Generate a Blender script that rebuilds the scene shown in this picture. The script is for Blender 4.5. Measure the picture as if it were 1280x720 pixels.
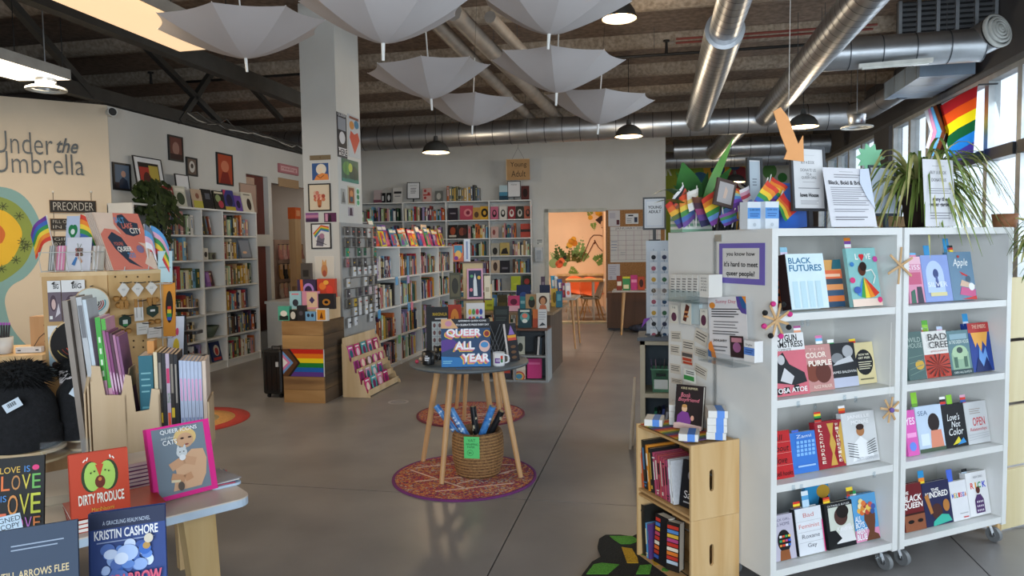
import bpy,math,random
from mathutils import Vector,Matrix
for o in list(bpy.data.objects):bpy.data.objects.remove(o,do_unlink=True)
SC=bpy.context.scene
COL=SC.collection
R=math.radians
# ------------------------------------------------------------------ camera
FPX,EYE=889.35,1.55
PITCH,ROLL,YAW=R(3.306),R(.8866),R(11.715)
def _axes():
    cp,sp=math.cos(PITCH),math.sin(PITCH)
    fwd,right,down=Vector((0,cp,-sp)),Vector((1,0,0)),Vector((0,-sp,-cp))
    cr,sr=math.cos(ROLL),math.sin(ROLL)
    r2,d2=right*cr+down*sr,down*cr-right*sr
    Z=Matrix.Rotation(YAW,3,'Z')
    return Z@r2,Z@d2,Z@fwd
CR,CD,CF=_axes()
CO=Vector((0,0,EYE))
cam_data=bpy.data.cameras.new('camera');cam=bpy.data.objects.new('camera',cam_data);COL.objects.link(cam)
cam_data.sensor_width=36;cam_data.lens=FPX/1280*36;cam_data.clip_start=.05;cam_data.clip_end=200
m=Matrix((CR,-CD,-CF)).transposed().to_4x4();m.translation=CO;cam.matrix_world=m
SC.camera=cam
# ------------------------------------------------------------------ world, daylight, exposure
SC.view_settings.view_transform='Standard';SC.view_settings.look='None'
SC.view_settings.gamma=1;SC.view_settings.use_curve_mapping=False
SC.view_settings.exposure=0.22
world=bpy.data.worlds.new('sky');SC.world=world;world.use_nodes=True
bg=world.node_tree.nodes['Background']
bg.inputs[0].default_value=(.80,.90,1,1);bg.inputs[1].default_value=1.6
def area(name,loc,target,sx,sy,power,col,spread=180):
    l=bpy.data.lights.new(name,'AREA');l.shape='RECTANGLE';l.size=sx;l.size_y=sy;l.energy=power;l.color=col
    l.spread=R(spread)
    o=bpy.data.objects.new(name,l);COL.objects.link(o);o.location=loc
    o.rotation_euler=(Vector(target)-Vector(loc)).to_track_quat('-Z','Y').to_euler()
    return o
area('daylight_storefront',(1.2,-3.75,1.9),(1.0,5,1.4),4.6,2.8,370,(.82,.92,1))
area('daylight_windows',(4.1,7.0,2.0),(0,6.6,1.0),8.5,2.2,200,(.88,.95,1))
# ------------------------------------------------------------------ pixel helpers (points on real planes)
def ray(x,y):return CR*((x-640)/FPX)+CD*((y-360)/FPX)+CF
def gz(x,y,z=0.0):
    d=ray(x,y);return CO+d*((z-EYE)/d.z)
def px(x,y,X):
    d=ray(x,y);return CO+d*(X/d.x)
def py(x,y,Y):
    d=ray(x,y);return CO+d*(Y/d.y)
def pl(x,y,P,th):  # th: rotz (deg) of a face whose local x runs along it
    n=Vector((-math.sin(R(th)),math.cos(R(th)),0));d=ray(x,y)
    return CO+d*(n.dot(Vector((P[0],P[1],EYE))-CO)/n.dot(d))
def pj(P):
    v=Vector(P)-CO;c=v.dot(CF);return 640+FPX*v.dot(CR)/c,360+FPX*v.dot(CD)/c
# ------------------------------------------------------------------ materials
def lin(c):
    if isinstance(c,str):
        c=c.lstrip('#');c=tuple(int(c[i:i+2],16)/255 for i in(0,2,4))
    return tuple((v/12.92 if v<=.04045 else((v+.055)/1.055)**2.4)for v in c)
_M={}
def M(c,rough=.55,metal=0.0,kind='plain',name=None,scale=8.0,amt=.12,c2=None,bump=0.0,emit=0.0,alpha=1.0,coat=0.0,stretch=(1,1,1)):
    key=(c,rough,metal,kind,scale,amt,c2,bump,emit,alpha,coat,stretch)
    if key in _M:return _M[key]
    m=bpy.data.materials.new(name or kind);m.use_nodes=True;nt=m.node_tree;N=nt.nodes;L=nt.links
    b=N['Principled BSDF'];b.inputs['Roughness'].default_value=rough;b.inputs['Metallic'].default_value=metal
    if coat:b.inputs['Coat Weight'].default_value=coat;b.inputs['Coat Roughness'].default_value=.15
    if kind=='flat' or name in('book_cover','book_spine','card_stock','zine_cover','spine'):b.inputs['Specular IOR Level'].default_value=.22
    a=lin(c);bc=b.inputs['Base Color']
    if emit:
        b.inputs['Emission Color'].default_value=(*a,1);b.inputs['Emission Strength'].default_value=emit
    if alpha<1:b.inputs['Alpha'].default_value=alpha
    if kind=='flat':
        bc.default_value=(*a,1)
    else:
        tc=N.new('ShaderNodeTexCoord');mp=N.new('ShaderNodeMapping');L.new(tc.outputs['Object'],mp.inputs[0])
        nz=N.new('ShaderNodeTexNoise');nz.inputs['Scale'].default_value=scale;nz.inputs['Detail'].default_value=5
        ramp=N.new('ShaderNodeValToRGB')
        b2=lin(c2)if c2 else tuple(v*(1-amt)for v in a)
        a2=a if c2 else tuple(min(1,v*(1+amt*.6))for v in a)
        ramp.color_ramp.elements[0].position=.35;ramp.color_ramp.elements[1].position=.65
        ramp.color_ramp.elements[0].color=(*b2,1);ramp.color_ramp.elements[1].color=(*a2,1)
        if kind=='wood':  # long grain along local z unless stretch says otherwise
            st=stretch if stretch!=(1,1,1)else(1,1,.08)
            mp.inputs['Scale'].default_value=st;nz.inputs['Detail'].default_value=8;nz.inputs['Distortion'].default_value=.6
        else:
            mp.inputs['Scale'].default_value=stretch
        L.new(mp.outputs[0],nz.inputs['Vector']);L.new(nz.outputs[0],ramp.inputs[0]);L.new(ramp.outputs[0],bc)
        if bump:
            bp=N.new('ShaderNodeBump');bp.inputs['Strength'].default_value=bump;bp.inputs['Distance'].default_value=.02
            L.new(nz.outputs[0],bp.inputs['Height']);L.new(bp.outputs[0],b.inputs['Normal'])
    _M[key]=m;return m
def mglass(name='clear_glass',tint=(.95,.98,1),gl=.08):
    if name in _M:return _M[name]
    m=bpy.data.materials.new(name);m.use_nodes=True;nt=m.node_tree;N=nt.nodes
    N.remove(N['Principled BSDF']);t=N.new('ShaderNodeBsdfTransparent');t.inputs[0].default_value=(*tint,1)
    g=N.new('ShaderNodeBsdfGlossy');g.inputs['Roughness'].default_value=.03
    f=N.new('ShaderNodeLayerWeight');f.inputs[0].default_value=gl
    x=N.new('ShaderNodeMixShader');nt.links.new(f.outputs['Facing'],x.inputs[0]);nt.links.new(t.outputs[0],x.inputs[1]);nt.links.new(g.outputs[0],x.inputs[2])
    nt.links.new(x.outputs[0],N['Material Output'].inputs[0]);_M[name]=m;return m
P_=lambda c:M(c,.5,kind='flat',name='print')  # flat printed colour
WHITE=M('#d9dad8',.45,name='white_laminate',amt=.04,scale=3)
PINE=M('#d9bb8c',.55,kind='wood',name='pine',c2='#c39c66',scale=9)
PLY=M('#d6bd98',.6,kind='wood',name='plywood',c2='#c3a67c',scale=7)
BLACK=M('#17181a',.4,name='black_plastic')
CHROME=M('#b4b8bd',.36,.95,name='galvanised',amt=.12,scale=4)
PAPER=M('#e9e6df',.8,name='paper',amt=.05,scale=30)
# ------------------------------------------------------------------ mesh builder
class MB:
    def __init__(s):s.v=[];s.f=[];s.mi=[];s.sm=[];s.mats=[]
    def mat(s,m):
        if m not in s.mats:s.mats.append(m)
        return s.mats.index(m)
    def add(s,vs,fs,m,smooth=False,T=None):
        k=len(s.v);i=s.mat(m)
        s.v+=[tuple(T@Vector(p))if T is not None else tuple(p)for p in vs]
        for f in fs:s.f.append([k+j for j in f]);s.mi.append(i);s.sm.append(smooth)
        return s
    def box(s,x0,x1,y0,y1,z0,z1,m,T=None):
        vs=[(x0,y0,z0),(x1,y0,z0),(x1,y1,z0),(x0,y1,z0),(x0,y0,z1),(x1,y0,z1),(x1,y1,z1),(x0,y1,z1)]
        return s.add(vs,[(0,3,2,1),(4,5,6,7),(0,1,5,4),(1,2,6,5),(2,3,7,6),(3,0,4,7)],m,False,T)
    def bar(s,a,b,w,h,m,up=(0,0,1)):  # rectangular bar from a to b
        a,b=Vector(a),Vector(b);d=(b-a).normalized();u=Vector(up)
        if abs(d.dot(u))>.98:u=Vector((0,1,0))
        x=d.cross(u).normalized()*(w/2);y=x.cross(d).normalized()*(h/2)
        vs=[a-x-y,a+x-y,a+x+y,a-x+y,b-x-y,b+x-y,b+x+y,b-x+y]
        return s.add(vs,[(0,3,2,1),(4,5,6,7),(0,1,5,4),(1,2,6,5),(2,3,7,6),(3,0,4,7)],m)
    def cyl(s,a,b,r0,r1,m,n=16,caps=True):
        a,b=Vector(a),Vector(b);d=(b-a).normalized();u=Vector((0,0,1))if abs(d.z)<.95 else Vector((1,0,0))
        x=d.cross(u).normalized();y=x.cross(d)
        ring=lambda c,r:[c+(x*math.cos(2*math.pi*i/n)+y*math.sin(2*math.pi*i/n))*r for i in range(n)]
        A,B=ring(a,r0),ring(b,r1)
        s.add(A+B,[(i,(i+1)%n,n+(i+1)%n,n+i)for i in range(n)],m,True)
        if caps:
            s.add(A,[tuple(range(n))],m);s.add(B,[tuple(reversed(range(n)))],m)
        return s
    def tube(s,pts,r,m,n=6):
        pts=[Vector(p)for p in pts]
        for i in range(len(pts)-1):s.cyl(pts[i],pts[i+1],r,r,m,n,caps=(i in(0,len(pts)-2)))
        return s
    def lathe(s,prof,m,n=24,c=(0,0,0),smooth=True):
        vs=[];c=Vector(c)
        for r,z in prof:vs+=[c+Vector((r*math.cos(2*math.pi*i/n),r*math.sin(2*math.pi*i/n),z))for i in range(n)]
        fs=[(k*n+i,k*n+(i+1)%n,(k+1)*n+(i+1)%n,(k+1)*n+i)for k in range(len(prof)-1)for i in range(n)]
        return s.add(vs,fs,m,smooth)
    def ball(s,c,r,m,n=10,k=6,sz=(1,1,1)):
        c=Vector(c);vs=[];fs=[]
        for j in range(k+1):
            t=math.pi*j/k
            vs+=[c+Vector((r*sz[0]*math.sin(t)*math.cos(2*math.pi*i/n),r*sz[1]*math.sin(t)*math.sin(2*math.pi*i/n),-r*sz[2]*math.cos(t)))for i in range(n)]
        fs=[(j*n+i,j*n+(i+1)%n,(j+1)*n+(i+1)%n,(j+1)*n+i)for j in range(k)for i in range(n)]
        return s.add(vs,fs,m,True)
    def prism(s,poly,y0,y1,m,T=None,smooth=False):  # poly in local x,z, extruded along y (front y0)
        n=len(poly)
        vs=[(p[0],y0,p[1])for p in poly]+[(p[0],y1,p[1])for p in poly]
        s.add(vs,[tuple(range(n)),tuple(reversed(range(n,2*n)))],m,False,T)
        return s.add(vs,[(i,n+i,n+(i+1)%n,(i+1)%n)for i in range(n)],m,smooth,T)
    def slab(s,poly,z0,z1,m):  # poly in x,y, extruded along z
        n=len(poly);vs=[(p[0],p[1],z0)for p in poly]+[(p[0],p[1],z1)for p in poly]
        return s.add(vs,[tuple(reversed(range(n))),tuple(range(n,2*n))]+[(i,(i+1)%n,n+(i+1)%n,n+i)for i in range(n)],m)
    def mesh(s,name):
        me=bpy.data.meshes.new(name);me.from_pydata(s.v,[],s.f)
        for m in s.mats:me.materials.append(m)
        me.polygons.foreach_set('material_index',s.mi);me.polygons.foreach_set('use_smooth',s.sm);me.update()
        return me
    def build(s,name,parent=None,loc=(0,0,0),rot=(0,0,0),bevel=0):
        o=bpy.data.objects.new(name,s.mesh(name));COL.objects.link(o);o.location=loc;o.rotation_euler=rot
        if parent:o.parent=parent
        if bevel:
            b=o.modifiers.new('bevel','BEVEL');b.width=bevel;b.segments=2;b.limit_method='ANGLE'
        return o
def tag(o,label,cat,group=None):
    o['label']=label;o['category']=cat
    if group:o['group']=group
    return o
def thing(name,label,cat,loc=(0,0,0),rz=0.0,group=None,tilt=0.0,roll=0.0):
    o=bpy.data.objects.new(name,None);COL.objects.link(o);o.empty_display_size=.05
    o.location=loc;o.rotation_euler=(R(-tilt),R(roll),R(rz))
    return tag(o,label,cat,group)
def struct(o):o['kind']='structure';return o
# ------------------------------------------------------------------ flat print: shapes and lettering on a face (local x right, z up, looking along +y)
_T={}
def text_geo(body,bold,shear):
    k=(body,bold,shear)
    if k not in _T:
        cu=bpy.data.curves.new('lettering','FONT');cu.body=body;cu.size=1;cu.align_x='LEFT';cu.resolution_u=3;cu.offset=bold;cu.shear=shear
        cu.space_line=.9
        ob=bpy.data.objects.new('lettering',cu);me=bpy.data.meshes.new_from_object(ob)
        vs=[v.co.copy()for v in me.vertices];fs=[tuple(p.vertices)for p in me.polygons]
        bpy.data.objects.remove(ob);bpy.data.curves.remove(cu);bpy.data.meshes.remove(me)
        x0=min((v.x for v in vs),default=0);x1=max((v.x for v in vs),default=1);y0=min((v.y for v in vs),default=0);y1=max((v.y for v in vs),default=1)
        _T[k]=([((v.x-x0)/max(1e-6,x1-x0),(v.y-y0)/max(1e-6,y1-y0))for v in vs],fs,(x1-x0)/max(1e-6,y1-y0))
    return _T[k]
def art(parent,w,h,items,y=0.0,z0=0.0,x0=None,pname='cover_print',tname='lettering',T=None):
    """items: ('r',x0,y0,x1,y1,col) ('e',cx,cy,rx,ry,col) ('p',pts,col) ('l',pts,width,col) ('t',text,x0,y0,x1,y1,col[,bold,shear]); unit coords"""
    ox=-w/2 if x0 is None else x0
    A,B=MB(),MB();d=y;nt_=sum(i[0]=='t' for i in items);few_a,few_b=2<=len(items)-nt_<=4,2<=nt_<=5
    for it in items:
        if few_a and it[0]!='t' and A.f:A.build(pname,parent);A=MB()
        if few_b and it[0]=='t' and B.f:B.build(tname,parent);B=MB()
        d-=.00035;k=it[0]
        pt=lambda p:(ox+p[0]*w,d,z0+p[1]*h)
        if k=='r':
            _,a,b,c,e,col=it;A.add([pt((a,b)),pt((c,b)),pt((c,e)),pt((a,e))],[(0,1,2,3)],P_(col))
        elif k=='e':
            _,a,b,c,e,col=it;n=20
            A.add([pt((a+c*math.cos(2*math.pi*i/n),b+e*math.sin(2*math.pi*i/n)))for i in range(n)],[tuple(range(n))],P_(col))
        elif k=='p':
            A.add([pt(p)for p in it[1]],[tuple(range(len(it[1])))],P_(it[2]))
        elif k=='l':
            pts,wd,col=it[1:]
            for(p,q)in zip(pts[:-1],pts[1:]):
                dx,dy=(q[0]-p[0])*w,(q[1]-p[1])*h;l=math.hypot(dx,dy)or 1;nx,ny=-dy/l*wd/2,dx/l*wd/2
                P0,Q0=pt(p),pt(q)
                A.add([(P0[0]-nx,d,P0[2]-ny),(Q0[0]-nx,d,Q0[2]-ny),(Q0[0]+nx,d,Q0[2]+ny),(P0[0]+nx,d,P0[2]+ny)],[(0,1,2,3)],P_(col))
        elif k=='t':
            tx,a,b,c,e,col=it[1:7];bold=it[7]if len(it)>7 else 0.0;sh=it[8]if len(it)>8 else 0.0
            vs,fs,asp=text_geo(tx,bold,sh)
            if e is None:e=b+(c-a)*w/asp/h
            B.add([pt((a+p[0]*(c-a),b+p[1]*(e-b)))for p in vs],fs,P_(col))
    out=[]
    if A.f:out.append(A.build(pname,parent))
    if B.f:out.append(B.build(tname,parent))
    return out
def lines(n,x0,x1,y0,y1,col='#55565a',th=.35):  # rows of small print as thin bars
    out=[]
    for i in range(n):
        t=y1-(y1-y0)*(i+.5)/n;hh=(y1-y0)/n*th/2;e=x1-(x1-x0)*(.0,.12,.05,.2,.02,.3)[i%6]
        out.append(('r',x0,t-hh,e,t+hh,col))
    return out
# ------------------------------------------------------------------ books
def cover_mesh(w,h,t,col,spine=None,page='#e8e2d4',hard=True):
    c,p=MB(),MB();b=.0025 if hard else .001;o=.003 if hard else 0
    m=M(col,.5,name='book_cover',amt=.05);sm=M(spine,.5,name='book_spine',amt=.05)if spine else m
    c.box(-w/2,w/2,0,b,0,h,m);c.box(-w/2,w/2,t-b,t,0,h,m);c.box(-w/2-.0005,-w/2+b,0,t,0,h,sm)
    p.box(-w/2+b,w/2-o-.001,b,t-b,o+.0005,h-o-.0005,M(page,.8,name='pages',kind='plain',scale=1.0,stretch=(1,400,1),amt=.15))
    return c,p
def face_book(name,label,x0,x1,yb,yt,z,th,tilt,t,col,items,cat='book',group=None,spine=None,base=None,off=None,markers=(),hard=True,w=None,h=None,roll=0.0):
    """a book standing face-out on height z; pixel box gives its place and size on that surface"""
    xc=(x0+x1)/2
    P=Vector(base)if base is not None else gz(xc,yb,z)
    P.z=z
    if w is None:w=(pl(x1,yb,P,th)-pl(x0,yb,P,th)).length
    if h is None:
        a=R(tilt);bk=Vector((-math.sin(R(th)),math.cos(R(th)),0));lo,hi=.02,1.2
        for _ in range(40):
            mid=(lo+hi)/2;q=P+bk*(mid*math.sin(a))+Vector((0,0,mid*math.cos(a)))
            if pj(q)[1]>yt:lo=mid
            else:hi=mid
        h=lo
    P=P+Vector((0,0,t*math.sin(R(tilt))+.0008))
    o=thing(name,label,cat,P,th,group,tilt,roll)
    c,p=cover_mesh(w,h,t,col,spine,hard=hard)
    c.build('cover',o);p.build('page_block',o)
    if items:art(o,w,h,items,0)
    for(mx,cols,mh)in markers:
        k=MB();mw=.02/1
        for i,cc in enumerate(cols):
            k.box((mx-.5)*w-mw,(mx-.5)*w+mw,t*.5,t*.5+.0006,h-.01+mh*i/len(cols),h-.01+mh*(i+1)/len(cols),P_(cc))
        k.build('page_marker',o)
    return o
# one shared spine-book mesh, coloured per object
def _objcol(name,dark=1.0,rough=.45,mode='color'):
    m=bpy.data.materials.new(name);m.use_nodes=True;N=m.node_tree.nodes;L=m.node_tree.links;b=N['Principled BSDF'];b.inputs['Roughness'].default_value=rough
    oi=N.new('ShaderNodeObjectInfo')
    if mode=='color':
        nz=N.new('ShaderNodeTexNoise');nz.inputs['Scale'].default_value=14
        tc=N.new('ShaderNodeTexCoord');L.new(tc.outputs['Object'],nz.inputs['Vector'])
        mx=N.new('ShaderNodeMix');mx.data_type='RGBA';mx.blend_type='MULTIPLY';mx.inputs[0].default_value=.25
        L.new(oi.outputs['Color'],mx.inputs[6]);L.new(nz.outputs[0],mx.inputs[7]);L.new(mx.outputs[2],b.inputs['Base Color'])
    else:
        rp=N.new('ShaderNodeValToRGB');rp.color_ramp.interpolation='CONSTANT'
        cols=['#d8d2c0','#e7e7e4','#c9a23c','#15161a','#b63a35','#e8d9a0','#dfe6ee','#3b6f9c']
        e=rp.color_ramp.elements
        while len(e)<len(cols):e.new(0)
        for i,cc in enumerate(cols):e[i].position=i/len(cols);e[i].color=(*lin(cc),1)
        L.new(oi.outputs['Random'],rp.inputs[0]);L.new(rp.outputs[0],b.inputs['Base Color'])
    return m
SPINE_M,BAND_M=_objcol('book_cloth'),_objcol('spine_print',mode='rand')
def _spine_mesh(variant):
    b=MB();pg=M('#ddd5c3',.85,name='pages',amt=.1,scale=40)
    # unit book: x thickness 0..1, y depth 0..1 (spine at y=0), z height 0..1
    n=6
    arc=[(i/n,-.02*math.sin(math.pi*i/n))for i in range(n+1)]
    vs=[(x,y,0)for x,y in arc]+[(x,y,1)for x,y in arc]
    b.add(vs,[(i,i+1,n+2+i,n+1+i)for i in range(n)],SPINE_M,True)
    b.box(0,.09,0,1,0,1,SPINE_M);b.box(.91,1,0,1,0,1,SPINE_M);b.box(.09,.91,.0,.97,.012,.988,pg)
    def band(z0,z1,xa=.18,xb=.82):b.box(xa,xb,-.026,-.01,z0,z1,BAND_M)
    if variant==0:band(.86,.89,.1,.9);band(.35,.78,.38,.62)
    elif variant==1:band(.12,.15,.1,.9);band(.4,.85,.3,.7);band(.05,.09,.3,.7)
    elif variant==2:band(.55,.82,.25,.75);band(.2,.45,.42,.58)
    else:band(.3,.9,.4,.6);band(.08,.16,.3,.7)
    return b.mesh('spine_book')
SPINE_MESH=[_spine_mesh(i)for i in range(4)]
PALETTE=[('dark navy','#24304a'),('black','#1d1d20'),('brick red','#8e3430'),('cream','#d9cfb4'),('white','#d8d8d4'),('teal','#2f6a70'),('olive','#6d6a3a'),('grey','#77787a'),
           ('brown','#5b4030'),('mustard yellow','#c49a34'),('orange','#c0642e'),('sky blue','#6fa3c4'),('plum','#54304f'),('dusty pink','#c08a8c'),('forest green','#2f4c36'),('tan','#a98a63'),('crimson','#a32838'),('pale green','#a8bf9a'),('slate blue','#4b5d78'),('lilac','#9c8db4')]
ORD=['first','second','third','fourth','fifth','sixth','seventh','eighth','ninth','tenth','eleventh','twelfth','thirteenth','fourteenth','fifteenth','sixteenth','seventeenth','eighteenth','nineteenth','twentieth','twenty-first','twenty-second','twenty-third','twenty-fourth','twenty-fifth','twenty-sixth','twenty-seventh','twenty-eighth','twenty-ninth','thirtieth']
def spine_row(rng,O,th,a,b,z,hmax,depth,where,group,pal=None,tmin=.016,tmax=.042,inset=.03,hmin=.6):
    """upright books from a to b along a shelf (local x); O = front-left origin of the case, faces -y local"""
    ux=Vector((math.cos(R(th)),math.sin(R(th)),0));uy=Vector((-math.sin(R(th)),math.cos(R(th)),0))
    x=a;i=0;lastc=None;out=[]
    while True:
        t=rng.uniform(tmin,tmax)
        if x+t>b:break
        nm,c=rng.choice(pal or PALETTE)
        while nm==lastc:nm,c=rng.choice(pal or PALETTE)
        lastc=nm
        h=hmax*rng.uniform(hmin,.95);dp=min(depth,h*.68)
        o=bpy.data.objects.new('book',SPINE_MESH[rng.randrange(4)]);COL.objects.link(o)
        p=O+ux*x+uy*(inset+rng.uniform(0,.02));o.location=(p.x,p.y,z+.0005)
        o.rotation_euler=(0,0,R(th));o.scale=(t,dp,h)
        o.color=(*lin(c),1)
        tag(o,'%s book, %s from left, %s'%(nm,ORD[i],where),'book',group)
        x+=t+.0008;i+=1;out.append(o)
    return x
def spine_bulk(rng,mb,O,th,a,b,z,hmax,depth,tmin=.018,tmax=.05,pal=None,inset=.03,hmin=.6):
    x=a
    ux=Vector((math.cos(R(th)),math.sin(R(th)),0));uy=Vector((-math.sin(R(th)),math.cos(R(th)),0))
    while True:
        t=rng.uniform(tmin,tmax)
        if x+t>b:break
        nm,c=rng.choice(pal or PALETTE);h=hmax*rng.uniform(hmin,.95)
        p=O+ux*x+uy*(inset+rng.uniform(0,.02));T=Matrix.Translation((p.x,p.y,z))@Matrix.Rotation(R(th),4,'Z')
        mb.box(0,t,0,min(depth,.68*h),0,h,M(c,.5,name='book_cover',amt=.08),T)
        if rng.random()<.7:mb.box(t*.3,t*.7,-.002,0,h*rng.uniform(.3,.5),h*rng.uniform(.7,.9),P_(rng.choice(['#d8d2c0','#e7e7e4','#c9a23c','#b63a35','#1a1b20'])),T)
        x+=t+.001
    return x
# ================================================================== SETTING
CEIL=4.2
XW=3.6  # window wall
WALLM=M('#c9c8c3',.8,name='wall_paint',amt=.04,scale=2)
WARMLIT=M('#d8c8b0',.8,name='warm_lit_white_paint',amt=.04,scale=2)  # white wall with the warm lamplight put into its colour
DARKW=M('#55565a',.8,name='charcoal_paint',amt=.08,scale=2)
SHELL=M('#4a4541',.9,name='dark_shell')
# floor: polished concrete slabs with saw-cut joints
conc=M('#85817f',.36,name='polished_concrete',c2='#747170',scale=1.6,bump=.01)
fl=struct(MB().box(-10,XW+.1,-3.6,19.6,-.12,-.03,M('#2a2826',.9,name='joint_filler')).build('floor'))
xe=[-9.96,-.80,1.49,XW];ye=[-3.5,4.21,10.31,14.24,19.5]
for i in range(len(xe)-1):
    for j in range(len(ye)-1):
        MB().box(xe[i]+.0035,xe[i+1]-.0035,ye[j]+.0035,ye[j+1]-.0035,-.05,0,conc).build('floor_slab',fl)
# ceiling: sprayed deck with ribs
deck=M('#8a7768',.95,name='sprayed_deck',c2='#6d5d50',scale=14,bump=.5)
rib=M('#a89a8a',.95,name='sprayed_rib',c2='#857767',scale=22,bump=.6)
cl=struct(MB().box(-10,XW+.1,-3.6,19.6,CEIL,CEIL+.15,deck).build('ceiling'))
for k in range(15):
    y=-2.6+k*1.5
    MB().add([(x,y+dy,CEIL-dz)for x in(-10,XW)for dy,dz in((-.13,0),(-.10,.10),(-.03,.15),(.05,.15),(.11,.10),(.14,0))],
             [(i,i+1,i+7,i+6)for i in range(5)],rib,True).build('ceiling_rib',cl)
# unseen outer wall, added to stop sky light leaking in, and the far wall
struct(MB().box(-10.1,-10,-3.6,19.6,0,CEIL,SHELL).build('wall_outer_light_stop'))
fw=struct(MB().box(-10,XW,19.5,19.6,0,CEIL,WALLM).build('wall_far'))
# storefront behind the viewer
sf=struct(MB().box(-10,XW,-3.6,-3.5,0,.35,DARKW).box(-10,XW,-3.6,-3.5,3.35,CEIL,DARKW).box(-10,-3.4,-3.6,-3.5,.35,3.35,DARKW).build('wall_front'))
for k in range(6):
    x=-3.4+k*1.38
    MB().box(x,x+.08,-3.6,-3.5,.35,3.35,M('#9aa0a4',.4,.6,name='aluminium')).build('mullion',sf)
# left walls: white wall at an angle, tinted for its warm lamplight, grey wall behind it
CX,CY,WT=-6.0,6.905,3.187
cd=Vector((-.695,-.719,0))
e=Vector((CX,CY,0))+cd*3.2
WARMLIT_TH=46.0
Tc=Matrix.Translation((CX,CY,0))@Matrix.Rotation(R(WARMLIT_TH),4,'Z')
wl=struct(MB().box(-3.2,.02,0,.14,0,WT,WARMLIT,Tc).build('wall_left'))
struct(MB().box(e.x-.12,e.x,-3.6,e.y,0,WT,WARMLIT).build('wall_left_front'))
wlr=MB().box(CX-.14,CX,CY,9.62,0,WT,WALLM)
wlr.box(CX-.14,CX,10.22,10.32,0,WT,WALLM).box(CX-.14,CX,9.62,10.22,2.70,WT,WALLM)
wlr.box(CX-.14,CX,10.32,11.75,2.62,WT,WALLM).box(CX-.14,CX,11.75,14.0,0,WT,WALLM)
wlr.box(CX-.14,CX,9.62,10.22,1.62,1.80,WALLM).box(CX-.14,CX,9.62,10.22,.0,.30,WALLM)
struct(wlr.build('wall_left_rear'))
redp=M('#5f2c22',.6,name='dark_red_panel',amt=.15,scale=4)
w1=struct(MB().box(CX-.12,CX-.08,9.62,10.22,1.80,2.70,redp).build('window_1'))
MB().box(CX-.10,CX-.05,9.66,9.92,1.84,2.66,M('#b79a86',.8,name='peach_panel')).build('pane',w1)
w2=struct(MB().box(CX-.12,CX-.08,9.62,10.22,.30,1.62,redp).build('window_2'))
MB().box(CX-.10,CX-.05,9.66,9.80,.34,1.58,M('#b79a86',.8,name='peach_panel')).build('pane',w2)
PINKW=M('#c9a895',.8,name='pink_paint',amt=.05,scale=2)
struct(MB().box(-7.9,-7.8,9.9,14.1,0,WT,PINKW).box(-7.8,CX-.14,14.0,14.1,0,WT,PINKW).box(-7.8,CX-.14,9.9,10.0,0,WT,PINKW).build('wall_alcove'))
# column
colm=struct(MB().box(-3.80,-3.392,7.2,7.82,0,CEIL,WALLM).build('column'))
# rear wall, slightly turned, with doorway
RP=gz(757,404);RTH=6.8
ru=Vector((math.cos(R(RTH)),math.sin(R(RTH)),0));rv=Vector((-math.sin(R(RTH)),math.cos(R(RTH)),0))
def rs(x,y=300):return(pl(x,y,RP,RTH)-RP).dot(ru)
RT=3.68
Tr=Matrix.Translation((RP.x,RP.y,0))@Matrix.Rotation(R(RTH),4,'Z')
dl,dr,sR=rs(684),rs(757.5),rs(832,200)
rw=MB().box(-7.2,dl,0,.16,0,RT,WALLM,Tr).box(dl,dr,0,.16,2.25,RT,WALLM,Tr).box(dr,sR,0,.16,0,RT,WALLM,Tr)
struct(rw.build('wall_rear'))
tr=M('#b9b9ae',.6,name='door_trim')
for n,(a,b,z0,z1)in enumerate([(dl-.05,dl+.03,0,2.29),(dl-.05,dr+.02,2.22,2.29)]):
    struct(MB().box(a,b,-.015,.0,z0,z1,tr,Tr).build('trim_%d'%(n+1)))
struct(MB().box(dl,dr,-.04,.20,0,.035,M('#d9c7a2',.6,name='pale_threshold'),Tr).build('trim_3'))
# room beyond the doorway
PEACH=M('#ecc9a8',.8,name='peach_paint',amt=.03,scale=2)
pw=struct(MB().box(-4.0,dr+.2,4.0,4.1,0,3.2,PEACH,Tr).box(-4.1,-4.0,.16,4.1,0,3.2,PEACH,Tr).box(dr+.10,dr+.2,.16,4.1,0,3.2,PEACH,Tr).build('wall_back_room'))
struct(MB().box(-4.1,dr+.2,.16,4.1,3.2,3.25,PEACH,Tr).build('ceiling_back_room'))
l=area('back_room_light',Tr@Vector((-1.2,1.9,3.1)),Tr@Vector((-1.2,1.9,0)),1.6,.5,62,(1,.88,.72))
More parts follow.
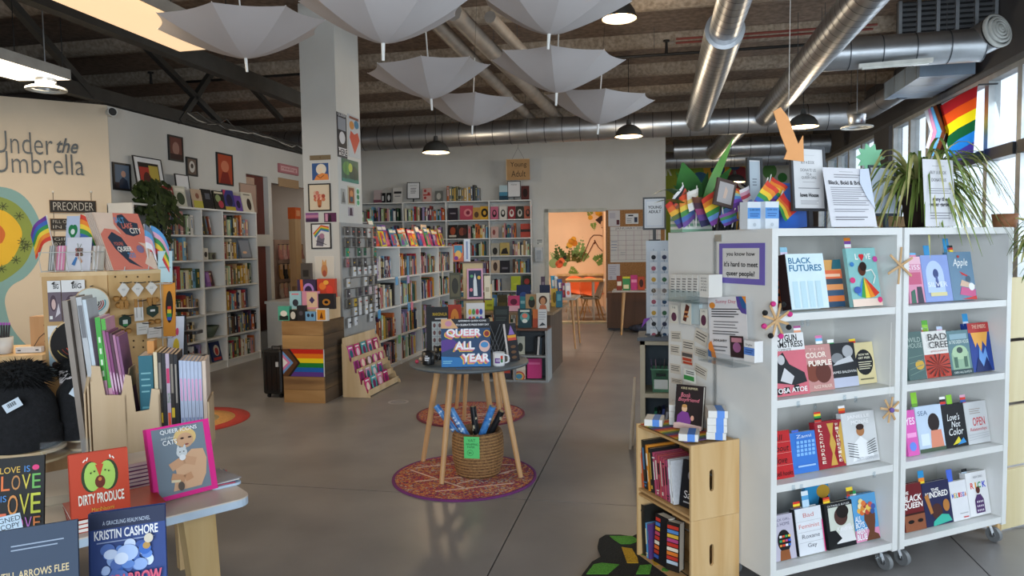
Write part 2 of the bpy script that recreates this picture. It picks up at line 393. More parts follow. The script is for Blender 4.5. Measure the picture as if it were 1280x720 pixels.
# window wall on the right
ww=MB().box(XW,XW+.15,-3.5,19.5,0,.55,DARKW).box(XW,XW+.15,-3.5,19.5,3.36,CEIL,DARKW)
ww.box(XW-.05,XW+.15,12.3,13.1,.55,3.36,DARKW).box(XW,XW+.15,17.5,19.5,.55,3.36,DARKW).box(XW,XW+.15,-3.5,-1.0,.55,3.36,DARKW)
struct(ww.build('wall_right'))
ALU=M('#b8bcbd',.4,.3,name='window_frame');DKF=M('#33353a',.5,name='dark_frame')
GL=mglass()
my=[-1.0,.5,1.9,3.3,4.6,5.6,6.5,7.35,8.2,8.95,9.95,10.75,11.45,12.22]
wn=3
def window(y0,y1):
    global wn
    w=MB()
    for y in(y0,y1-.05):w.box(XW-.02,XW+.10,y,y+.05,.55,3.36,ALU)
    w.box(XW-.02,XW+.1,y0+.05,y1-.05,3.30,3.36,ALU).box(XW-.02,XW+.1,y0+.05,y1-.05,.55,.61,ALU)
    o=struct(w.build('window_%d'%wn));wn+=1
    MB().box(XW-.05,XW+.1,y0+.05,y1-.05,2.42,2.55,DKF).build('transom',o)
    MB().box(XW+.04,XW+.046,y0+.05,y1-.05,.61,2.42,GL).build('pane',o)
    MB().box(XW+.04,XW+.046,y0+.05,y1-.05,2.55,3.30,GL).build('pane',o)
for a,b in zip(my[:-1],my[1:]):window(a,b)
for k in range(5):window(13.1+k*.88,13.1+(k+1)*.88)
struct(MB().box(XW-.04,XW+.0,-3.5,19.5,3.36,3.42,M('#6f7378',.5,.5,name='window_head')).build('trim_4'))
# the building and ground across the street, seen through the glass
gr=struct(MB().box(XW+.2,60,-40,60,-.3,-.15,M('#b9bbbd',.9,name='snowy_pavement',c2='#8f9296',scale=.4)).build('ground_outside'))
ob=thing('brick_building','brick and pale block building across the street outside','building',(22,14,-.15))
MB().box(0,8,-26,26,0,4.2,M('#a87f6a',.9,name='brick',c2='#8e6653',scale=6)).build('wall',ob)
MB().box(-.15,8,-26,26,4.2,9,M('#d5d5d2',.9,name='pale_cladding',scale=1,stretch=(1,.1,4))).build('cladding',ob)
for k in range(14):
    MB().box(-.1,.1,-25+k*3.6,-23.2+k*3.6,1.0,3.0,M('#4c5660',.2,name='far_glass')).build('window',ob)
# ================================================================== CEILING THINGS
STEEL=M('#3a3835',.7,.2,name='dark_steel',amt=.15)
def beam(name,label,segs,w=.1,h=.16,cat='beam',mat=STEEL):
    mb=MB()
    for a,b in segs:mb.bar(a,b,w,h,mat)
    return tag(mb.build(name),label,cat)
c1=gz(200,55,3.50)
beam('steel_beam','heavy dark steel beam running above the left light panel to the column',[((c1.x,-3.4,3.5),(c1.x,10.4,3.5))],.11,.17)
beam('steel_beam','dark steel joist along the top of the grey left wall',[((CX+.02,5.5,3.27),(CX+.02,14,3.27))],.10,.14)
def onx(x,y,X=-5.95):return px(x,y,X)
for a,b,lb in[((20,10),(116,120),'dark diagonal steel brace left of the wall camera'),((190,66),(274,152),'falling leg of the crossed steel brace above the left picture wall'),
                 ((263,93),(224,152),'rising leg of the crossed steel brace above the left picture wall'),((332,128),(352,150),'short steel brace beside the white column')]:
    A,B=onx(*a),onx(*b)
    d=(A-B).normalized();
    if A.z<CEIL-.05 and abs(d.z)>.1:A=A+d*((CEIL-.02-A.z)/d.z)
    A=B+(A-B)*min(1,(CEIL-.02-B.z)/(A.z-B.z))
    beam('steel_brace',lb,[(A,B)],.07,.07)
# sprinkler pipes
def pipe(label,pts,r,mat,cat='pipe',name='pipe',drops=()):
    o=thing(name,label,cat,pts[0])
    off=Vector(pts[0])
    MB().tube([Vector(p)-off for p in pts],r,mat,8).build('pipe_run',o)
    for f_ in(.25,.75):
        q=(Vector(pts[-1])-off)*f_;MB().cyl(q,(q.x,q.y,CEIL-off.z),.003,.003,M('#55575a',.5,.5,name='hanger_rod'),6).build('hanger',o)
    for d in drops:
        d=Vector(d)-off
        MB().cyl(d,d+Vector((0,0,.14)),r*1.1,r*.8,mat,8).cyl(d+Vector((0,0,.14)),d+Vector((0,0,.16)),r*2.2,r*2.2,mat,8).build('sprinkler_head',o)
    return o
PIPE=M('#1c1a19',.5,.2,name='black_pipe')
a=gz(170,107,3.86);pipe('black sprinkler pipe crossing above the left wall',[(-6.3,a.y,3.86),(-3.9,a.y,3.86)],.018,PIPE,drops=[(gz(171,100,3.86).x,a.y,3.87)])
a=gz(833,68,3.86);pipe('black sprinkler pipe behind the round ducts',[(-1.2,a.y,3.86),(3.4,a.y,3.86)],.018,PIPE,drops=[(a.x,a.y,3.87)])
a=gz(940,42,3.92);pipe('upper red pipe between the two long ducts',[(.2,a.y,3.92),(2.35,a.y,3.92)],.014,M('#7a3428',.5,name='red_pipe'))
a=gz(940,47,3.92);pipe('lower red pipe between the two long ducts',[(.2,a.y,3.92),(2.35,a.y,3.92)],.014,M('#7a3428',.5,name='red_pipe'))
WPIPE=M('#8c837a',.55,name='dull_white_pipe',amt=.2,scale=5)
for i,(x0,y0,x1,y1,r,lb)in enumerate([(566,50,690,175,.075,'left white drain pipe above the umbrellas'),(596,45,700,150,.09,'thick white drain pipe behind the middle umbrellas'),(640,50,712,125,.06,'thin white drain pipe above the wide umbrella')]):
    A,B=gz(x0,y0,3.75),gz(x1,y1,3.75);B=A+(B-A)*min(1.0,6.0/(B-A).length)
    A=A-(B-A).normalized()*.8
    pipe(lb,[A,B],r,WPIPE)
# round ducts
def duct(label,pts,rads,seam=.16,cat='duct',caps=True):
    pts=[Vector(p)for p in pts];o=thing('round_duct',label,cat,pts[0]);O=pts[0]
    b=MB();s=MB()
    for i in range(len(pts)-1):
        r=rads[i]if isinstance(rads,(list,tuple))else rads
        b.cyl(pts[i]-O,pts[i+1]-O,r,r,CHROME,28)
        d=pts[i+1]-pts[i];n=max(1,int(d.length/seam))
        for k in range(n+1):
            c=pts[i]-O+d*(k/n);q=d.normalized()*.006
            s.cyl(c-q,c+q,r+.004,r+.004,M('#565b61',.4,.6,name='duct_seam'),28,caps=False)
    for i in range(len(pts)-1):
        for f_ in(.2,.8):
            q=pts[i]-O+(pts[i+1]-pts[i])*f_;MB().cyl(q+Vector((0,0,.05)),(q.x,q.y,CEIL-O.z),.004,.004,M('#55575a',.5,.5,name='hanger_rod'),6).build('hanger',o)
    b.build('pipe',o);x=s.build('seam_ribs',o);x['kind']='stuff'
    return o
DZ=3.46;dY=gz(870,150,DZ).y
d1f,d1n=gz(874,142,DZ),gz(921,5,DZ)
xa=d1f.x
mid=gz(905,37,DZ).y
duct('long silver duct left of the other, widening at a collar',[(xa,-1,DZ),(xa,mid,DZ),(xa,dY,DZ)],[.135,.175])
p2=gz(1071,8,DZ);xb=p2.x
duct('long silver duct nearer the windows, running towards the cross duct',[(xb,-1,DZ),(xb,dY-.1,DZ)],.16)
duct('silver cross duct spanning the shop above the rear bookcases',[(-7.5,dY+.15,DZ-.02),(gz(1062,140,DZ).x,dY+.15,DZ-.02)],.20,.28)
e0=Vector((gz(1062,140,DZ).x,dY+.15,DZ-.02));e1=gz(1085,122,DZ-.02);e1.x+=.25
q=pl(1150,85,(3.15,0),90);
duct('silver duct elbow turning up along the windows',[e0,(2.98,dY-.22,DZ+.0),(3.16,10.42,3.56)],.14,.3)
# rectangular plenum over the windows
o=thing('duct_box','flat silver duct box above the windows beside the rainbow flag','duct',(3.18,9.15,3.44))
MB().box(-.22,.36,0,1.35,0,.22,M('#93a7bd',.35,.0,name='reflection_tinted_metal',amt=.2,scale=2)).build('box',o)  # bluish reflection put into the base colour instead of metallic shine
for k in range(4):MB().box(-.225,.365,k*.40+.1,k*.40+.115,-.004,.224,CHROME).build('seam',o)
# upper cross duct with round diffuser
dz2=3.52;a=gz(1060,62,dz2);b=gz(1215,63,dz2)
yy=(a.y+b.y)/2
duct('short silver duct ending in the round white diffuser',[(xb+.05,yy,dz2),(b.x,yy-.02,dz2)],.165,.3)
df=thing('round_diffuser','round white louvred air diffuser on the end of the upper duct','diffuser',(b.x+.10,yy-.16,dz2+.10))
df.rotation_euler=(R(78),0,R(28))
WM=M('#c4c6c2',.5,name='white_metal')
for k,(r,zz)in enumerate([(.17,.0),(.132,.02),(.10,.03),(.068,.035),(.036,.04)]):
    MB().lathe([(r,-.03+zz),(r+.004,zz),(r-.018,zz+.012),(r-.022,zz),(r-.02,-.03+zz)],WM,28).build('louvre_ring',df)
MB().lathe([(.012,-.02),(.014,.05),(.0005,.055)],WM,12).lathe([(.0005,-.05),(.165,-.05),(.165,-.02)],M('#2c2d2f',.7,name='dark_recess'),28).build('hub',df)
MB().cyl((0,0,-.25),(0,0,-.03),.155,.165,CHROME,28).build('collar',df)
# louvred panel high on the wall above
lp=thing('louvre_panel','grey louvred vent panel high above the right duct','vent',(3.1,8.75,3.74),0)
for k in range(6):
    MB().box(-.5+k*.19,-.465+k*.19,-.03,.03,0,.45,M('#8b9096',.5,.4,name='vent_frame')).build('mullion',lp)
for k in range(5):
    for j in range(8):MB().box(-.465+k*.19,-.31+k*.19,-.01,.02,.01+j*.055,.04+j*.055,M('#4b4e52',.6,name='vent_slat')).build('slat',lp)
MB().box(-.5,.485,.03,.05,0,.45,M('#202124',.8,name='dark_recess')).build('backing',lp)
# far ducts beyond the rear wall
duct('far silver cross duct above the painted wall',[(.3,15.2,3.50),(3.3,15.2,3.50)],.19,.35)
duct('farthest silver cross duct near the painted wall',[(.0,17.6,3.55),(3.3,17.6,3.55)],.20,.4)
A,B=gz(925,160,3.42),gz(890,205,3.2)
duct('short slanting silver duct joining the far cross ducts',[(A.x,12.0,3.46),(A.x-.2,15.0,3.40)],.16,.25)
# strip light
sl=thing('strip_light','slim white strip light under the upper right duct','light',gz(1073,83,3.36))
q=gz(1166,75,3.36)-Vector(sl.location)
MB().bar((0,0,0),q,.06,.04,M('#d7d8d2',.4,name='white_plastic')).build('housing',sl)
MB().bar(q*.05-Vector((0,0,.025)),q*.95-Vector((0,0,.025)),.04,.02,M('#dfe2dc',.3,name='diffuser')).build('diffuser',sl)
# pendant dome lamps
SHADE=M('#4a4a48',.45,.3,name='lamp_enamel');BULB=M('#ffd9a0',.5,kind='flat',emit=7.0,name='lamp_glow')
def pendant(x,y,label,d,diam=.40,lit=True,hang=True):
    c=CO+ray(x,y)*(d/ray(x,y).dot(CF));r=diam/2
    o=thing('pendant_lamp',label,'lamp',c,0,'dome pendant lamps')
    MB().lathe([(r,0),(r*.99,.015),(r*.9,.07),(r*.7,.125),(r*.4,.16),(r*.2,.17)],SHADE,28).lathe([(r*.96,.005),(r*.87,.065),(r*.67,.118),(r*.1,.155)],M('#e8d8b8',.5,name='lamp_inner'),28).build('lamp_shade',o)
    MB().cyl((0,0,.165),(0,0,.24),r*.2,r*.14,SHADE,14).build('socket',o)
    MB().lathe([(r*.9,.022),(.0005,.015)],BULB,28).build('lamp_glow',o)
    MB().cyl((0,0,.24),(0,0,CEIL-c.z),.005,.005,BLACK,6).build('cord',o)
    l=bpy.data.lights.new('pendant_light','POINT');l.energy=26;l.color=(1,.80,.55);l.shadow_soft_size=.12
    k=bpy.data.objects.new('pendant_light',l);COL.objects.link(k);k.location=c-Vector((0,0,.10))
    return o
pendant(545,191,'lit dark dome pendant lamp in front of the rear bookcases',10.3)
pendant(786,171,'lit dome pendant lamp at the top of the rear wall above the doorway',10.2)
pendant(1004,159,'lit dome pendant lamp beside the orange paper arrow',9.6)
pendant(774,24,'yellow-lit dome pendant lamp half hidden by the upper right umbrella',6.9,.34)
pendant(918,228,'small dome pendant lamp in front of the far painted wall',15.0,.45)
# ceiling diffuser ring
def ringvent(x,y,d,label,r=.2):
    c=CO+ray(x,y)*(d/ray(x,y).dot(CF));o=thing('ceiling_diffuser',label,'vent',c)
    MB().lathe([(r,0),(r,.015),(r*.8,.03),(r*.75,.03),(r*.72,.0),(r,0)],WM,28).build('rim',o)
    MB().lathe([(r*.55,.02),(r*.5,.05),(r*.55,.17),(r*.57,.17)],CHROME,24).build('neck',o)
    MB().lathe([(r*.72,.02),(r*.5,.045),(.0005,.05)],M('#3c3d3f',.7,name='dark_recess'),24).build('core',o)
    MB().cyl((0,0,.16),(0,0,CEIL-c.z),.006,.006,CHROME,6).build('hanger',o)
ringvent(1071,160,9.4,'round white ceiling vent hanging near the window pier',.2)
ringvent(58,113,6.3,'round white ceiling vent under the left light panel',.16)
# light panels, upper left
def panel(label,corners,zc,glow,power,col):
    c=sum((Vector(p)for p in corners),Vector())/4;o=thing('light_panel',label,'light',c)
    pts=[Vector(p)-c for p in corners]
    b=MB();n=4
    vs=[p for p in pts]+[p+Vector((0,0,.09))for p in pts]
    b.add(vs,[(4,5,6,7)]+[(i,(i+1)%4,4+(i+1)%4,4+i)for i in range(4)],M('#8f8d88',.6,name='fixture_body'));b.build('housing',o)
    b=MB();b.add([p*.985-Vector((0,0,.002))for p in pts],[(0,1,2,3)],glow);b.build('diffuser',o)
    for p in pts:MB().cyl(p*.9+Vector((0,0,.09)),p*.9+Vector((0,0,CEIL-c.z)),.004,.004,BLACK,6).build('hanger',o)
    w=(Vector(corners[1])-Vector(corners[0])).length;h=(Vector(corners[2])-Vector(corners[1])).length
    a=area('panel_light',c-Vector((0,0,.03)),c-Vector((0,0,1)),.6,1.2,power,col)
z1=3.22;a=gz(78,5,z1);b=gz(226,65,z1)
panel('large warm glowing light panel at the top left beside an umbrella',[(a.x,2.6,z1),(b.x,b.y,z1),(b.x+.55,b.y,z1),(a.x+.55,2.6,z1)],z1,M('#ffdcae',.5,kind='flat',emit=.75,name='warm_diffuser'),30,(1,.80,.56))
z2=3.10;C4=[gz(-100,43,z2),gz(89,100,z2),gz(24,101,z2),gz(-130,62,z2)]
panel('bright white light panel at the left edge above the lettered wall',[tuple(p)for p in C4],z2,M('#fff0d8',.5,kind='flat',emit=2.6,name='white_diffuser'),36,(1,.82,.6))
# umbrellas hung upside down
CLOTH=M('#bdb8b8',.75,name='dimmed_umbrella_cloth',amt=.03,scale=3)  # white cloth darkened: weak light from below put into the colour
def umbrella(tx,ty,wpx,label,tilt=(0,0),spin=0.0,Rm=.5,dep=.24):
    d=2*Rm*FPX/wpx;c=CO+ray(tx,ty)*(d/ray(tx,ty).dot(CF))
    o=thing('umbrella',label,'umbrella',c,0,'white umbrellas hung upside down');o.rotation_euler=(R(tilt[0]),R(tilt[1]),spin)
    n=8;nr=7;na=6
    zf=lambda r:dep*(r/Rm)**1.42
    for k in range(n):
        b=MB();vs=[]
        for i in range(nr+1):
            u=i/nr
            for j in range(na+1):
                f=j/na;ang=2*math.pi*(k+f)/n;e=1-(2*f-1)**2
                r=Rm*u*(1-e*(.07+.06*u*u));z=.09+zf(Rm*u)*(1-.02*e)
                vs.append((r*math.cos(ang),r*math.sin(ang),z))
        fs=[(i*(na+1)+j,i*(na+1)+j+1,(i+1)*(na+1)+j+1,(i+1)*(na+1)+j)for i in range(nr)for j in range(na)]
        b.add(vs,fs,CLOTH,True);b.build('canopy_panel',o)
        ang=2*math.pi*k/n
        MB().tube([((Rm*u)*math.cos(ang),(Rm*u)*math.sin(ang),.094+zf(Rm*u))for u in(0.02,.25,.5,.75,1.0)],.0025,M('#e4e4e2',.4,name='rib_white'),5).build('rib',o)
    MB().cyl((0,0,0),(0,0,.10),.0085,.011,M('#dcdcd8',.4,name='white_plastic'),10).build('ferrule',o)
    MB().cyl((0,0,.10),(0,0,.75),.006,.006,M('#cfcfcc',.4,name='shaft_white'),8).build('shaft',o)
    MB().tube([(0,0,.75),(0,0,max(.8,CEIL-c.z))],.0015,BLACK,4).build('hanging_cord',o)
umbrella(309,90,206,'white umbrella hung upside down beside the warm light panel, leftmost',(4,-3),.25,.57,.225)
umbrella(479,76,216,'large white upside-down umbrella in front of the top of the column',(3,2),.1,.47,.225)
umbrella(685,62,206,'white upside-down umbrella at the top centre, nearest the yellow lamp',(2,4),.32)
umbrella(540,138,153,'white upside-down umbrella to the right of the column, middle row',(3,-3),.2)
umbrella(590,169,126,'white upside-down umbrella hanging lowest behind the middle row',(2,3),.3)
umbrella(695,132,167,'white upside-down umbrella with the broadest span in the middle row',(3,3),.05)
umbrella(747,168,136,'white upside-down umbrella hanging low at the right of the cluster',(3,4),.18)
# loose cables along the top of the left wall
for i,(m_,nm,zz)in enumerate([('#3a3835','dark',.0),('#b8b4ac','white',.03),('#55524e','grey',.05)]):
    rq=random.Random(60+i);pts=[(CX+.08+rq.uniform(-.03,.05),8.2+k*.22,3.21+zz+abs(rq.gauss(0,.05)))for k in range(16)]
    o=thing('cable','%s loose cable lying along the top of the grey left wall'%nm,'cable',pts[0]);MB().tube([Vector(p)-Vector(pts[0])for p in pts],.009,M(m_,.5,name='cable_sheath'),6).build('cable_run',o)
# ================================================================== BOOKCASES
def bookcase(name,label,O,th,bays,zs,depth,tk=.022,base=.06,zb=.0,mat=WHITE,back=True,top=True,group=None):
    """O front-left corner on floor, local x along the front, y into depth. bays: x positions of uprights; zs: top faces of shelves (last = top board)"""
    o=thing(name,label,'bookcase',(O[0],O[1],zb),th,group)
    zt=zs[-1]-zb
    for i,x in enumerate(bays):
        x0=x if i==0 else(x-tk if i==len(bays)-1 else x-tk/2)
        MB().box(x0,x0+tk,0,depth,0,zt-tk,mat).build('side_panel' if i in(0,len(bays)-1)else 'divider',o)
    for i in range(len(bays)-1):
        a=bays[i]+(tk if i==0 else tk/2);b=bays[i+1]-(tk if i==len(bays)-2 else tk/2)
        for z in zs[:-1]:MB().box(a,b,.003,depth-.012,z-zb-tk,z-zb,mat).build('shelf',o)
        if base:MB().box(a,b,.012,.03,0,zs[0]-zb-tk,mat).build('plinth',o)
    MB().box(bays[0],bays[-1],0,depth,zt-tk,zt,mat).build('top_board',o)
    if back:MB().box(bays[0],bays[-1],depth-.012,depth,0,zt-tk,M('#c6c6c2',.6,name='back_panel',amt=.04)).build('back_panel',o)
    return o
rng=random.Random(7)
# --- left wall bookcase (runs along the grey wall)
LO=Vector((-5.65,6.83,0));LTH=90
lb=[0,1.205,1.65,2.46];lz=[.10,.43,.756,1.096,1.446,1.76,2.10]
bookcase('bookcase','tall white bookcase along the grey left wall under the hung pictures',LO,LTH,lb,lz,.32)
bn=['left bay','narrow bay','right bay'];sn=['bottom','second lowest','third lowest','fourth lowest','fifth lowest','highest']
WARMP=[p for p in PALETTE if p[0]not in('lilac',)]
bulk=MB();rr=random.Random(21)
for i in(0,2):
    for k in range(6):
        a=lb[i]+.03;b=lb[i+1]-.03
        if i==0:a+=.50 if k>1 else .72  # the left end is hidden behind the peg display
        end=b-(.02,.12,.05,.0,.16,.06)[(k+i)%6]
        if i==2 and k==4:end=b-.36
        if i==0 and k==0:spine_bulk(rr,bulk,LO,LTH,a,end,lz[k],.30,.22)
        else:spine_row(rng,LO,LTH,a,end,lz[k],.30,.22,'%s shelf, %s, left wall bookcase'%(sn[k],bn[i]),'books on the left wall bookcase',WARMP,.032,.062,hmin=.66)
# leaning / facing items in this case
def lean_book(O,th,x,z,w,h,t,col,label,roll=-14,yoff=.05):
    ux=Vector((math.cos(R(th)),math.sin(R(th)),0));uy=Vector((-math.sin(R(th)),math.cos(R(th)),0))
    p=O+ux*x+uy*yoff
    o=bpy.data.objects.new('book',SPINE_MESH[1]);COL.objects.link(o);o.scale=(t,w,h);o.color=(*lin(col),1)
    o.location=(p.x,p.y,z+(t*math.sin(R(-roll))if roll<0 else 0)+.001);o.rotation_euler=(0,R(roll),R(th))
    return tag(o,label,'book')
lean_book(LO,LTH,1.30,1.76,.2,.25,.03,'#3c3c3a','dark book leaning left on the top shelf of the narrow bay, left wall bookcase')
lean_book(LO,LTH,1.38,1.76,.2,.24,.03,'#6b6450','olive book leaning second in the narrow bay of the left wall bookcase')
lean_book(LO,LTH,1.455,1.76,.2,.24,.025,'#93503c','rust red book leaning last in the narrow bay of the left wall bookcase')
for a in[(290,301,386,344,.02,90,'b')]:pass
def fb_case(O,th,x,z,w,h,col,items,label,tilt=12,yoff=.05,t=.02,cat='book',group=None,name='book',hard=True,markers=()):
    ux=Vector((math.cos(R(th)),math.sin(R(th)),0));uy=Vector((-math.sin(R(th)),math.cos(R(th)),0))
    p=O+ux*x+uy*yoff
    return face_book(name,label,0,0,0,0,z,th,tilt,t,col,items,cat,group,base=p,w=w,h=h,hard=hard,markers=markers)
FACE=lambda skin,hair,bgc:[('r',0,0,1,1,bgc),('e',.5,.56,.3,.27,hair),('e',.5,.5,.2,.2,skin),('p',[(.15,0),(.85,0),(.7,.3),(.3,.3)],hair)]
fb_case(LO,LTH,1.43,1.096,.16,.2,'#6a3a3a',[('r',.05,.05,.95,.95,'#3d2f35'),('e',.5,.5,.25,.3,'#a86a5c'),('r',.2,.75,.8,.88,'#c9b59a')],'dark patterned book facing out mid height in the narrow bay, left wall bookcase',yoff=.06)
fb_case(LO,LTH,1.52,.10,.2,.26,'#2c3a66',[('r',.03,.03,.97,.97,'#27335c'),('e',.55,.55,.3,.28,'#c8bfae'),('e',.55,.5,.18,.2,'#b03a3a'),('r',.1,.06,.9,.2,'#b03a3a')],'blue book with a red face on the bottom shelf, narrow bay, left wall bookcase',yoff=.06)
b_=thing('bowl','dark green bowl on the second lowest shelf of the narrow bay','bowl',LO+Vector((-.13,1.43,.4305)))
MB().lathe([(.06,0),(.085,.04),(.14,.15),(.132,.15),(.08,.05),(.0005,.02)],M('#4e5a4c',.5,name='green_ceramic'),24).build('vessel',b_)
MB().lathe([(.05,.0),(.06,.0),(.06,.006),(.05,.006)],M('#414b40',.5,name='green_ceramic_dark'),20).build('foot_ring',b_)
for k,(dx,hgt,c,nm)in enumerate([(.12,.15,'#d8d4c8','white'),(.28,.09,'#6c6f5e','grey green')]):
    t=thing('figurine','%s figurine box in the narrow bay of the left wall bookcase'%nm,'figurine',LO+Vector((-.12,1.24+dx,1.446)))
    MB().box(-.05,.05,-.05,.05,0,hgt,M(c,.6,name='card_box'),Matrix.Rotation(R(80),4,'Z')).build('box',t,bevel=.004)
    MB().ball((.052,0,hgt*.45),.03,M('#3c3634',.6,name='figure'),10,6,(.3,1,1.2)).build('figure_print',t)
fb_case(LO,LTH,1.36,1.096,.07,.19,'#8c62a8',[('r',.1,.3,.9,.9,'#a77cc0')],'slim purple book facing out in the narrow bay, left wall bookcase',yoff=.03,t=.03)
fb_case(LO,LTH,2.25,1.446,.26,.27,'#6f7480',[('r',.06,.06,.94,.94,'#8c93a0'),('e',.4,.3,.2,.07,'#e6b995')],'grey album with a pale oval leaning in the right bay, left wall bookcase',yoff=.04)
# --- white bookcase behind the column
WO=Vector((-3.40,8.10,0));wb=[0,.92,1.77,2.65,3.45];wz=[.05,.40,.80,1.18,1.58]
bookcase('bookcase','waist-high white bookcase behind the column with comics along its top',WO,90,wb,wz,.34)
BLUEP=[p for p in PALETTE]
wn_=['nearest bay','second bay','third bay','farthest bay'];ws=['bottom','second','third','top']
for i in range(4):
    for k in range(4):
        a,b=wb[i]+.03,wb[i+1]-.03
        if i>0:
            spine_bulk(rr,bulk,WO,90,a,b-rng.choice([.02,.08,.15]),wz[k],.33,.22,.026,.055,hmin=.66);continue
        spine_row(rng,WO,90,a,b-rng.choice([.02,.08,.15]),wz[k],.33,.22,'%s shelf, %s, white bookcase'%(ws[k],wn_[i]),'books on the white bookcase',BLUEP,.034,.062,hmin=.66)
# shelf talkers hanging from the shelf edges
for j,(i,k,c,nm,fx)in enumerate([(0,3,'#6ea9d8','sky blue',.8),(1,3,'#b9a2cf','lilac',.3),(1,2,'#6ea9d8','blue',.3),(1,2,'#e58aa0','pink',.45),(0,2,'#5b9fd0','blue',.12),(0,1,'#7fc08a','green',.85),(3,3,'#d8d2c0','cream',.15)]):
    y=wb[i]+(wb[i+1]-wb[i])*fx
    tag(MB().box(-3.395,-3.392,8.1+y,8.1+y+.09,wz[k]-.11,wz[k]+.0,P_(c)).build('shelf_tag'),'%s paper tag hanging off the %s shelf of the white bookcase, %s'%(nm,ws[k],wn_[i]),'tag','shelf tags on the white bookcase')
# comics and magazines along its top
COMIC=['#7b4aa0','#d8572c','#d9c53a','#b43a5a','#3a6aa8','#e08a30','#5a9a8a','#c9c6c0','#c0425c','#e0b030','#394a80','#d06a8a','#46a05a','#a03a8a']
yy0=.02
names_c=['purple','orange','yellow','crimson','blue','amber','teal','pale grey','rose red','gold','navy','pink','green','magenta']
for k in range(17):
    c=COMIC[k%14];r_=random.Random(k+40)
    its=[('r',0,.72,1,1,r_.choice(COMIC)),('e',.5,.42,.32,.26,r_.choice(COMIC)),('p',[(.1,.05),(.9,.1),(.6,.6)],r_.choice(COMIC)),('r',.1,.78,.9,.93,'#f0e8d8'),('e',r_.uniform(.2,.8),r_.uniform(.2,.5),.14,.12,r_.choice(COMIC))]
    w=r_.uniform(.14,.19)
    if yy0+w>3.4:break
    fb_case(WO,90,yy0+w/2,1.58,w,r_.uniform(.24,.30)if k!=1 else .36,c,its,'%s comic standing face out on the white bookcase, %s from the column'%(names_c[k%14],ORD[k]),tilt=16,yoff=.03+.02*(k%2),t=.006,cat='comic',group='comics on the white bookcase',name='comic_book',hard=False)
    yy0+=w+.015
fb_case(WO,90,2.55,1.58,.26,.34,'#d9c0a4',[('r',.04,.04,.96,.96,'#dcc6ae')],'plain beige board standing behind the comics',tilt=8,yoff=.16,t=.01,cat='board',name='board')
# --- rear wall bookcase
RO=Vector((RP.x,RP.y,0))-rv*.34;RO=RO+ru*((pl(444,253,RO,RTH)-RO).dot(ru));RO.z=0
rbx=[(pl(x,252,RO,RTH)-RO).dot(ru)for x in(444,503,557,611,664)]
rz=[.06,.37,.69,1.04,1.385,1.73,2.095,2.465]
bookcase('bookcase','tall white bookcase covering the rear wall left of the doorway',RO,RTH,rbx,rz,.32)
for i in range(4):
    for k in range(7):
        a=rbx[i]+.03;b=rbx[i+1]-.03
        if(i,k)in((2,6),(3,6)):continue
        ao,bo={(2,5):(.40,0),(3,4):(.42,0),(3,3):(.42,0),(3,5):(.22,.26),(3,2):(0,.46)}.get((i,k),(0,0));a+=ao;b-=bo
        spine_bulk(rr,bulk,RO,RTH,a,b-rr.choice([.0,.05,.1]),rz[k],.31,.22)
bk=bulk.build('spine_books');bk['kind']='stuff';tag(bk,'rows of small upright book spines filling the farther shelves','books')
def rface(i,k,fx,w,h,col,items,label,tilt=8):return fb_case(RO,RTH,rbx[i]+fx,rz[k],w,h,col,items,label,tilt,.04,.02)
rface(2,6,.13,.19,.24,'#2c2530',[('r',.2,.5,.8,.6,'#8a8088')],'black book facing out on the top shelf, third bay, rear bookcase')
rface(2,6,.40,.26,.28,'#c04a60',[('e',.6,.5,.3,.28,'#e08a90'),('e',.62,.5,.15,.15,'#8a2a40')],'pink book with a ring facing out on the top shelf of the rear bookcase')
rface(2,6,.60,.15,.24,'#c89a50',[('e',.5,.4,.3,.25,'#5a4030')],'tan book with a dark oval facing out on the top shelf of the rear bookcase')
rface(2,6,.76,.17,.26,'#dba93a',[('e',.5,.5,.4,.34,'#1d1a18'),('e',.5,.5,.18,.16,'#dba93a')],'yellow book with a black flower on the top shelf of the rear bookcase')
for n_,(fx,c,b2,nm)in enumerate([(.10,'#c86a84','#2a2028','pink and black'),(.27,'#d8d4cc','#26262a','white and black'),(.44,'#8e2d35','#e0d8d0','red and white'),(.60,'#33352f','#c8c4bc','black and grey'),(.76,'#b0604c','#3a2a28','rust and brown')]):
    rface(3,6,fx,.15,.25,c,[('e',.5,.45,.3,.3,b2),('e',.5,.5,.16,.16,c)],'%s book facing out on the top shelf, right bay, rear bookcase'%nm)
rface(3,5,.10,.15,.22,'#c9a8a0',[('e',.4,.5,.2,.25,'#8a4a48')],'pale pink book facing out on the second shelf, right bay, rear bookcase')
rface(3,5,.72,.22,.27,'#b3483c',[('r',0,.4,1,.6,'#3a2a28')],'brick red boxed book facing out beside the spines, right bay, rear bookcase')
rface(3,4,.10,.16,.24,'#a9a79c',[('e',.5,.35,.3,.3,'#202326')],'grey book with a dark arch facing out, right bay, rear bookcase')
rface(3,4,.29,.19,.25,'#b5a264',[('p',[(.1,.1),(.9,.1),(.7,.6),(.3,.5)],'#1f1d1a')],'olive gold book with a dark figure facing out, right bay, rear bookcase')
rface(3,3,.10,.17,.25,'#c4b09a',[('e',.5,.5,.25,.35,'#4a3a34')],'tan book with a standing figure facing out, right bay, rear bookcase')
rface(3,3,.29,.19,.24,'#20202a',[('r',.2,.3,.8,.45,'#6a6a78')],'black book facing out beside the tan one, right bay, rear bookcase')
rface(2,5,.12,.18,.27,'#221c1c',[('e',.5,.55,.3,.3,'#a0482e'),('r',.1,.1,.9,.25,'#c8c0b0')],'dark book with an orange face, second shelf, third bay, rear bookcase')
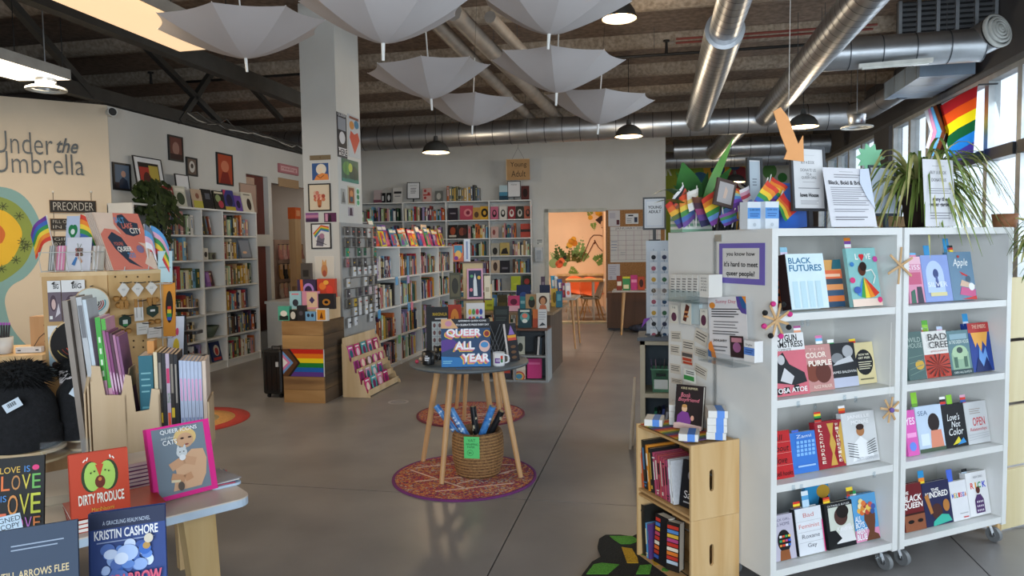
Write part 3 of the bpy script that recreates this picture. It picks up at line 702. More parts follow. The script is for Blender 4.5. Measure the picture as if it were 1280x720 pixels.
rface(2,5,.32,.19,.27,'#2a2422',[('e',.4,.5,.3,.3,'#8e4a3a'),('e',.7,.5,.2,.25,'#5a2a28')],'dark book with two red faces, second shelf, third bay, rear bookcase')
rface(3,2,.50,.19,.28,'#b8c83c',[('r',.3,.4,.7,.5,'#c6d450')],'lime green book facing out low in the right bay, rear bookcase')
rface(3,2,.72,.18,.29,'#27372a',[('e',.5,.6,.3,.2,'#a03a3a'),('r',0,0,1,.25,'#3f7a3c')],'dark green and red book facing out low in the right bay, rear bookcase')
# on top of the rear bookcase
rt=rz[-1]
rtop=random.Random(5)
spine_row(rtop,RO,RTH,rbx[2]+.02,rbx[2]+.72,rt,.33,.22,'standing on top of the rear bookcase','books on top of the rear bookcase',[p for p in PALETTE if p[0]in('orange','forest green','grey','mustard yellow','white','slate blue','black','olive')],.025,.06,hmin=.75)
def tabletop_sign(name,label,P,th,w,h,items,frame='#1c1c1e',stand=.03,tilt=6,cat='sign',t=.014,fw=.012):
    o=thing(name,label,cat,(P[0],P[1],P[2]+t*math.sin(R(tilt))+.001),th,None,tilt)
    fm=M(frame,.45,name='frame')
    b=MB();z0=stand
    b.box(-w/2,w/2,0,t,z0,z0+fw,fm).box(-w/2,w/2,0,t,z0+h-fw,z0+h,fm).box(-w/2,-w/2+fw,0,t,z0+fw,z0+h-fw,fm).box(w/2-fw,w/2,0,t,z0+fw,z0+h-fw,fm)
    b.build('frame',o)
    MB().box(-w/2+fw,w/2-fw,t*.4,t*.8,z0+fw,z0+h-fw,M('#dfe0e2',.6,name='sign_paper',amt=.03)).build('paper',o)
    if stand:MB().box(-.012,.012,0,t,0,z0,fm).box(-w*.25,w*.25,-.03,t+.03,0,.006,fm).build('stand',o)
    if items:art(o,w-2*fw,h-2*fw,items,t*.4,z0+fw,pname='printed_art')
    return o
def onR(x,dy=.12):return RO+ru*((pl(x,250,RO,RTH)-RO).dot(ru))+rv*dy
def at_top(x,z,dy=.12):p=onR(x,dy);return(p.x,p.y,z)
tabletop_sign('framed_sign','black framed notice standing on the rear bookcase below the dome lamp',at_top(515,rt),RTH,.26,.33,[('t','NONFICTION',.2,.8,.8,None,'#333333'),*lines(4,.25,.75,.3,.7)],stand=.07)
tabletop_sign('framed_sign','grey framed notice on the rear bookcase under the cardboard sign',at_top(642,rt),RTH,.26,.32,[('t','POETRY',.25,.75,.75,None,'#555555')],'#4a4a4c',stand=.06)
for k,(x,w,h,c,its,lb_)in enumerate([(470,.17,.26,'#b8a8a8',[('r',0,0,1,.25,'#7a4a5a')],'pale pink book on top of the rear bookcase beside the column'),(476.5,.09,.2,'#1a1a1e',[('r',.3,.2,.7,.7,'#c8c8c8')],'slim black book on top of the rear bookcase'),
        (484,.09,.2,'#202024',[('e',.5,.5,.3,.3,'#c8c8c8')],'second slim black book on top of the rear bookcase'),(495,.19,.30,'#c8c6c2',[('r',.1,.6,.9,.75,'#2a2a2e'),('r',.2,.4,.8,.46,'#7a7a7e')],'white book with a dark title strip on the rear bookcase'),(532,.18,.28,'#c9a8a0',[('e',.3,.3,.15,.1,'#a83a3a'),('e',.7,.6,.15,.1,'#a83a3a'),('e',.3,.8,.15,.1,'#a83a3a'),('r',.1,.45,.9,.55,'#a83a3a')],'red and white patterned book on the rear bookcase'),
        (547,.15,.22,'#6f716c',[('e',.5,.5,.3,.3,'#b8b8b0')],'small grey book on top of the rear bookcase'),(629,.18,.30,'#4a8aa8',[('r',0,.55,1,1,'#b8d0d8'),('r',0,0,1,.3,'#27465a')],'blue sea-coloured book on top of the rear bookcase'),(656,.16,.28,'#5a2c2a',[('e',.5,.5,.3,.3,'#2a1a1a')],'dark red book on the right end of the rear bookcase top')]):
    p=onR(x);face_book('book',lb_,0,0,0,0,rt,RTH,8,.02,c,its,base=(p.x,p.y,rt),w=w,h=h)
# hanging cardboard sign
p=pl(648,225,RO-rv*.25,RTH)
s_=thing('hanging_sign','brown cardboard Young Adult sign hung by strings above the rear bookcase','sign',p,RTH)
cw,ch=.44,.39
MB().box(-cw/2,cw/2,0,.012,0,ch,M('#b08a5e',.85,name='cardboard',amt=.1,scale=6)).build('board',s_)
MB().box(-cw/2-.012,-cw/2,-.004,.016,-.01,ch+.012,PLY).box(-cw/2,cw/2,-.004,.016,ch,ch+.012,PLY).build('edging',s_)
art(s_,cw,ch,[('t','Young',.16,.58,.86,.88,'#3a2c20'),('t','Adult',.20,.16,.82,.46,'#3a2c20')])
for sx in(-.12,.12):MB().tube([(sx,.006,ch),(0,.006,ch+.22),(0,.006,CEIL-p.z)],.0025,BLACK,5).build('string',s_)
# ================================================================== RIGHT: rolling bookcases
UP=Vector((.462,3.132,0));UTH=34.08
uu=Vector((math.cos(R(UTH)),math.sin(R(UTH)),0));uv=Vector((-math.sin(R(UTH)),math.cos(R(UTH)),0))
uz=[.14,.513,.88,1.248,1.61]
def rolling(label,O,th):
    o=bookcase('rolling_bookcase',label,O,th,[0,.757],uz,.368,.032,0,.10,group='white bookcases on casters')
    for sx in(.05,.707):
        for sy in(.05,.318):
            c=MB().box(sx-.02,sx+.02,sy-.02,sy+.02,-.012,0,CHROME).bar((sx,sy,-.012),(sx+.012,sy-.012,-.062),.024,.012,CHROME).build('caster',o)
            MB().cyl((sx+.004,sy-.014,-.062),(sx+.026,sy-.014,-.062),.0375,.0375,M('#6f7173',.5,name='grey_rubber'),20).cyl((sx,sy-.014,-.062),(sx+.03,sy-.014,-.062),.013,.013,CHROME,12).build('wheel',c)
    return o
r1=rolling('white rolling bookcase at the front left, its side covered in notes',UP,UTH)
r2=rolling('white rolling bookcase at the front right with a trailing plant',UP+uu*.772,UTH)
r3=rolling('white rolling bookcase standing back to back behind the front left one',UP+uu*.757+uv*.742,UTH+180)
r4=rolling('white rolling bookcase standing back to back behind the front right one',UP+uu*1.529+uv*.742,UTH+180)
MB().box(-.004,-.0005,.32,.368,1.46,1.492,M('#a9aaa6',.4,.6,name='plate')).build('joining_plate',r1)
RB=['#d23c30','#e8892e','#f0d23a','#3c9a48','#3a5fae','#7a3f98']
_last={}
def UB(name,lab,x0,x1,yb,yt,k,t,col,items,spine=None,tilt=10,markers=(),d=.05,hard=True,roll=0):
    z=uz[k];xc=(x0+x1)/2;tilt=10
    def place(d):
        Q=pl(xc,yb,UP+uv*d,UTH);w=(pl(x1,yb,UP+uv*d,UTH)-pl(x0,yb,UP+uv*d,UTH)).length
        s0=(Q-UP).dot(uu);lo,hi=(.037,.720)if s0<.765 else(.809,1.492)
        if s0-w/2<lo:s0=lo+w/2
        if s0+w/2>hi:s0=hi-w/2
        return UP+uu*s0+uv*d,w,s0
    Q,w,s0=place(d)
    key=(k,s0<.765);prev=_last.get(key)
    if prev and s0-w/2<prev[0]+.002 and abs(d-prev[1])<.08:  # trim to stand beside its neighbour
        left=prev[0]+.002;right=s0+w/2;w=right-left;s0=(left+right)/2;Q=UP+uu*s0+uv*d
    _last[key]=(s0+w/2,d,t)
    return face_book(name,lab,x0,x1,yb,yt,z,UTH,tilt,t,col,items,'book',None,spine,base=(Q.x,Q.y,z),markers=markers,hard=hard,roll=roll,w=w)
MK=lambda x,cols,h=.045:(x,tuple(cols),h)
PR=('#e8e8e8','#e58aa8','#6fb4e0','#7a4a30','#222222','#d23c30','#e8892e','#f0d23a')
# shelf 1 (top) left case
UB('book','orange and black patterned book at the far left of the top right shelf',969,981,388,343,3,.03,'#2a1d1a',[('r',0,0,1,1,'#c2541e')]+[('e',.2+.3*(i%3),.08+.12*i*.6,.13,.05,'#1e1716')for i in range(12)],d=.20,tilt=14)
UB('book','thick pale blue book titled BLACK FUTURES',990,1037,389,320,3,.055,'#d3e6ee',[('t','BLACK',.06,.82,.66,.93,'#2a6f96',.02),('t','FUTURES',.06,.68,.92,.80,'#2a6f96',.02)]+[('r',.1+.2*i,.02,.24+.2*i,.5,'#bcd8e2')for i in range(4)],spine='#2a1a1a',markers=[MK(.1,['#d8c8e0','#8fc0d8'])],tilt=8,d=.05)
UB('book','small book with orange, blue and cream stripes beside BLACK FUTURES',1033,1057,386.5,326,3,.02,'#d8a05a',[('r',0,0,1,.12,'#2f4a66'),('r',0,.12,1,.24,'#d8743a'),('r',0,.24,1,.36,'#3a5470'),('r',0,.36,1,.48,'#e0935a'),('r',0,.48,1,.6,'#3a4a58'),('r',0,.6,1,.78,'#dd6a40'),('p',[(.5,.8),(1,.8),(1,1),(.6,1)],'#2f6470'),('r',.1,.64,.9,.70,'#f0c0a0')],tilt=12,d=.10)
UB('book','LOVE book with a dancing figure in a rainbow skirt',1062,1103,386,311,3,.018,'#8cc4c4',[('t','L',.28,.80,.38,.90,'#f4f4f0',.02),('e',.46,.86,.06,.035,'#d8303a'),('e',.52,.86,.06,.035,'#d8303a'),('p',[(.40,.85),(.58,.85),(.49,.77)],'#d8303a'),('t','VE',.6,.80,.8,.90,'#f4f4f0',.02),('e',.45,.62,.13,.10,'#5a3020'),('e',.5,.68,.12,.08,'#2a1a16'),
    ('p',[(.45,.5),(.2,.2),(.32,.16)],'#3f8fd0'),('p',[(.46,.5),(.32,.16),(.46,.14)],'#3fa04a'),('p',[(.47,.5),(.46,.14),(.62,.14)],'#f0d23a'),('p',[(.48,.5),(.62,.14),(.78,.16)],'#f0902e'),('p',[(.49,.5),(.78,.16),(.94,.22)],'#d8402e'),('r',0,0,1,.13,'#f0d8c8'),('e',.08,.45,.09,.05,'#d83a78'),('e',.12,.72,.07,.04,'#3a7fc0'),('e',.93,.8,.08,.05,'#c84a9a'),('e',.92,.1,.08,.05,'#e0407a'),('e',.2,.28,.12,.06,'#3a5fae'),('l',[(.55,.6),(.75,.62),(.85,.5),(.75,.38)],.006,'#f0f0ea')],
    markers=[MK(.15,['#e58aa8','#e8e8e8','#7a4a98','#e8892e'],.06)],tilt=8,d=.06)
UB('book','grey purple book half hidden behind a wooden snowflake',1104,1116,385,313,3,.02,'#77809a',[('e',.5,.3,.35,.2,'#2c2a34'),('r',0,0,1,.1,'#7a5a40')],tilt=8,d=.10)
# shelf 2
UB('book','Shotgun Seamstress zine book with a seated figure on pink',969,1013,497,418,2,.02,'#cf6a78',[('r',0,.72,1,1,'#dcdcdc'),('t','SHOTGUN',.03,.87,.8,.98,'#17181a',.03),('t','SEAMSTRESS',.0,.77,.95,.87,'#17181a',.02),('t','THE COMPLETE',.05,.72,.6,.755,'#333333'),('p',[(.1,.22),(.15,.6),(.35,.7),(.5,.5),(.9,.35),(.95,.2),(.6,.16)],'#26272b'),('p',[(.2,.25),(.35,.45),(.6,.3),(.5,.18)],'#c9c9cc'),('e',.28,.58,.1,.08,'#b9b9bc'),('r',.08,.03,.2,.13,'#1b1b1d'),('r',.28,.04,.42,.14,'#1b1b1d'),('r',.55,.06,.7,.16,'#1b1b1d'),('t','OSA ATOE',.1,.05,.92,.13,'#e8e8e8',.02)],markers=[MK(.9,['#d04a3a','#e8a07a','#f0f0f0','#b05a90'],.04)],tilt=9,d=.04,hard=False)
UB('book','THE COLOR PURPLE paperback in pink and brown',1009,1044,492,432,2,.02,'#c08a86',[('t','THE',.2,.88,.8,.93,'#d8b0a8'),('t','COLOR',.1,.72,.82,.84,'#f2e6da',.02),('e',.3,.42,.27,.22,'#7a3f30'),('e',.65,.38,.28,.22,'#5f2f26'),('t','PURPLE',.16,.54,.98,.66,'#f2e6da',.03),('t','ALICE WALKER',.25,.06,.9,.13,'#eadccc')],markers=[MK(.7,['#2c8a4a','#e8e8e8','#6fb4e0','#d87aa8'],.05)],tilt=9,d=.06,hard=False)
UB('book','black and white James Baldwin paperback',1041,1074,489,430,2,.022,'#26282c',[('e',.72,.8,.2,.14,'#a8aaae'),('e',.3,.66,.22,.12,'#7f8286'),('p',[(.1,.5),(.9,.56),(.8,.7),(.3,.6)],'#c2c4c8'),('r',0,0,1,.22,'#b7bcd0'),('t','JAMES BALDWIN',.05,.30,.95,.37,'#e8e8e8')],markers=[MK(.2,['#2a8f50','#f0f0f0'],.03)],tilt=9,d=.075,hard=False)
UB('book','pale yellow book with a black oval, HOW WE GET FREE',1068,1102,486,429,2,.018,'#ded0a0',[('e',.5,.52,.42,.31,'#24252a'),('t','HOW WE',.25,.68,.75,.73,'#e8e2c8',.02),('t','GET FREE',.22,.60,.78,.65,'#e8e2c8',.02),*lines(4,.2,.85,.34,.55,'#d8d2b8',.4),('r',.2,.1,.85,.13,'#6a6450')],markers=[MK(.12,['#7a4a30','#d23c30','#f0d23a'],.03)],tilt=9,d=.09,hard=False)
# shelf 3
UB('book','red paperback titled all about love',967,993,602,540,1,.02,'#b8272b',[('t','all',.3,.80,.65,.92,'#17181a',0,.2),('t','about',.15,.57,.9,.70,'#17181a',0,.2),('t','love',.25,.32,.75,.46,'#17181a',0,.2),('r',0,.76,1,.765,'#e0b0a8'),('r',0,.53,1,.535,'#e0b0a8'),('r',0,.28,1,.285,'#e0b0a8'),('t','bell hooks',.15,.06,.95,.16,'#17181a')],tilt=9,d=.05,hard=False)
UB('book','bright blue book with fine patterned lettering',993,1024,597,541,1,.022,'#3c76c8',[('r',.2+.15*(i%5),.42+.1*(i//5),.31+.15*(i%5),.49+.1*(i//5),'#7fb4e8')for i in range(20)]+[('t','Zami',.2,.86,.8,.94,'#cfe0f4'),('r',.15,.16,.85,.2,'#9cc0ea')],markers=[MK(.3,['#b04a98','#4a6ac8'],.02)],tilt=9,d=.07,hard=False)
UB('book','crimson book with gold ornament and vertical titles',1022,1058,591,528,1,.03,'#9a2430',[('p',[(.45,.05),(.7,.05),(.62,.3),(.72,.5),(.62,.7),(.7,.95),(.45,.95),(.55,.7),(.48,.5),(.55,.3)],'#c9a04a'),('p',[(.95,.05),(1,.05),(1,.95),(.95,.95),(.82,.7),(.9,.5),(.82,.3)],'#c9a04a')]+[('t',ch,.12,.88-.085*i,.26,.94-.085*i,'#e8d8c8',.02)for i,ch in enumerate('BLACKHORSE')]+[('t',ch,.72,.88-.085*i,.84,.94-.085*i,'#e8d8c8',.02)for i,ch in enumerate('WITHDESIRE')],markers=[MK(.25,['#f0f0f0','#d23c30','#222222','#3c9a48','#f0d23a','#d23c30'],.055)],tilt=9,d=.07)
UB('book','white book with a portrait in ruffled white clothes',1053,1104,586,516,1,.026,'#d4d6d8',[('t','JANELLE',.18,.86,.85,.94,'#f6f6f8'),('t','MONAE',.28,.76,.8,.84,'#f6f6f8'),('e',.52,.62,.12,.1,'#b07a50'),('e',.52,.7,.12,.06,'#3a2a28'),('p',[(.2,.05),(.3,.4),(.5,.52),(.7,.4),(.85,.1)],'#eef0f2'),*[('l',[(.1,.42-.05*i),(.38,.36-.05*i)],.003,'#34363c')for i in range(6)],*[('l',[(.65,.36-.04*i),(.92,.44-.05*i)],.003,'#34363c')for i in range(6)],('t','DIRTY COMPUTER',.3,.05,.95,.11,'#b8bcc4')],markers=[MK(.12,['#222222','#d23c30','#e8892e','#f0f0f0'],.045)],tilt=11,d=.07)
# shelf 4
UB('book','grey lilac book Black Girl, Call Home with hair clips',967,996,709,645,0,.02,'#b9b4c4',[('t','BLACK GIRL,',.1,.86,.9,.92,'#55536a'),('t','CALL HOME',.06,.76,.85,.83,'#55536a'),('e',.55,.42,.28,.25,'#1c1a1c'),('p',[(.3,.0),(.75,.0),(.72,.22),(.35,.22)],'#8a5230'),*[('r',.34+.12*(i%4),.3+.1*(i//4),.44+.12*(i%4),.35+.1*(i//4),c)for i,c in enumerate(['#c8803a','#d04030','#f0f0f0','#3a6ac0','#3a9a60','#e07030','#c04a80','#3a5ac8','#e0e0e0','#d05030','#48a060','#f0c040'])]],markers=[MK(.15,['#c03a98','#e8e8e8','#e8892e','#d23c30','#222222','#e8892e'],.06)],tilt=9,d=.06)
UB('book','white book titled Bad Feminist by Roxane Gay',1000,1032,701,636,0,.03,'#d9dce2',[('t','Bad',.3,.80,.7,.89,'#c2706a'),('t','Feminist',.1,.57,.88,.66,'#cf7a72'),('t','Roxane',.18,.35,.85,.44,'#6a6a72'),('t','Gay',.35,.13,.7,.24,'#6a6a72'),('r',.05,.72,.95,.724,'#8a8a90'),('r',.05,.49,.95,.494,'#8a8a90'),('r',.05,.27,.95,.274,'#8a8a90'),('r',.965,0,1,.7,'#d03a78')],spine='#26282c',markers=[MK(.2,['#3a5fae','#7a4a30','#f0d23a','#d23c30'],.04),MK(.55,['#b8d4e8','#b8d4e8','#5aa0d0','#d8e4ec'],.08)],tilt=9,d=.055)
_keep=dict(_last);_last={}
UB('book','tall blue book with a flower crown half hidden on the bottom shelf',1014,1043,684,606,0,.02,'#2f86b8',[('e',.75,.62,.25,.2,'#241d1a'),('e',.75,.85,.28,.12,'#b08a30'),('p',[(.5,0),(1,0),(1,.5),(.7,.5)],'#2a201c')],d=.16)
_last=_keep
UB('book','black and cream paperback with a woman looking down',1037,1071,691,629,0,.03,'#1c1d20',[('r',.12,.12,.98,.9,'#c7ccc0'),('e',.55,.68,.24,.2,'#4b302a'),('e',.62,.78,.22,.15,'#1f1917'),('p',[(.3,.1),(.5,.45),(.85,.5),(1,.1)],'#d8d8d8'),('t','Kindred',.35,.36,.95,.46,'#e8e8ea',0,.2),('p',[(0,0),(.5,.2),(.3,.4),(0,.4)],'#17181a'),('t','OCTAVIA E. BUTLER',.1,.92,.9,.96,'#d8d8d8')],markers=[MK(.2,['#7a4a30','#f0d23a','#e8892e','#d23c30'],.035)],tilt=9,d=.05)
UB('book',"blue and pink book with a flower-crowned profile, ALL BOYS AREN'T BLUE",1068,1110,682,619,0,.024,'#5a9ed0',[('r',0,0,1,.25,'#d890b0'),('p',[(.45,.0),(1,.0),(.95,.1),(.8,.15),(.88,.4),(.9,.55),(.75,.75),(.5,.7),(.45,.45),(.6,.2)],'#6a412c'),*[('e',.3+.1*(i%6)+.03*(i//6),.66+.1*(i//6)-.05*(i%2),.09,.06,c)for i,c in enumerate(['#e8b04a','#d8703a','#e8d8a0','#c04a3a','#e0a040','#3a5a98','#f0e0b0','#d89040','#a83a3a','#e8c860','#c85a50','#4a5aa0','#f0d890','#e07a40'])],('t','ALL',.06,.44,.3,.56,'#f0f4f8',.02),('t','BOYS',.06,.31,.4,.43,'#f0f4f8',.02),("t","AREN'T",.06,.18,.5,.30,'#f0f4f8',.02),('t','BLUE',.06,.05,.45,.17,'#f0f4f8',.02)],markers=[MK(.1,['#d23c30','#7a4a30','#f0d23a'],.05),MK(.22,['#f0f0f0','#2a8f50'],.03)],tilt=10,d=.06)
# right case
UB('book','pink book with a couple, left end of the top shelf, right case',1138,1157.5,380,322,3,.018,'#d990ac',[('r',0,.84,1,1,'#e8b8c8'),('t','KISS',.1,.72,.9,.82,'#f6e6ee'),('r',.1,.4,.9,.66,'#c45a7c'),('p',[(.5,0),(.9,0),(.85,.35),(.55,.35)],'#3a3a4a'),('p',[(.1,0),(.4,0),(.4,.3),(.15,.25)],'#3a6a58')],markers=[MK(.7,['#f0f0f0','#e58aa8','#6fb4e0'],.03)],tilt=9,d=.06)
UB('book','periwinkle blue book with a figure under an arch',1156,1192,378,320,3,.022,'#8a9fd8',[('e',.45,.58,.32,.3,'#b8cbee'),('r',.13,.2,.77,.58,'#b8cbee'),('e',.48,.6,.1,.1,'#35467c'),('p',[(.42,.3),(.58,.3),(.52,.55),(.46,.55)],'#4a5a94'),('t','SILVER',.15,.32,.85,.42,'#eef2fa'),('r',.2,.12,.8,.2,'#d8cf9a')],markers=[MK(.35,['#2f8fc8','#2f8fc8'],.06)],tilt=10,d=.06)
UB('book','grey blue book titled Apple with sliced fruit',1184,1222,375,316,3,.022,'#6a8aa4',[('t','Apple',.18,.66,.8,.86,'#eef0ee',0,.25),('p',[(.4,.6),(.75,.5),(.8,.46),(.5,.52)],'#c8383a'),('p',[(.35,.3),(.95,.22),(.98,.3),(.45,.42)],'#d8b8a0'),('p',[(.3,.12),(.95,.05),(.98,.2),(.4,.28)],'#c85a8a'),('p',[(.35,.02),(.98,0),(.98,.08)],'#c8302e'),('e',.82,.27,.12,.08,'#eceff2'),('e',.72,.43,.1,.07,'#4c6478'),('e',.42,.9,.05,.03,'#a83a3a')],markers=[MK(.1,['#2f7fa8','#2f8fc8','#2f8fc8'],.08),MK(.25,['#3a5fae','#f0d23a','#d23c30','#222222'],.045)],tilt=12,d=.06)
UB('book','dark grey green book at the left of the second shelf, right case',1137,1159,476,416,2,.022,'#4c6664',[('e',.7,.3,.25,.1,'#c8a03a'),('t','WILD',.2,.78,.9,.88,'#a8b8b0'),('t','HOUSE',.15,.66,.95,.76,'#a8b8b0'),*[('l',[(.1,.1+.12*i),(.9,.2+.1*i)],.003,'#708a80')for i in range(4)]],tilt=10,d=.05)
UB('book','white and red book titled BAD CREE',1156,1190,473,415,2,.024,'#dcdad6',[('r',0,0,1,.5,'#b23a2a'),*[('p',[(.5,.25),(.5+.5*math.cos(a),.25+.25*math.sin(a)),(.5+.5*math.cos(a+.12),.25+.25*math.sin(a+.12))],'#4a1814')for a in[i*.42 for i in range(15)]],('t','BAD',.2,.80,.95,.94,'#2a2628'),('t','CREE',.2,.63,.98,.77,'#2a2628'),('t','JESSICA JOHNS',.25,.54,.9,.58,'#c05a48')],markers=[MK(.25,['#f0d23a','#d23c30','#f0f0f0'],.03),MK(.28,['#8cc83a','#8cc83a','#5aa83a'],.065),MK(.85,['#d8a8c0','#b8c8e0'],.03)],tilt=9,d=.05)
UB('book','green house novel with a lit pale green building',1187,1217,469,414,2,.02,'#5e7f86',[('r',.1,.12,.9,.5,'#8fae92'),('e',.5,.5,.36,.16,'#a8c4a0'),('e',.5,.55,.14,.07,'#384a48'),('r',.2,.16,.35,.4,'#4a6a5a'),('r',.65,.16,.8,.4,'#4a6a5a'),('r',.1,.8,.9,.92,'#8aa8b4'),('t','IN THE GREEN HOUSE',.05,.7,.95,.78,'#e0ece8'),('r',0,0,1,.12,'#2f4448'),('t','KARIN HALL DAWSON',.1,.03,.9,.08,'#cfd8d4')],tilt=11,d=.05)
UB('book','thick dark blue book with a red sky and yellow light',1212,1253,467,405,2,.035,'#27418e',[('r',0,.8,1,1,'#b23a3a'),('p',[(.1,.8),(.9,.8),(.75,.5),(.6,.62),(.5,.4),(.35,.6),(.25,.5)],'#e8a850'),('t','THE EMBERS',.2,.88,.85,.96,'#e8c8b0'),('p',[(.3,.1),(.4,.5),(.55,.35),(.7,.5),(.8,.1)],'#6a9ad8'),('p',[(.1,.0),(.3,.3),(.5,.1),(.7,.3),(.9,.0)],'#17285e')],markers=[MK(.12,['#c8d4e8','#2f8fc8','#2f8fc8'],.06)],tilt=10,d=.05)
UB('book','bright pink book at the left of the third shelf, right case',1136,1150,574,514,1,.018,'#d860b0',[('t','YES',.1,.68,.9,.84,'#f4d8ec',.02),('e',.5,.2,.3,.1,'#6a8ae0'),('r',.1,.4,.9,.5,'#f0a0d4')],tilt=8,d=.05)
UB('book','pale blue book with the back of a dark-haired head',1151,1183,568,508,1,.02,'#bfd0e4',[('e',.65,.62,.22,.2,'#2a2020'),('p',[(.45,.05),(.95,.05),(.9,.45),(.5,.45)],'#d88a70'),('r',.1,.15,.42,.4,'#d8e4f0'),('t','SEA',.08,.8,.45,.9,'#5a7090'),('r',.0,0,1,.08,'#4a5a48')],markers=[MK(.1,['#6a9a3a','#8cc83a','#8cc83a'],.08)],tilt=11,d=.06)
UB('book',"black book titled Love's Not Color with white brush lettering",1180,1211,561,506,1,.022,'#1d1e22',[('t',"Love's",.2,.62,.75,.78,'#eceef0',0,.2),('t','Not',.35,.46,.75,.6,'#eceef0',0,.2),('t','Color',.2,.28,.85,.44,'#eceef0',0,.2),('p',[(.3,.06),(.7,.1),(.6,.24)],'#d8c83a'),('p',[(.5,.05),(.9,.08),(.8,.2)],'#3a8ac8')],markers=[MK(.2,['#3a5fae','#d23c30','#222222','#f0f0f0'],.05),MK(.5,['#8cc83a','#8cc83a'],.055)],tilt=9,d=.06)
UB('book','pale grey book titled OPEN in red',1209,1244,557,503,1,.022,'#c6c8ca',[('t','OPEN',.3,.42,.85,.62,'#c0303c',.01),('t','Relationships',.15,.28,.9,.38,'#c0303c',0,.2),*lines(3,.2,.7,.7,.85,'#9a8a80',.3),*[('l',[(.05,.1+.06*i),(.95,.14+.05*i)],.002,'#a8aaae')for i in range(3)]],markers=[MK(.1,['#d23c30','#3a5fae','#d23c30','#e0a8c0'],.05)],tilt=9,d=.06)
UB('book','dark red book titled THE BLACK QUEEN with a face',1133,1158,670,606,0,.022,'#6a1f24',[('t','THE',.05,.78,.35,.85,'#f0ece8',.02),('t','BLACK',.05,.62,.95,.76,'#f0ece8',.02,.15),('t','QUEEN',.0,.46,.98,.6,'#f0ece8',.02,.15),('r',0,0,1,.36,'#8a5238'),('e',.3,.2,.15,.04,'#1a1212'),('e',.75,.2,.14,.04,'#1a1212'),('r',0,.34,1,.38,'#3a1a18')],tilt=9,d=.05)
UB('book','navy book titled THE KINDRED with a teal ruffled figure',1152,1192,664,603,0,.026,'#2a2c4e',[('t','THE',.32,.78,.6,.85,'#f0ece8',.02),('t','KINDRED',.1,.64,.92,.77,'#f0ece8',.02),('e',.45,.32,.2,.18,'#4a2c28'),('p',[(.25,.0),(.95,.05),(.85,.2),(.6,.24),(.4,.16),(.28,.1)],'#3fae9a'),('p',[(.05,.7),(.18,.75),(.3,.3),(.2,.28)],'#b0743a'),('e',.8,.42,.12,.14,'#b0743a')],markers=[MK(.12,['#f0d23a','#e8892e','#2f8fc8','#2f8fc8'],.07)],tilt=10,d=.05)
UB('book','plain white book titled MELISSA in coloured letters',1183,1213,656,602,0,.018,'#dcdce0',[('t',c,.08+.125*i,.58,.18+.125*i,.70,k,.02)for i,(c,k)in enumerate(zip('MELISSA',['#3a5ac8','#e0b030','#3a9a58','#d84a3a','#c84a9a','#3a6ac8','#e07a30']))]+[('r',.4,.16,.9,.18,'#a8a8ac'),('r',.6,.05,.9,.08,'#c84a4a')],markers=[MK(.2,['#4a6ad0','#4a6ad0'],.07)],tilt=10,d=.05,hard=False)
UB('book','white book titled RICK with a figure in a purple sweater',1211,1246,650,591,0,.03,'#e2e2e4',[('t','R',.18,.62,.34,.76,'#d04a3a',.03),('t','I',.40,.62,.46,.76,'#e0a030',.03),('t','C',.52,.62,.68,.76,'#3a9a58',.03),('t','K',.74,.62,.92,.76,'#4a5ac8',.03),('e',.5,.58,.1,.08,'#5a2a22'),('p',[(.3,.06),(.3,.36),(.42,.48),(.6,.48),(.72,.36),(.72,.06)],'#4e3263'),*[('e',.38+.08*(i%4),.12+.1*(i//4),.025,.025,'#d8d0dc')for i in range(12)],('t','ALEX GINO',.3,.86,.75,.91,'#8a8a90')],spine='#d8d8dc',markers=[MK(.12,['#b8c8d8','#1c1d20'],.03)],tilt=8,d=.05)
# clear label clips on shelf edges
CLEAR=mglass('clear_acrylic',(.93,.96,.98),.12)
for(x,y,k)in[(1003,405,3),(1010,404,3),(998,506,2),(1019,509,2),(1056,498,2),(1070,500,2),(992,611,1),(1002,610,1),(1093,594,1),(1096,697,0),(1101,696,0)]:
    P=pl(x,y,UP-uv*.004,UTH);k_=thing('label_clip','clear label clip on the %s shelf edge, %s'%(['bottom','third','second','top'][k],{1003:'left',1010:'right',998:'farthest left',1019:'second from left',1056:'third from left',1070:'farthest right',992:'farthest left',1002:'beside the farthest left',1093:'near the right end',1096:'left of two',1101:'right of two'}[x]),'clip',(P.x,P.y,P.z-.012),UTH,'clear clips on the shelf edges')
    MB().box(-.008,.008,0,.0025,0,.028,CLEAR).build('clip_face',k_)
    MB().box(-.008,.008,-.006,0,.012,.014,CLEAR).build('clip_lip',k_)
# wooden stick snowflakes
STICK=M('#c9a57a',.7,kind='wood',name='craft_stick',c2='#b8915f',scale=20)
def flake(x,y,r,label,poms,ang=0,off=.012,n=3):
    P=pl(x,y,UP-uv*off,UTH);o=thing('snowflake',label,'ornament',P,UTH)
    for i in range(n):
        T=Matrix.Rotation(math.pi*i/n+ang,4,'Y')@Matrix.Translation((0,-.0025*i,0))
        MB().box(-r,r,-.0012,.0012,-.0055,.0055,STICK,T).build('stick',o)
    for i,c in enumerate(poms):
        a=ang+math.pi*i/n
        MB().ball((r*math.cos(a),-.006,r*math.sin(a)),.012,M(c,.95,name='pompom',bump=.6,scale=90),10,6).build('pompom',o)
    return o
flake(970,400,.072,'wooden stick snowflake tipped with pink and black pompoms',['#d83a88','#1a1a1c','#d83a88','#1a1a1c','#d83a88','#1a1a1c','#d83a88','#1a1a1c'],.3,n=4)
flake(1125,332,.085,'plain wooden stick snowflake hanging between the two cases',[],math.pi/2+.1)
o=flake(1112,512,.06,'small spiky wooden snowflake with a purple centre',[],.2,n=4)
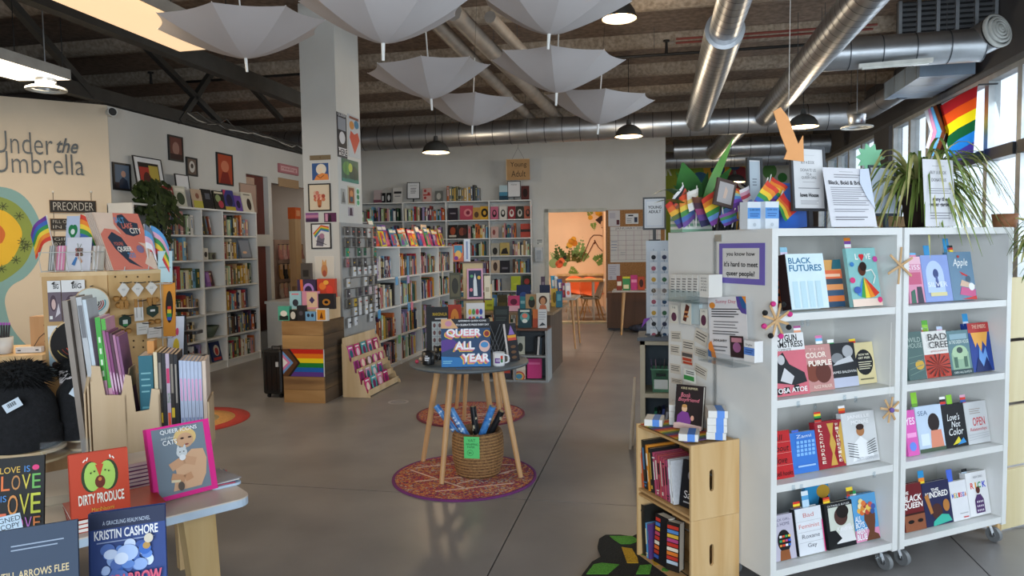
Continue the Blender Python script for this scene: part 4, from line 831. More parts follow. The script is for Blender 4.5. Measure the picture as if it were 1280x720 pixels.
MB().ball((0,-.012,0),.012,M('#7a62b0',.9,name='pompom',bump=.6,scale=90),10,6).build('pompom',o)
MB().tube([(0,0,.06),(.002,0,.40)],.0012,PAPER,4).build('string',o)
# ------------------------------------------------------------------ the noted side of the left case
STH=UTH-90
SP=UP-uu*.002
sx_=Vector((math.cos(R(STH)),math.sin(R(STH)),0));sn_=-uu
def side(x,y,off=0.0):return pl(x,y,SP-uu*off,STH)
def sheet(name,label,x0,x1,y0,y1,col,items,cat='note',roll=0.0,t=.0012,off=.0015,group=None,pname='printed_art',rough=.7):
    A=side(x0,(y0+y1)/2,off);B=side(x1,(y0+y1)/2,off);w=(B-A).length
    zt=side((x0+x1)/2,y0,off).z;zb_=side((x0+x1)/2,y1,off).z
    C=(A+B)/2;o=thing(name,label,cat,(C.x,C.y,zb_),STH,group,0,roll)
    MB().box(-w/2,w/2,0,t,0,zt-zb_,M(col,rough,name='card',amt=.03)).build('sheet',o)
    if items:art(o,w,zt-zb_,items,0,pname=pname)
    return o
sheet('poster',"purple bordered poster reading you know how it's hard to meet queer people?",899,956,304,355,'#6d5fb0',[('r',.08,.14,.89,.88,'#d4d2d0'),('t','you know how',.17,.66,.80,.79,'#1d1d20',.02),("t","it's hard to meet",.12,.42,.86,.55,'#1d1d20',.02),('t','queer people?',.17,.16,.80,.32,'#1d1d20',.02)],'poster')
fly=sheet('flyer','white event flyer with rainbow corners in a clear sleeve on the case side',888,936,371,449,'#e2e0e2',[('p',[(.75,1),(1,1),(1,.72),(.88,.74),(.78,.84)],'#5a4a98'),('p',[(.82,1),(1,1),(1,.8),(.9,.82)],'#2a5f98'),('p',[(.9,1),(1,1),(1,.88)],'#e8923a'),('e',.12,.86,.08,.05,'#e8923a'),('t','Sunny Day',.22,.88,.75,.95,'#c86a7a'),*lines(4,.1,.85,.66,.82,'#3a3a3e',.4),*lines(3,.15,.8,.48,.62,'#7a7a7e',.3),*lines(2,.12,.8,.38,.46,'#5a5a5e',.35),('t','JANUARY',.12,.26,.5,.31,'#2a2a2e',.02),*lines(2,.08,.5,.1,.22,'#6a6a6e',.3),('r',.58,.04,.92,.38,'#3a2a2e'),('e',.75,.2,.1,.08,'#a86a98'),('r',.62,.28,.88,.35,'#c88a98'),('p',[(0,.02),(0,.22),(.08,.28),(.18,.08),(.2,0)],'#e88a3a'),('p',[(-.02,.02),(-.02,.14),(.06,.1),(.08,.0)],'#2a6fae')],'flyer',roll=-4,off=.02)
# card boxes in a clear wall rack
def card_rack(label,x0,x1,y0,y1,d=.09):
    A,B=side(x0,y1),side(x1,y1);w=(B-A).length;o=thing('wall_rack',label,'rack',((A+B)/2).to_tuple()[:2]+(A.z,),STH)
    MB().box(-w/2,w/2,-d,-d+.002,-.008,.05,CLEAR).box(-w/2,w/2,-d,.0,-.010,-.008,CLEAR).build('tray',o)
    return o,w,A.z
rk,rw_,rzz=card_rack('clear acrylic wall rack holding boxed cards',834,894,366,371)
nb=[(836,840.5),(845,850),(851,866),(867,872),(873,886)]
def cardbox(label,x0,x1,y0,y1,off,d,col,items,group=None,side_col=None,th=STH,name='card_box'):
    A=side(x0,y1,off);B=side(x1,y1,off);w=(B-A).length;h=side(x0,y0,off).z-A.z
    C=(A+B)/2;o=thing(name,label,'card box',(C.x,C.y,A.z),th,group)
    MB().box(-w/2,w/2,0,d,0,h,M(col,.6,name='card',amt=.03)).build('carton',o)
    art(o,w,h,items,0,pname='printed_label');return o
for i,(a,b)in enumerate([(838,843),(845,850),(852,857),(859,864),(866,871)]):
    cardbox('narrow white card box in the wall rack, %s from the left'%ORD[i],a,b+1.2,343,370,.085,.075,'#d4d2cc',lines(6,.15,.9,.15,.85,'#55555c',.35),'narrow card boxes in the wall rack')
cardbox('wider white card box at the right end of the wall rack',874,886,343,371,.085,.075,'#dcdad4',[('t',t_,.2,.8-.13*i,.8,.87-.13*i,'#44444a')for i,t_ in enumerate(['BOOKS','FOR','YOU','AND','ME'])])
cardbox('white and blue card deck in the clear rack beside the flyer',930,943,425,451,.07,.045,'#e4e4e4',[('r',0,.32,1,.68,'#5a86d0'),('t','Singles',.15,.74,.8,.86,'#2a2a2e',0,.2),*lines(2,.15,.85,.4,.6,'#24488a',.4)])
r_=thing('wall_rack','long clear acrylic tray under the flyer on the case side','rack',side(916,452),STH);MB().box(-.12,.12,-.10,-.098,0,.05,CLEAR).box(-.12,.12,-.1,0,-.004,0,CLEAR).build('tray',r_)
# hooks with patches
for i,(x0,x1,y0,y1,its,lb_)in enumerate([(838,847,381,404,[('e',.5,.35,.36,.24,'#5a3048'),('t','16',.3,.8,.7,.92,'#6a6a6a')],'white tag with a dark round pin, left hook'),(851,864,377,405,[('p',[(.2,.15),(.5,.1),(.85,.8),(.5,.9)],'#5a2a22'),('r',.35,.3,.75,.38,'#c88a5a'),('r',.35,.5,.75,.58,'#c88a5a')],'clear packet with a striped brown patch on the case side'),(875,884,386,410,[('e',.5,.4,.36,.28,'#5a3048'),('t','1A',.3,.82,.7,.92,'#6a6a6a')],'white tag with a dark round pin, right hook')]):
    o=sheet('pin_card',lb_,x0,x1,y0,y1,'#d6d3c8',its,'pin',off=.03)
    MB().tube([(0,.03,.115),(0,-.01,.115),(0,-.012,.125)],.0015,CHROME,5).build('hook',o)
o=sheet('packet','stack of clear plastic packets hanging behind the striped patch',862,874,379,405,'#b9c9cc',[],'packet',off=.02,t=.02)
MB().tube([(0,.03,.115),(0,-.01,.115)],.0015,CHROME,5).build('hook',o)
# slips of paper
slips=[(839,852,414,427,-4),(853,868,425,440,0),(867,883,412,430,14),(838,850,431,444,-2),(868,884,435,447,6),(838,851,455,467,-2),(867,883,457,471,12),(839,853,473,480,-3)]
for i,(x0,x1,y0,y1,rl)in enumerate(slips):
    nm=['top left','upper middle','tilted upper right','left of the middle','right of the middle','lower left','tilted lower right','lowest left'][i]
    sheet('paper_slip','small typed paper slip on the case side, %s of the cluster'%nm,x0,x1,y0,y1,'#cfc9bd',lines(3,.1,.9,.25,.85,'#3a3836',.35),'note',roll=rl)
sheet('paper_slip','small red lettered card among the typed slips on the case side',852,866,440,456,'#cbb8a8',[('r',.05,.62,.95,.9,'#55504e'),('r',.1,.3,.9,.52,'#b8452e'),('r',.15,.06,.95,.24,'#b8452e')],'note')
sheet('paper_slip','white card with a green stripe above the pine crates',855,869,462,478,'#d8dcd4',[('r',0,.15,.9,.5,'#3a8a48'),('r',.2,.65,.9,.72,'#55555a'),('r',.2,.8,.9,.87,'#55555a')],'note',off=.08)
# ================================================================== RIGHT: pine crates, cards, rug, things on top
def ring_plate(b,w,h,y0,y1,cx,cz,sw,sh,m):
    """rectangular plate (x 0..w, z 0..h) with a stadium slot"""
    r=sw/2;ang=[2*math.pi*i/28+.03 for i in range(28)]+[math.atan2(z-cz,x-cx)%(2*math.pi)for x in(0,w)for z in(0,h)]
    ang.sort();pts=[];out=[]
    for a in ang:
        dx,dz=math.cos(a),math.sin(a);lo,hi=0,sh
        for _ in range(30):
            t=(lo+hi)/2;x,z=dx*t,dz*t;zz=max(-(sh/2-r),min(sh/2-r,z))
            if math.hypot(x,z-zz)<r:lo=t
            else:hi=t
        pts.append((cx+dx*lo,cz+dz*lo))
        k=min(((w-cx)/dx if dx>0 else-cx/dx)if abs(dx)>1e-9 else 1e9,((h-cz)/dz if dz>0 else-cz/dz)if abs(dz)>1e-9 else 1e9)
        out.append((cx+dx*k,cz+dz*k))
    N=len(pts)
    V=[(x,y,z)for y in(y0,y1)for x,z in pts]+[(x,y,z)for y in(y0,y1)for x,z in out]
    F=[]
    for i in range(N):
        j=(i+1)%N
        F+=[(i,2*N+i,2*N+j,j),(N+j,3*N+j,3*N+i,N+i),(j,N+j,N+i,i),(2*N+i,3*N+i,3*N+j,2*N+j)]
    return b.add(V,F,m)
CL_,CW_,CH_=.44,.262,.3375
CN=gz(872,556,.675);back=(CN+uu*CW_-UP).dot(uu)
if back>-.006:CN=CN-uu*(back+.006)
CN.z=0
CA=CN-sx_*CL_  # far front corner
PINE2=M('#c9a878',.55,kind='wood',name='pine_slat',c2='#b58c58',scale=8,stretch=(.08,1,1))
def crate(label,z):
    o=thing('pine_crate',label,'crate',(CA.x,CA.y,z),STH,'stacked pine crates')
    t=.012
    # end panels (x = 0 and x = L) with slots; local y goes into depth (towards the case)
    for x in(0.0,CL_-t):
        T=Matrix.Translation((x+t,0,0))@Matrix.Rotation(R(90),4,'Z')
        b=MB();V0=len(b.v)
        ring_plate(b,CW_,CH_-.001,0,t,CW_*.42,CH_*.5,.024,.10,PINE);b.v=[tuple(T@Vector(v))for v in b.v]
        # corners of the plate between slot rays
        e_=b.build('end_panel',o)
    for nm,zz in(('bottom_slat',.006),('top_slat',CH_-.018)):
        for k in range(3):MB().box(t,CL_-t,.004+k*.088,.004+k*.088+.078,zz,zz+.011,PINE2).build(nm,o)
    for k in range(3):MB().box(t,CL_-t,CW_-.011,CW_,.02+k*.105,.02+k*.105+.09,PINE2).build('back_slat',o)
    return o
crate('lower pine crate with handle slot, standing on the floor',0.0)
crate('upper pine crate with handle slot, stacked under the card decks',CH_)
rc=random.Random(3)
def crate_book(x,z,t,h,col,label,roll=-6,dp=.16,inset=.02,variant=0):
    p=CA+sx_*x-sn_*inset
    o=bpy.data.objects.new('book',SPINE_MESH[variant]);COL.objects.link(o);o.scale=(t,dp,h);o.color=(*lin(col),1)
    o.location=(p.x,p.y,z+.0185+(t*math.sin(R(-roll))if roll<0 else 0));o.rotation_euler=(0,R(roll),R(STH));return tag(o,label,'book')
z1_=CH_
seq=[(.02,.016,.20,'#c2562e','thin orange book at the far end of the upper crate'),(.040,.03,.235,'#25231f','tall black book with a green title band in the upper crate'),(.074,.02,.22,'#d88a2c','amber orange book in the upper crate'),(.098,.03,.21,'#1f1f22','black book after the amber one in the upper crate')]
for i in range(6):seq.append((.132+i*.0205,.0195,.20-.002*i,['#b04a6a','#a8425a','#b84a52','#a83f58','#b85062','#a34668'][i],'pink red paperback in the upper crate, %s of six alike'%ORD[i]))
seq+=[(.258,.016,.20,'#d8dade','first white paperback in the upper crate'),(.276,.016,.20,'#c9ccd2','second white paperback in the upper crate')]
for i,(x,t,h,c,lb_)in enumerate(seq):crate_book(x,z1_,t,h,c,lb_,roll=-7,variant=i%4)
p=CA+sx_*.355-sn_*.05
bk_=face_book('book','black hardback titled Salt facing out at the near end of the upper crate',0,0,0,0,z1_+.018,STH+12,8,.018,'#1c1d22',[('t','Salt',.2,.2,.8,.36,'#e4e4e8'),('e',.45,.7,.14,.1,'#8a8a96'),('r',.2,.1,.6,.13,'#a8a8ae')],base=(p.x,p.y,0),w=.115,h=.21)
# lower crate
for i,(x,t,h,c,lb_)in enumerate([(.02,.035,.25,'#22221f','large black book at the far end of the lower crate'),(.058,.013,.17,'#5aa0d8','thin blue and yellow book in the lower crate'),(.074,.013,.17,'#5c3a78','thin purple book in the lower crate')]):crate_book(x,0,t,h,c,lb_,roll=-4,variant=i)
p=CA+sx_*.155-sn_*.03
bk_=face_book('book','thick book in the lower crate with a stack of coloured spines on its cover',0,0,0,0,.018,STH+6,3,.05,'#1c1b20',[('r',.04,.86-.095*i,.42,.93-.095*i,c)for i,c in enumerate(['#c83a2e','#4a7ac0','#e0a830','#c04a68','#c8382e','#e0d8c8','#d8682e','#b83a2e','#3a5aa8'])],base=(p.x,p.y,0),w=.09,h=.235)
p=CA+sx_*.235-sn_*.045
face_book('book','thick pale-paged book facing out in the lower crate',0,0,0,0,.018,STH+25,2,.05,'#2a2522',[('r',.08,.86-.09*i,.92,.93-.09*i,c)for i,c in enumerate(['#c83a2e','#5a8ac8','#e0b040','#b84a80','#c8382e','#e8dcc8','#e07a30','#c0382e','#b8c8d8'])],base=(p.x,p.y,0),w=.07,h=.23)
w_=thing('wire_bookend','thin white wire book stand lying in the lower crate','book stand',CA+sx_*.36-sn_*.06+Vector((0,0,.02)),STH)
MB().tube([(-.06,-.03,0),(.03,-.02,.0),(.05,0,.11)],.0022,WM,6).build('wire',w_);MB().tube([(.03,-.02,.0),(.07,.03,0)],.0022,WM,6).build('foot',w_)
# rainbow cloth across the top
cz_=.675
cb=thing('rainbow_cloth','rainbow striped cloth laid across the top of the pine crates','cloth',(CA.x,CA.y,cz_),STH)
cols=['#c84a3a','#d8803a','#d8b83a','#6a8a4a','#55606a','#6a4a80']
for i in range(18):
    MB().box(.03+i*.02,.03+(i+1)*.02,.006,.215,.0005,.0025,M(cols[i%6],.9,name='woven_stripe',scale=60,amt=.2)).build('stripe',cb)
# card decks (white with blue band)
def deck(label,P,th,w=.085,d=.115,h=.032,group='boxed card decks on the crates'):
    o=thing('card_deck',label,'card deck',P,th,group)
    MB().box(-w/2,w/2,-d/2,d/2,0,h,M('#dddbd6',.5,name='card_white',amt=.03)).build('carton',o,bevel=.0012)
    MB().box(-w*.05,w*.33,-d/2-.0006,d/2+.0006,-.0003,h+.0006,M('#4f86d6',.5,name='card_blue',amt=.05)).build('blue_band',o)
    return o
tz=cz_+.003
def onct(x,y,z):p=gz(x,y,z);return p
def dk(x,y,z,th,lab,**k):p=gz(x,y,z);return deck(lab,(p.x,p.y,z),th,**k)
q=CA+sx_*.055-sn_*.07;deck('card deck lying alone at the far end of the crates',(q.x,q.y,tz),STH+50)
q=CA+sx_*.345-sn_*.06;deck('card deck lying alone at the near front corner of the crates',(q.x,q.y,tz),STH+50)
for i in range(4):
    q=CA+sx_*.375-sn_*.185;deck('card deck, %s from the bottom of the near stack'%ORD[i],(q.x+.002*(i%2),q.y,tz+.0328*i),STH+52+2*i)
for i in range(3):
    q=CA+sx_*.09-sn_*.19;deck('card deck, %s from the bottom of the stack behind the book'%ORD[i],(q.x,q.y,tz+.0328*i),STH+48)
p=CA+sx_*.235-sn_*.13
face_book('book','Book Boyfriend novel with a purple-shirted man, standing on the pine crates',0,0,0,0,tz+.001,STH+33,10,.03,'#2a2020',[('t','Book',.2,.72,.55,.82,'#e07a8a',0,.2),('t','Boyfriend',.12,.60,.88,.71,'#e07a8a',0,.2),('t','KRIS RIPPER',.2,.9,.8,.95,'#d8c8a0'),('e',.36,.46,.1,.08,'#d8b08a'),('e',.36,.52,.09,.04,'#b88a50'),('p',[(.1,.12),(.12,.3),(.28,.4),(.5,.38),(.62,.2),(.6,.12)],'#7a3f88'),('e',.66,.26,.06,.06,'#d8a088'),('p',[(0,0),(1,0),(1,.1),(.2,.14),(0,.12)],'#d8b8b0')],spine='#d8e0d8',base=(p.x,p.y,0),w=.135,h=.205)
# ------------------------------------------------------------------ bee-striped rug
rg=thing('rug','black, green and yellow leaf patterned rug beside the pine crates','rug',gz(800,712))
rc_=gz(800,712)
def rpx(x,y,z=0):p=gz(x,y,0);return(p.x-rc_.x,p.y-rc_.y)
out=[(728,722),(740,706),(752,699),(747,686),(749,677),(757,672),(776,672),(790,674),(800,669),(812,680),(840,700),(862,718),(880,760),(830,790),(760,780),(715,745)]
pile=M('#15140f',.98,name='black_pile',c2='#23221d',scale=120,bump=.8)
MB().slab([rpx(*p)for p in out][::-1],.001,.016,pile).build('black_pile',rg)
gm=M('#5fa838',.98,name='green_pile',c2='#4b8c2a',scale=120,bump=.8);ym=M('#d0a420',.98,name='yellow_pile',c2='#b48a16',scale=120,bump=.8)
for pts,m_,nm in[([(762,674),(790,674),(800,680),(788,684),(776,684),(768,679)],gm,'green_patch'),([(777,688),(790,690),(797,702),(798,708),(784,708)],ym,'yellow_patch'),([(733,722),(742,710),(752,708),(774,710),(760,722)],gm,'green_patch'),([(798,692),(806,691),(815,698),(812,700),(802,698)],gm,'green_patch'),([(814,703),(822,706),(826,710),(818,711)],ym,'yellow_patch'),([(800,711),(815,710),(812,722),(795,722)],gm,'green_patch'),([(828,714),(838,716),(834,719),(827,718)],gm,'green_patch')]:
    MB().slab([rpx(*p)for p in pts][::-1],.010,.0185,m_).build(nm,rg)
# ------------------------------------------------------------------ grey cube shelf behind
GY=5.3;ga=py(800,421,GY);gx0=ga.x;gzt=ga.z
GREIGE=M('#c2b79f',.6,name='beige_laminate',amt=.05)
gs=thing('cube_shelf','beige cube shelf with grey top standing behind the rolling bookcases','shelf',(gx0,GY,0))
W_=.40;gl=[.10,.44,gzt-.05]
MB().box(0,.035,0,.36,0,gzt-.03,GREIGE).build('side_panel',gs);MB().box(W_-.035,W_,0,.36,0,gzt-.03,GREIGE).build('side_panel',gs)
for z in(.06,.45):MB().box(.035,W_-.035,.003,.35,z-.03,z,GREIGE).build('shelf',gs)
MB().box(0,W_,0,.36,gzt-.06,gzt-.03,GREIGE).build('upper_rail',gs)
MB().box(-.02,W_+.02,-.02,.38,gzt-.03,gzt,M('#5b6068',.5,name='grey_top')).build('top_board',gs,bevel=.004)
MB().box(.035,W_-.035,.345,.355,.06,gzt-.06,M('#4a5660',.7,name='blue_grey_back')).build('back_panel',gs)
MINT=M('#86c4a4',.5,name='mint_plastic')
bn_=thing('storage_bin','mint green storage bin with a paper label in the cube shelf','bin',(gx0+.15,GY+.12,.4505))
MB().lathe([(.0005,.001),(.085,.001),(.10,.17),(.107,.17),(.107,.178),(.096,.178),(.082,.008)],MINT,4).build('tub',bn_,rot=(0,0,R(45)))
MB().box(-.05,.05,-.086,-.080,.03,.10,P_('#e0e4e0')).build('label_card',bn_);MB().box(-.035,.035,-.088,-.081,.125,.145,P_('#24302c')).build('hand_hole',bn_)
for i in range(5):
    tag(MB().bar((0,0,0),(.02*(i-2)*.6,0,.16),.006,.03,M(['#5a4a6a','#8a6a7a','#3a3a4a','#6a5a5a','#a08a9a'][i],.6,name='wrapper')).build('wrapped_stick',None,(gx0+.10+.022*i,GY+.12,.53)),'%s wrapped stick standing in the mint bin, %s from left'%(['purple grey','mauve','dark blue','brown grey','pale mauve'][i],ORD[i]),'stick','sticks in the mint bin')
for i in range(5):
    tag(MB().box(0,.018,0,.14,0,.24+.01*(i%3),M(['#3a8a6a','#2a2a30','#4a5a9a','#c8c8d0','#2c2c34'][i],.5,name='book_cover',amt=.1)).build('book',None,(gx0+.07+.028*i,GY+.1,.0605),(0,R(8),0)),'%s book on the bottom of the cube shelf, %s from left'%(['green','black','blue','white','charcoal'][i],ORD[i]),'book','books in the cube shelf')
pk=thing('folded_stand','thin white folding stand leaning on the cube shelf side','stand',(gx0-.02,GY+.10,0))
MB().bar((-.06,0,0),(-.024,0,.55),.018,.018,M('#c9b9a4',.6,name='pale_wood')).build('leg',pk);MB().bar((-.045,.1,0),(-.024,.02,.55),.018,.018,M('#c9b9a4',.6,name='pale_wood')).build('leg',pk)
# pin display tower on it
pdx=py(808,418,GY+.1).x;pdw=py(836,418,GY+.1).x-pdx+.03;pdh=py(810,301,GY+.1).z-gzt
pd=thing('pin_display','tall pale blue tower hung with enamel pins on white cards','display stand',(pdx+pdw/2,GY+.19,gzt))
MB().box(-pdw/2,pdw/2,-.08,.08,.012,pdh,M('#c3cdd8',.4,name='pale_blue_panel',amt=.05)).build('tower',pd)
MB().box(-pdw/2-.01,pdw/2+.01,-.09,.09,0,.012,M('#4a4e55',.5,name='base_grey')).build('base',pd)
for r_ in range(8):
    for c_ in range(2):
        cxx=-pdw/2+.055+c_*.078;czz=pdh-.115-r_*.083
        k=MB().box(cxx-.026,cxx+.026,-.092,-.088,czz-.03,czz+.038,P_('#dfe3e8')).build('pin_card',pd)
        MB().cyl((cxx,-.096,czz-.008),(cxx,-.092,czz-.008),.017,.017,P_(['#23252c','#3a3f5a','#a85a6a','#2c4a6a','#c8a040','#3a6a4a'][(r_*2+c_)%6]),12).build('enamel_pin',k)
        MB().tube([(cxx,-.08,czz+.045),(cxx,-.105,czz+.045),(cxx,-.108,czz+.052)],.002,BLACK,5).build('hook',pd)
tabletop_sign('framed_sign','black framed YOUNG ADULT sign standing on top of the pin tower',(py(818,290,GY+.15).x,GY+.17,gzt+pdh),0,py(832,260,GY+.15).x-py(803,260,GY+.15).x,py(818,246,GY+.15).z-py(818,287,GY+.15).z,[('r',.06,.05,.94,.95,'#c4ccd8'),('r',.1,.08,.9,.92,'#dfe2e6'),('t','YOUNG',.18,.66,.86,.76,'#26282c',.02),('t','ADULT',.2,.51,.84,.61,'#26282c',.02)],stand=py(818,287,GY+.15).z-gzt-pdh-.001,tilt=3)
fx_=thing('table_flag','little black table flag holder with a rainbow feather beside the pin tower','flag stand',(py(824,418,GY+.02).x,GY+.03,gzt))
MB().lathe([(.03,0),(.03,.012),(.012,.02),(.012,.035)],BLACK,14).build('base',fx_)
for dx in(-.06,.06):MB().cyl((0,0,.02),(dx,0,.14),.002,.002,BLACK,6).build('rod',fx_)
MB().add([(-.06,0,.14),(-.11,.0,.13),(-.13,.0,.06),(-.10,.0,.10)],[(0,1,2,3)],P_('#8a4ab0')).build('feather',fx_)
# ------------------------------------------------------------------ things on top of the rolling bookcases
TZ=1.6105
def ontop(x,y,d):return pl(x,y,UP+uv*d,UTH)
def topP(x,d):p=ontop(x,284,d);return Vector((p.x,p.y,TZ))
def acrylic_sign(label,x0,x1,y0,y1,d,items,tilt=8,frame=None,holder=True,dth=0):
    A,B=ontop(x0,y1,d),ontop(x1,y1,d);w=(B-A).length*math.cos(R(dth))if False else(B-A).length
    P=topP((x0+x1)/2,d);zt=ontop((x0+x1)/2,y0,d).z;h=zt-TZ
    if frame:return tabletop_sign('framed_sign',label,P,UTH+dth,w,max(.1,h-(max(0,ontop((x0+x1)/2,y1,d).z-TZ))),items,frame,stand=max(0.0,ontop((x0+x1)/2,y1,d).z-TZ),tilt=tilt)
    o=thing('sign_holder',label,'sign',P+Vector((0,0,.0065)),UTH+dth,None,tilt)
    MB().box(-w/2,w/2,.004,.0055,0,h,M('#dcdce2',.6,name='sign_paper',amt=.02)).build('paper',o)
    MB().box(-w/2-.004,w/2+.004,.0,.07,-.004,0,CLEAR).build('acrylic_foot',o)
    art(o,w,h,items,.0039,pname='printed_lines');return o
acrylic_sign('black framed sign reading BUY A BOOK DONATE US TO A QUEER ORG, Iowa House',993,1036,182,264,.16,[('t','BUY A BOOK',.28,.75,.72,.80,'#55565c'),('t','DONATE US',.25,.62,.75,.67,'#66676c'),('t','TO A',.42,.55,.6,.6,'#66676c'),('t','QUEER ORG',.27,.49,.75,.54,'#66676c'),('r',.3,.44,.7,.445,'#8a8a90'),*lines(1,.15,.85,.32,.36,'#8a8a90',.3),('t','Iowa House',.2,.19,.8,.26,'#26272c',.03),*lines(3,.2,.8,.06,.14,'#9a9aa0',.3),('r',.3,.89,.7,.893,'#aaaab0')],frame='#33363c',tilt=4)
acrylic_sign('leaning white notice titled Black, Bold & Brilliant in an acrylic holder',1041,1098,208,284,.05,[('r',.35,.93,.65,.935,'#77777c'),*lines(2,.22,.82,.82,.9,'#77777c',.3),('t','Black, Bold & Brilliant',.08,.70,.94,.78,'#23242a',.02),*lines(9,.1,.92,.35,.68,'#8a8a92',.3),*lines(2,.1,.85,.24,.31,'#8a8a92',.3),*lines(2,.1,.8,.1,.18,'#77777c',.35),('p',[(.8,.98),(1,1),(1,.3),(.85,.5),(.74,.75)],'#cfd8e8')],tilt=12)
acrylic_sign('narrow white sign reading BUY A BOOK DONATE US, in front of the spider plant',1158,1196,200,277,.05,[('r',.3,.9,.7,.905,'#77777c'),('t','BUY A BOOK',.24,.78,.76,.83,'#66676c'),('t','DONATE US',.26,.67,.74,.72,'#66676c'),*lines(3,.15,.9,.48,.58,'#8a8a92',.3),('t','enny the',.26,.36,.74,.44,'#23242a',.02),('t','water garden',.16,.28,.84,.36,'#23242a',.02),*lines(3,.15,.85,.1,.22,'#8a8a92',.3)],tilt=4)
acrylic_sign('dark framed notice half hidden behind the spider plant',1092,1126,206,270,.30,[('r',.05,.03,.95,.97,'#c6d2e2')],frame='#3a4450',tilt=6)
acrylic_sign('dark framed notice turned edge-on among the flags',936,955,197,258,.45,[('r',.05,.03,.95,.97,'#c2d0da'),*lines(3,.3,.7,.4,.6,'#8a94a0',.4)],frame='#23282c',tilt=2)
# blue folder, small card holders
o=thing('folder','bright blue folder standing behind the framed sign','folder',topP(996,.26),UTH,None,6)
MB().box(-.11,.085,0,.002,.004,.22,M('#1f62c4',.5,name='blue_card',amt=.05)).build('front_cover',o);MB().box(-.11,.085,.018,.02,.004,.215,M('#1f62c4',.5,name='blue_card',amt=.05)).box(-.112,-.108,0,.02,.004,.22,M('#173f80',.5,name='navy_card')).build('back_cover',o)
for x,d,nm in((943,.12,'left'),(965,.09,'right')):
    o=thing('card_holder','small white and blue card display box on top of the case, %s of two'%nm,'card box',topP(x,d),UTH,None,0)
    MB().box(-.037,.037,0,.05,0,.118,M('#d4dbe2',.5,name='card_white',amt=.04)).build('carton',o)
    art(o,.074,.118,[('r',0,.38,1,.78,'#5d94d2'),('t','QUEER DECK',.12,.66,.9,.74,'#2a4a7a',.02),*lines(2,.15,.85,.44,.6,'#3a62a0',.4),('e',.5,.16,.12,.07,'#b8c0c8')],0,pname='printed_label')
# hanging orange arrow and green star
ap=ontop(985,168,.02);a_o=thing('paper_arrow','orange paper arrow hanging on a string, pointing down at the framed sign','arrow',ap,UTH)
def arel(x,y):q=ontop(x,y,.02)-ap;return(q.dot(uu),q.z)
MB().prism([arel(*p)for p in[(967,139),(976,134),(985,146),(998,180),(1004,169),(1005,202),(980,199),(984,189),(976,168)]][::-1],0,.003,M('#e8a468',.8,name='orange_card',amt=.04)).build('card',a_o)
MB().tube([(arel(986,150)[0],.002,arel(986,150)[1]),(arel(993,0)[0],.002,CEIL-ap.z)],.001,PAPER,4).build('string',a_o)
sp_=ontop(1088,197,.34);st=thing('paper_star','mint green spiky paper star behind the notices','star',sp_,UTH)
pts=[]
for i in range(20):
    a=2*math.pi*i/20;r_=.088 if i%2==0 else .058;pts.append((r_*1.15*math.cos(a),r_*.85*math.sin(a)))
MB().prism(pts,0,.003,M('#86c8a0',.8,name='mint_card',amt=.04)).build('card',st)
MB().cyl((0,.005,-.05),(0,.005,TZ-sp_.z),.003,.003,BLACK,6).build('stick',st)
# stick flags
def flag(label,ptop,pbase,w,h,cols,side_=1,droop=.3,wave=.02,th=None,cat='flag',group='small pride flags on sticks',chevron=None):
    """ptop/pbase world points of the stick; cloth hangs from the upper stick"""
    A,B=Vector(ptop),Vector(pbase);o=thing('stick_flag',label,cat,B,0,group)
    MB().cyl((0,0,0),A-B,.003,.003,M('#d8d4cc',.5,name='stick_white'),6).build('stick',o)
    d=(B-A).normalized();n=10;ns=len(cols)
    out_=(CR*side_).normalized();out_=(out_-d*out_.dot(d)).normalized();fwd_=d.cross(out_)
    b=MB()
    for s_ in range(ns):
        vs=[]
        for j in(0,1):
            for i in range(n+1):
                u_=i/n;v_=(s_+j)/ns
                p=(A-B)*1.0+d*(v_*h)+out_*(u_*w)+Vector((0,0,-droop*w*u_*u_))+fwd_*(wave*math.sin(u_*7+v_*2))
                vs.append(p)
        b.add(vs,[(i,i+1,n+2+i,n+1+i)for i in range(n)],M(cols[s_],.75,name='flag_cloth',amt=.06,scale=20),True)
    b.build('cloth',o);return o
RBW=['#d4402e','#e8862e','#ecc83a','#3a8f48','#3c66b0','#6f3a90']
def fq(label,quad,d,cols,stick,ds=None,wave=.006):
    """flag cloth given by its four corners (hoist-top, fly-top, fly-bottom, hoist-bottom) on the plane d behind the case front"""
    Q=[ontop(x,y,d)for x,y in quad];(sx0,sy0),(sx1,sy1)=stick;A=ontop(sx0,sy0,d+.006);B=ontop(sx1,sy1,d+.006 if ds is None else ds)
    if B.z<TZ+.001:B=A+(B-A)*((A.z-TZ-.002)/(A.z-B.z))
    o=thing('stick_flag',label,'flag',B,0,'small pride flags on sticks');MB().cyl((0,0,0),A-B,.003,.003,M('#d8d4cc',.5,name='stick_white'),6).build('stick',o)
    n,ns=8,len(cols);b=MB()
    for k in range(ns):
        vs=[]
        for j in(0,1):
            v=(k+j)/ns
            for i in range(n+1):
                u=i/n;p=(Q[0]*(1-u)+Q[1]*u)*(1-v)+(Q[3]*(1-u)+Q[2]*u)*v;vs.append(p-B+uv*(-.004+wave*math.sin(u*6+v*3)))
        b.add(vs,[(i,i+1,n+2+i,n+1+i)for i in range(n)],M(cols[k],.75,name='flag_cloth',amt=.06,scale=20),True)
    b.build('cloth',o);return o
fq('rainbow stick flag hanging at the far left of the bunch',[(831,257),(845,245),(860,279),(848,286)],.60,['#d4402e','#d8682e','#e0a83a','#5a6a3a','#3a4a88','#4a2f70'],((842,244),(856,284)))
fq('white and black stick flag folded at the left of the bunch',[(839,250),(853,230),(860,240),(846,262)],.58,['#e0dede','#26262a','#c8503a','#7a4a30'],((853,228),(862,284)))
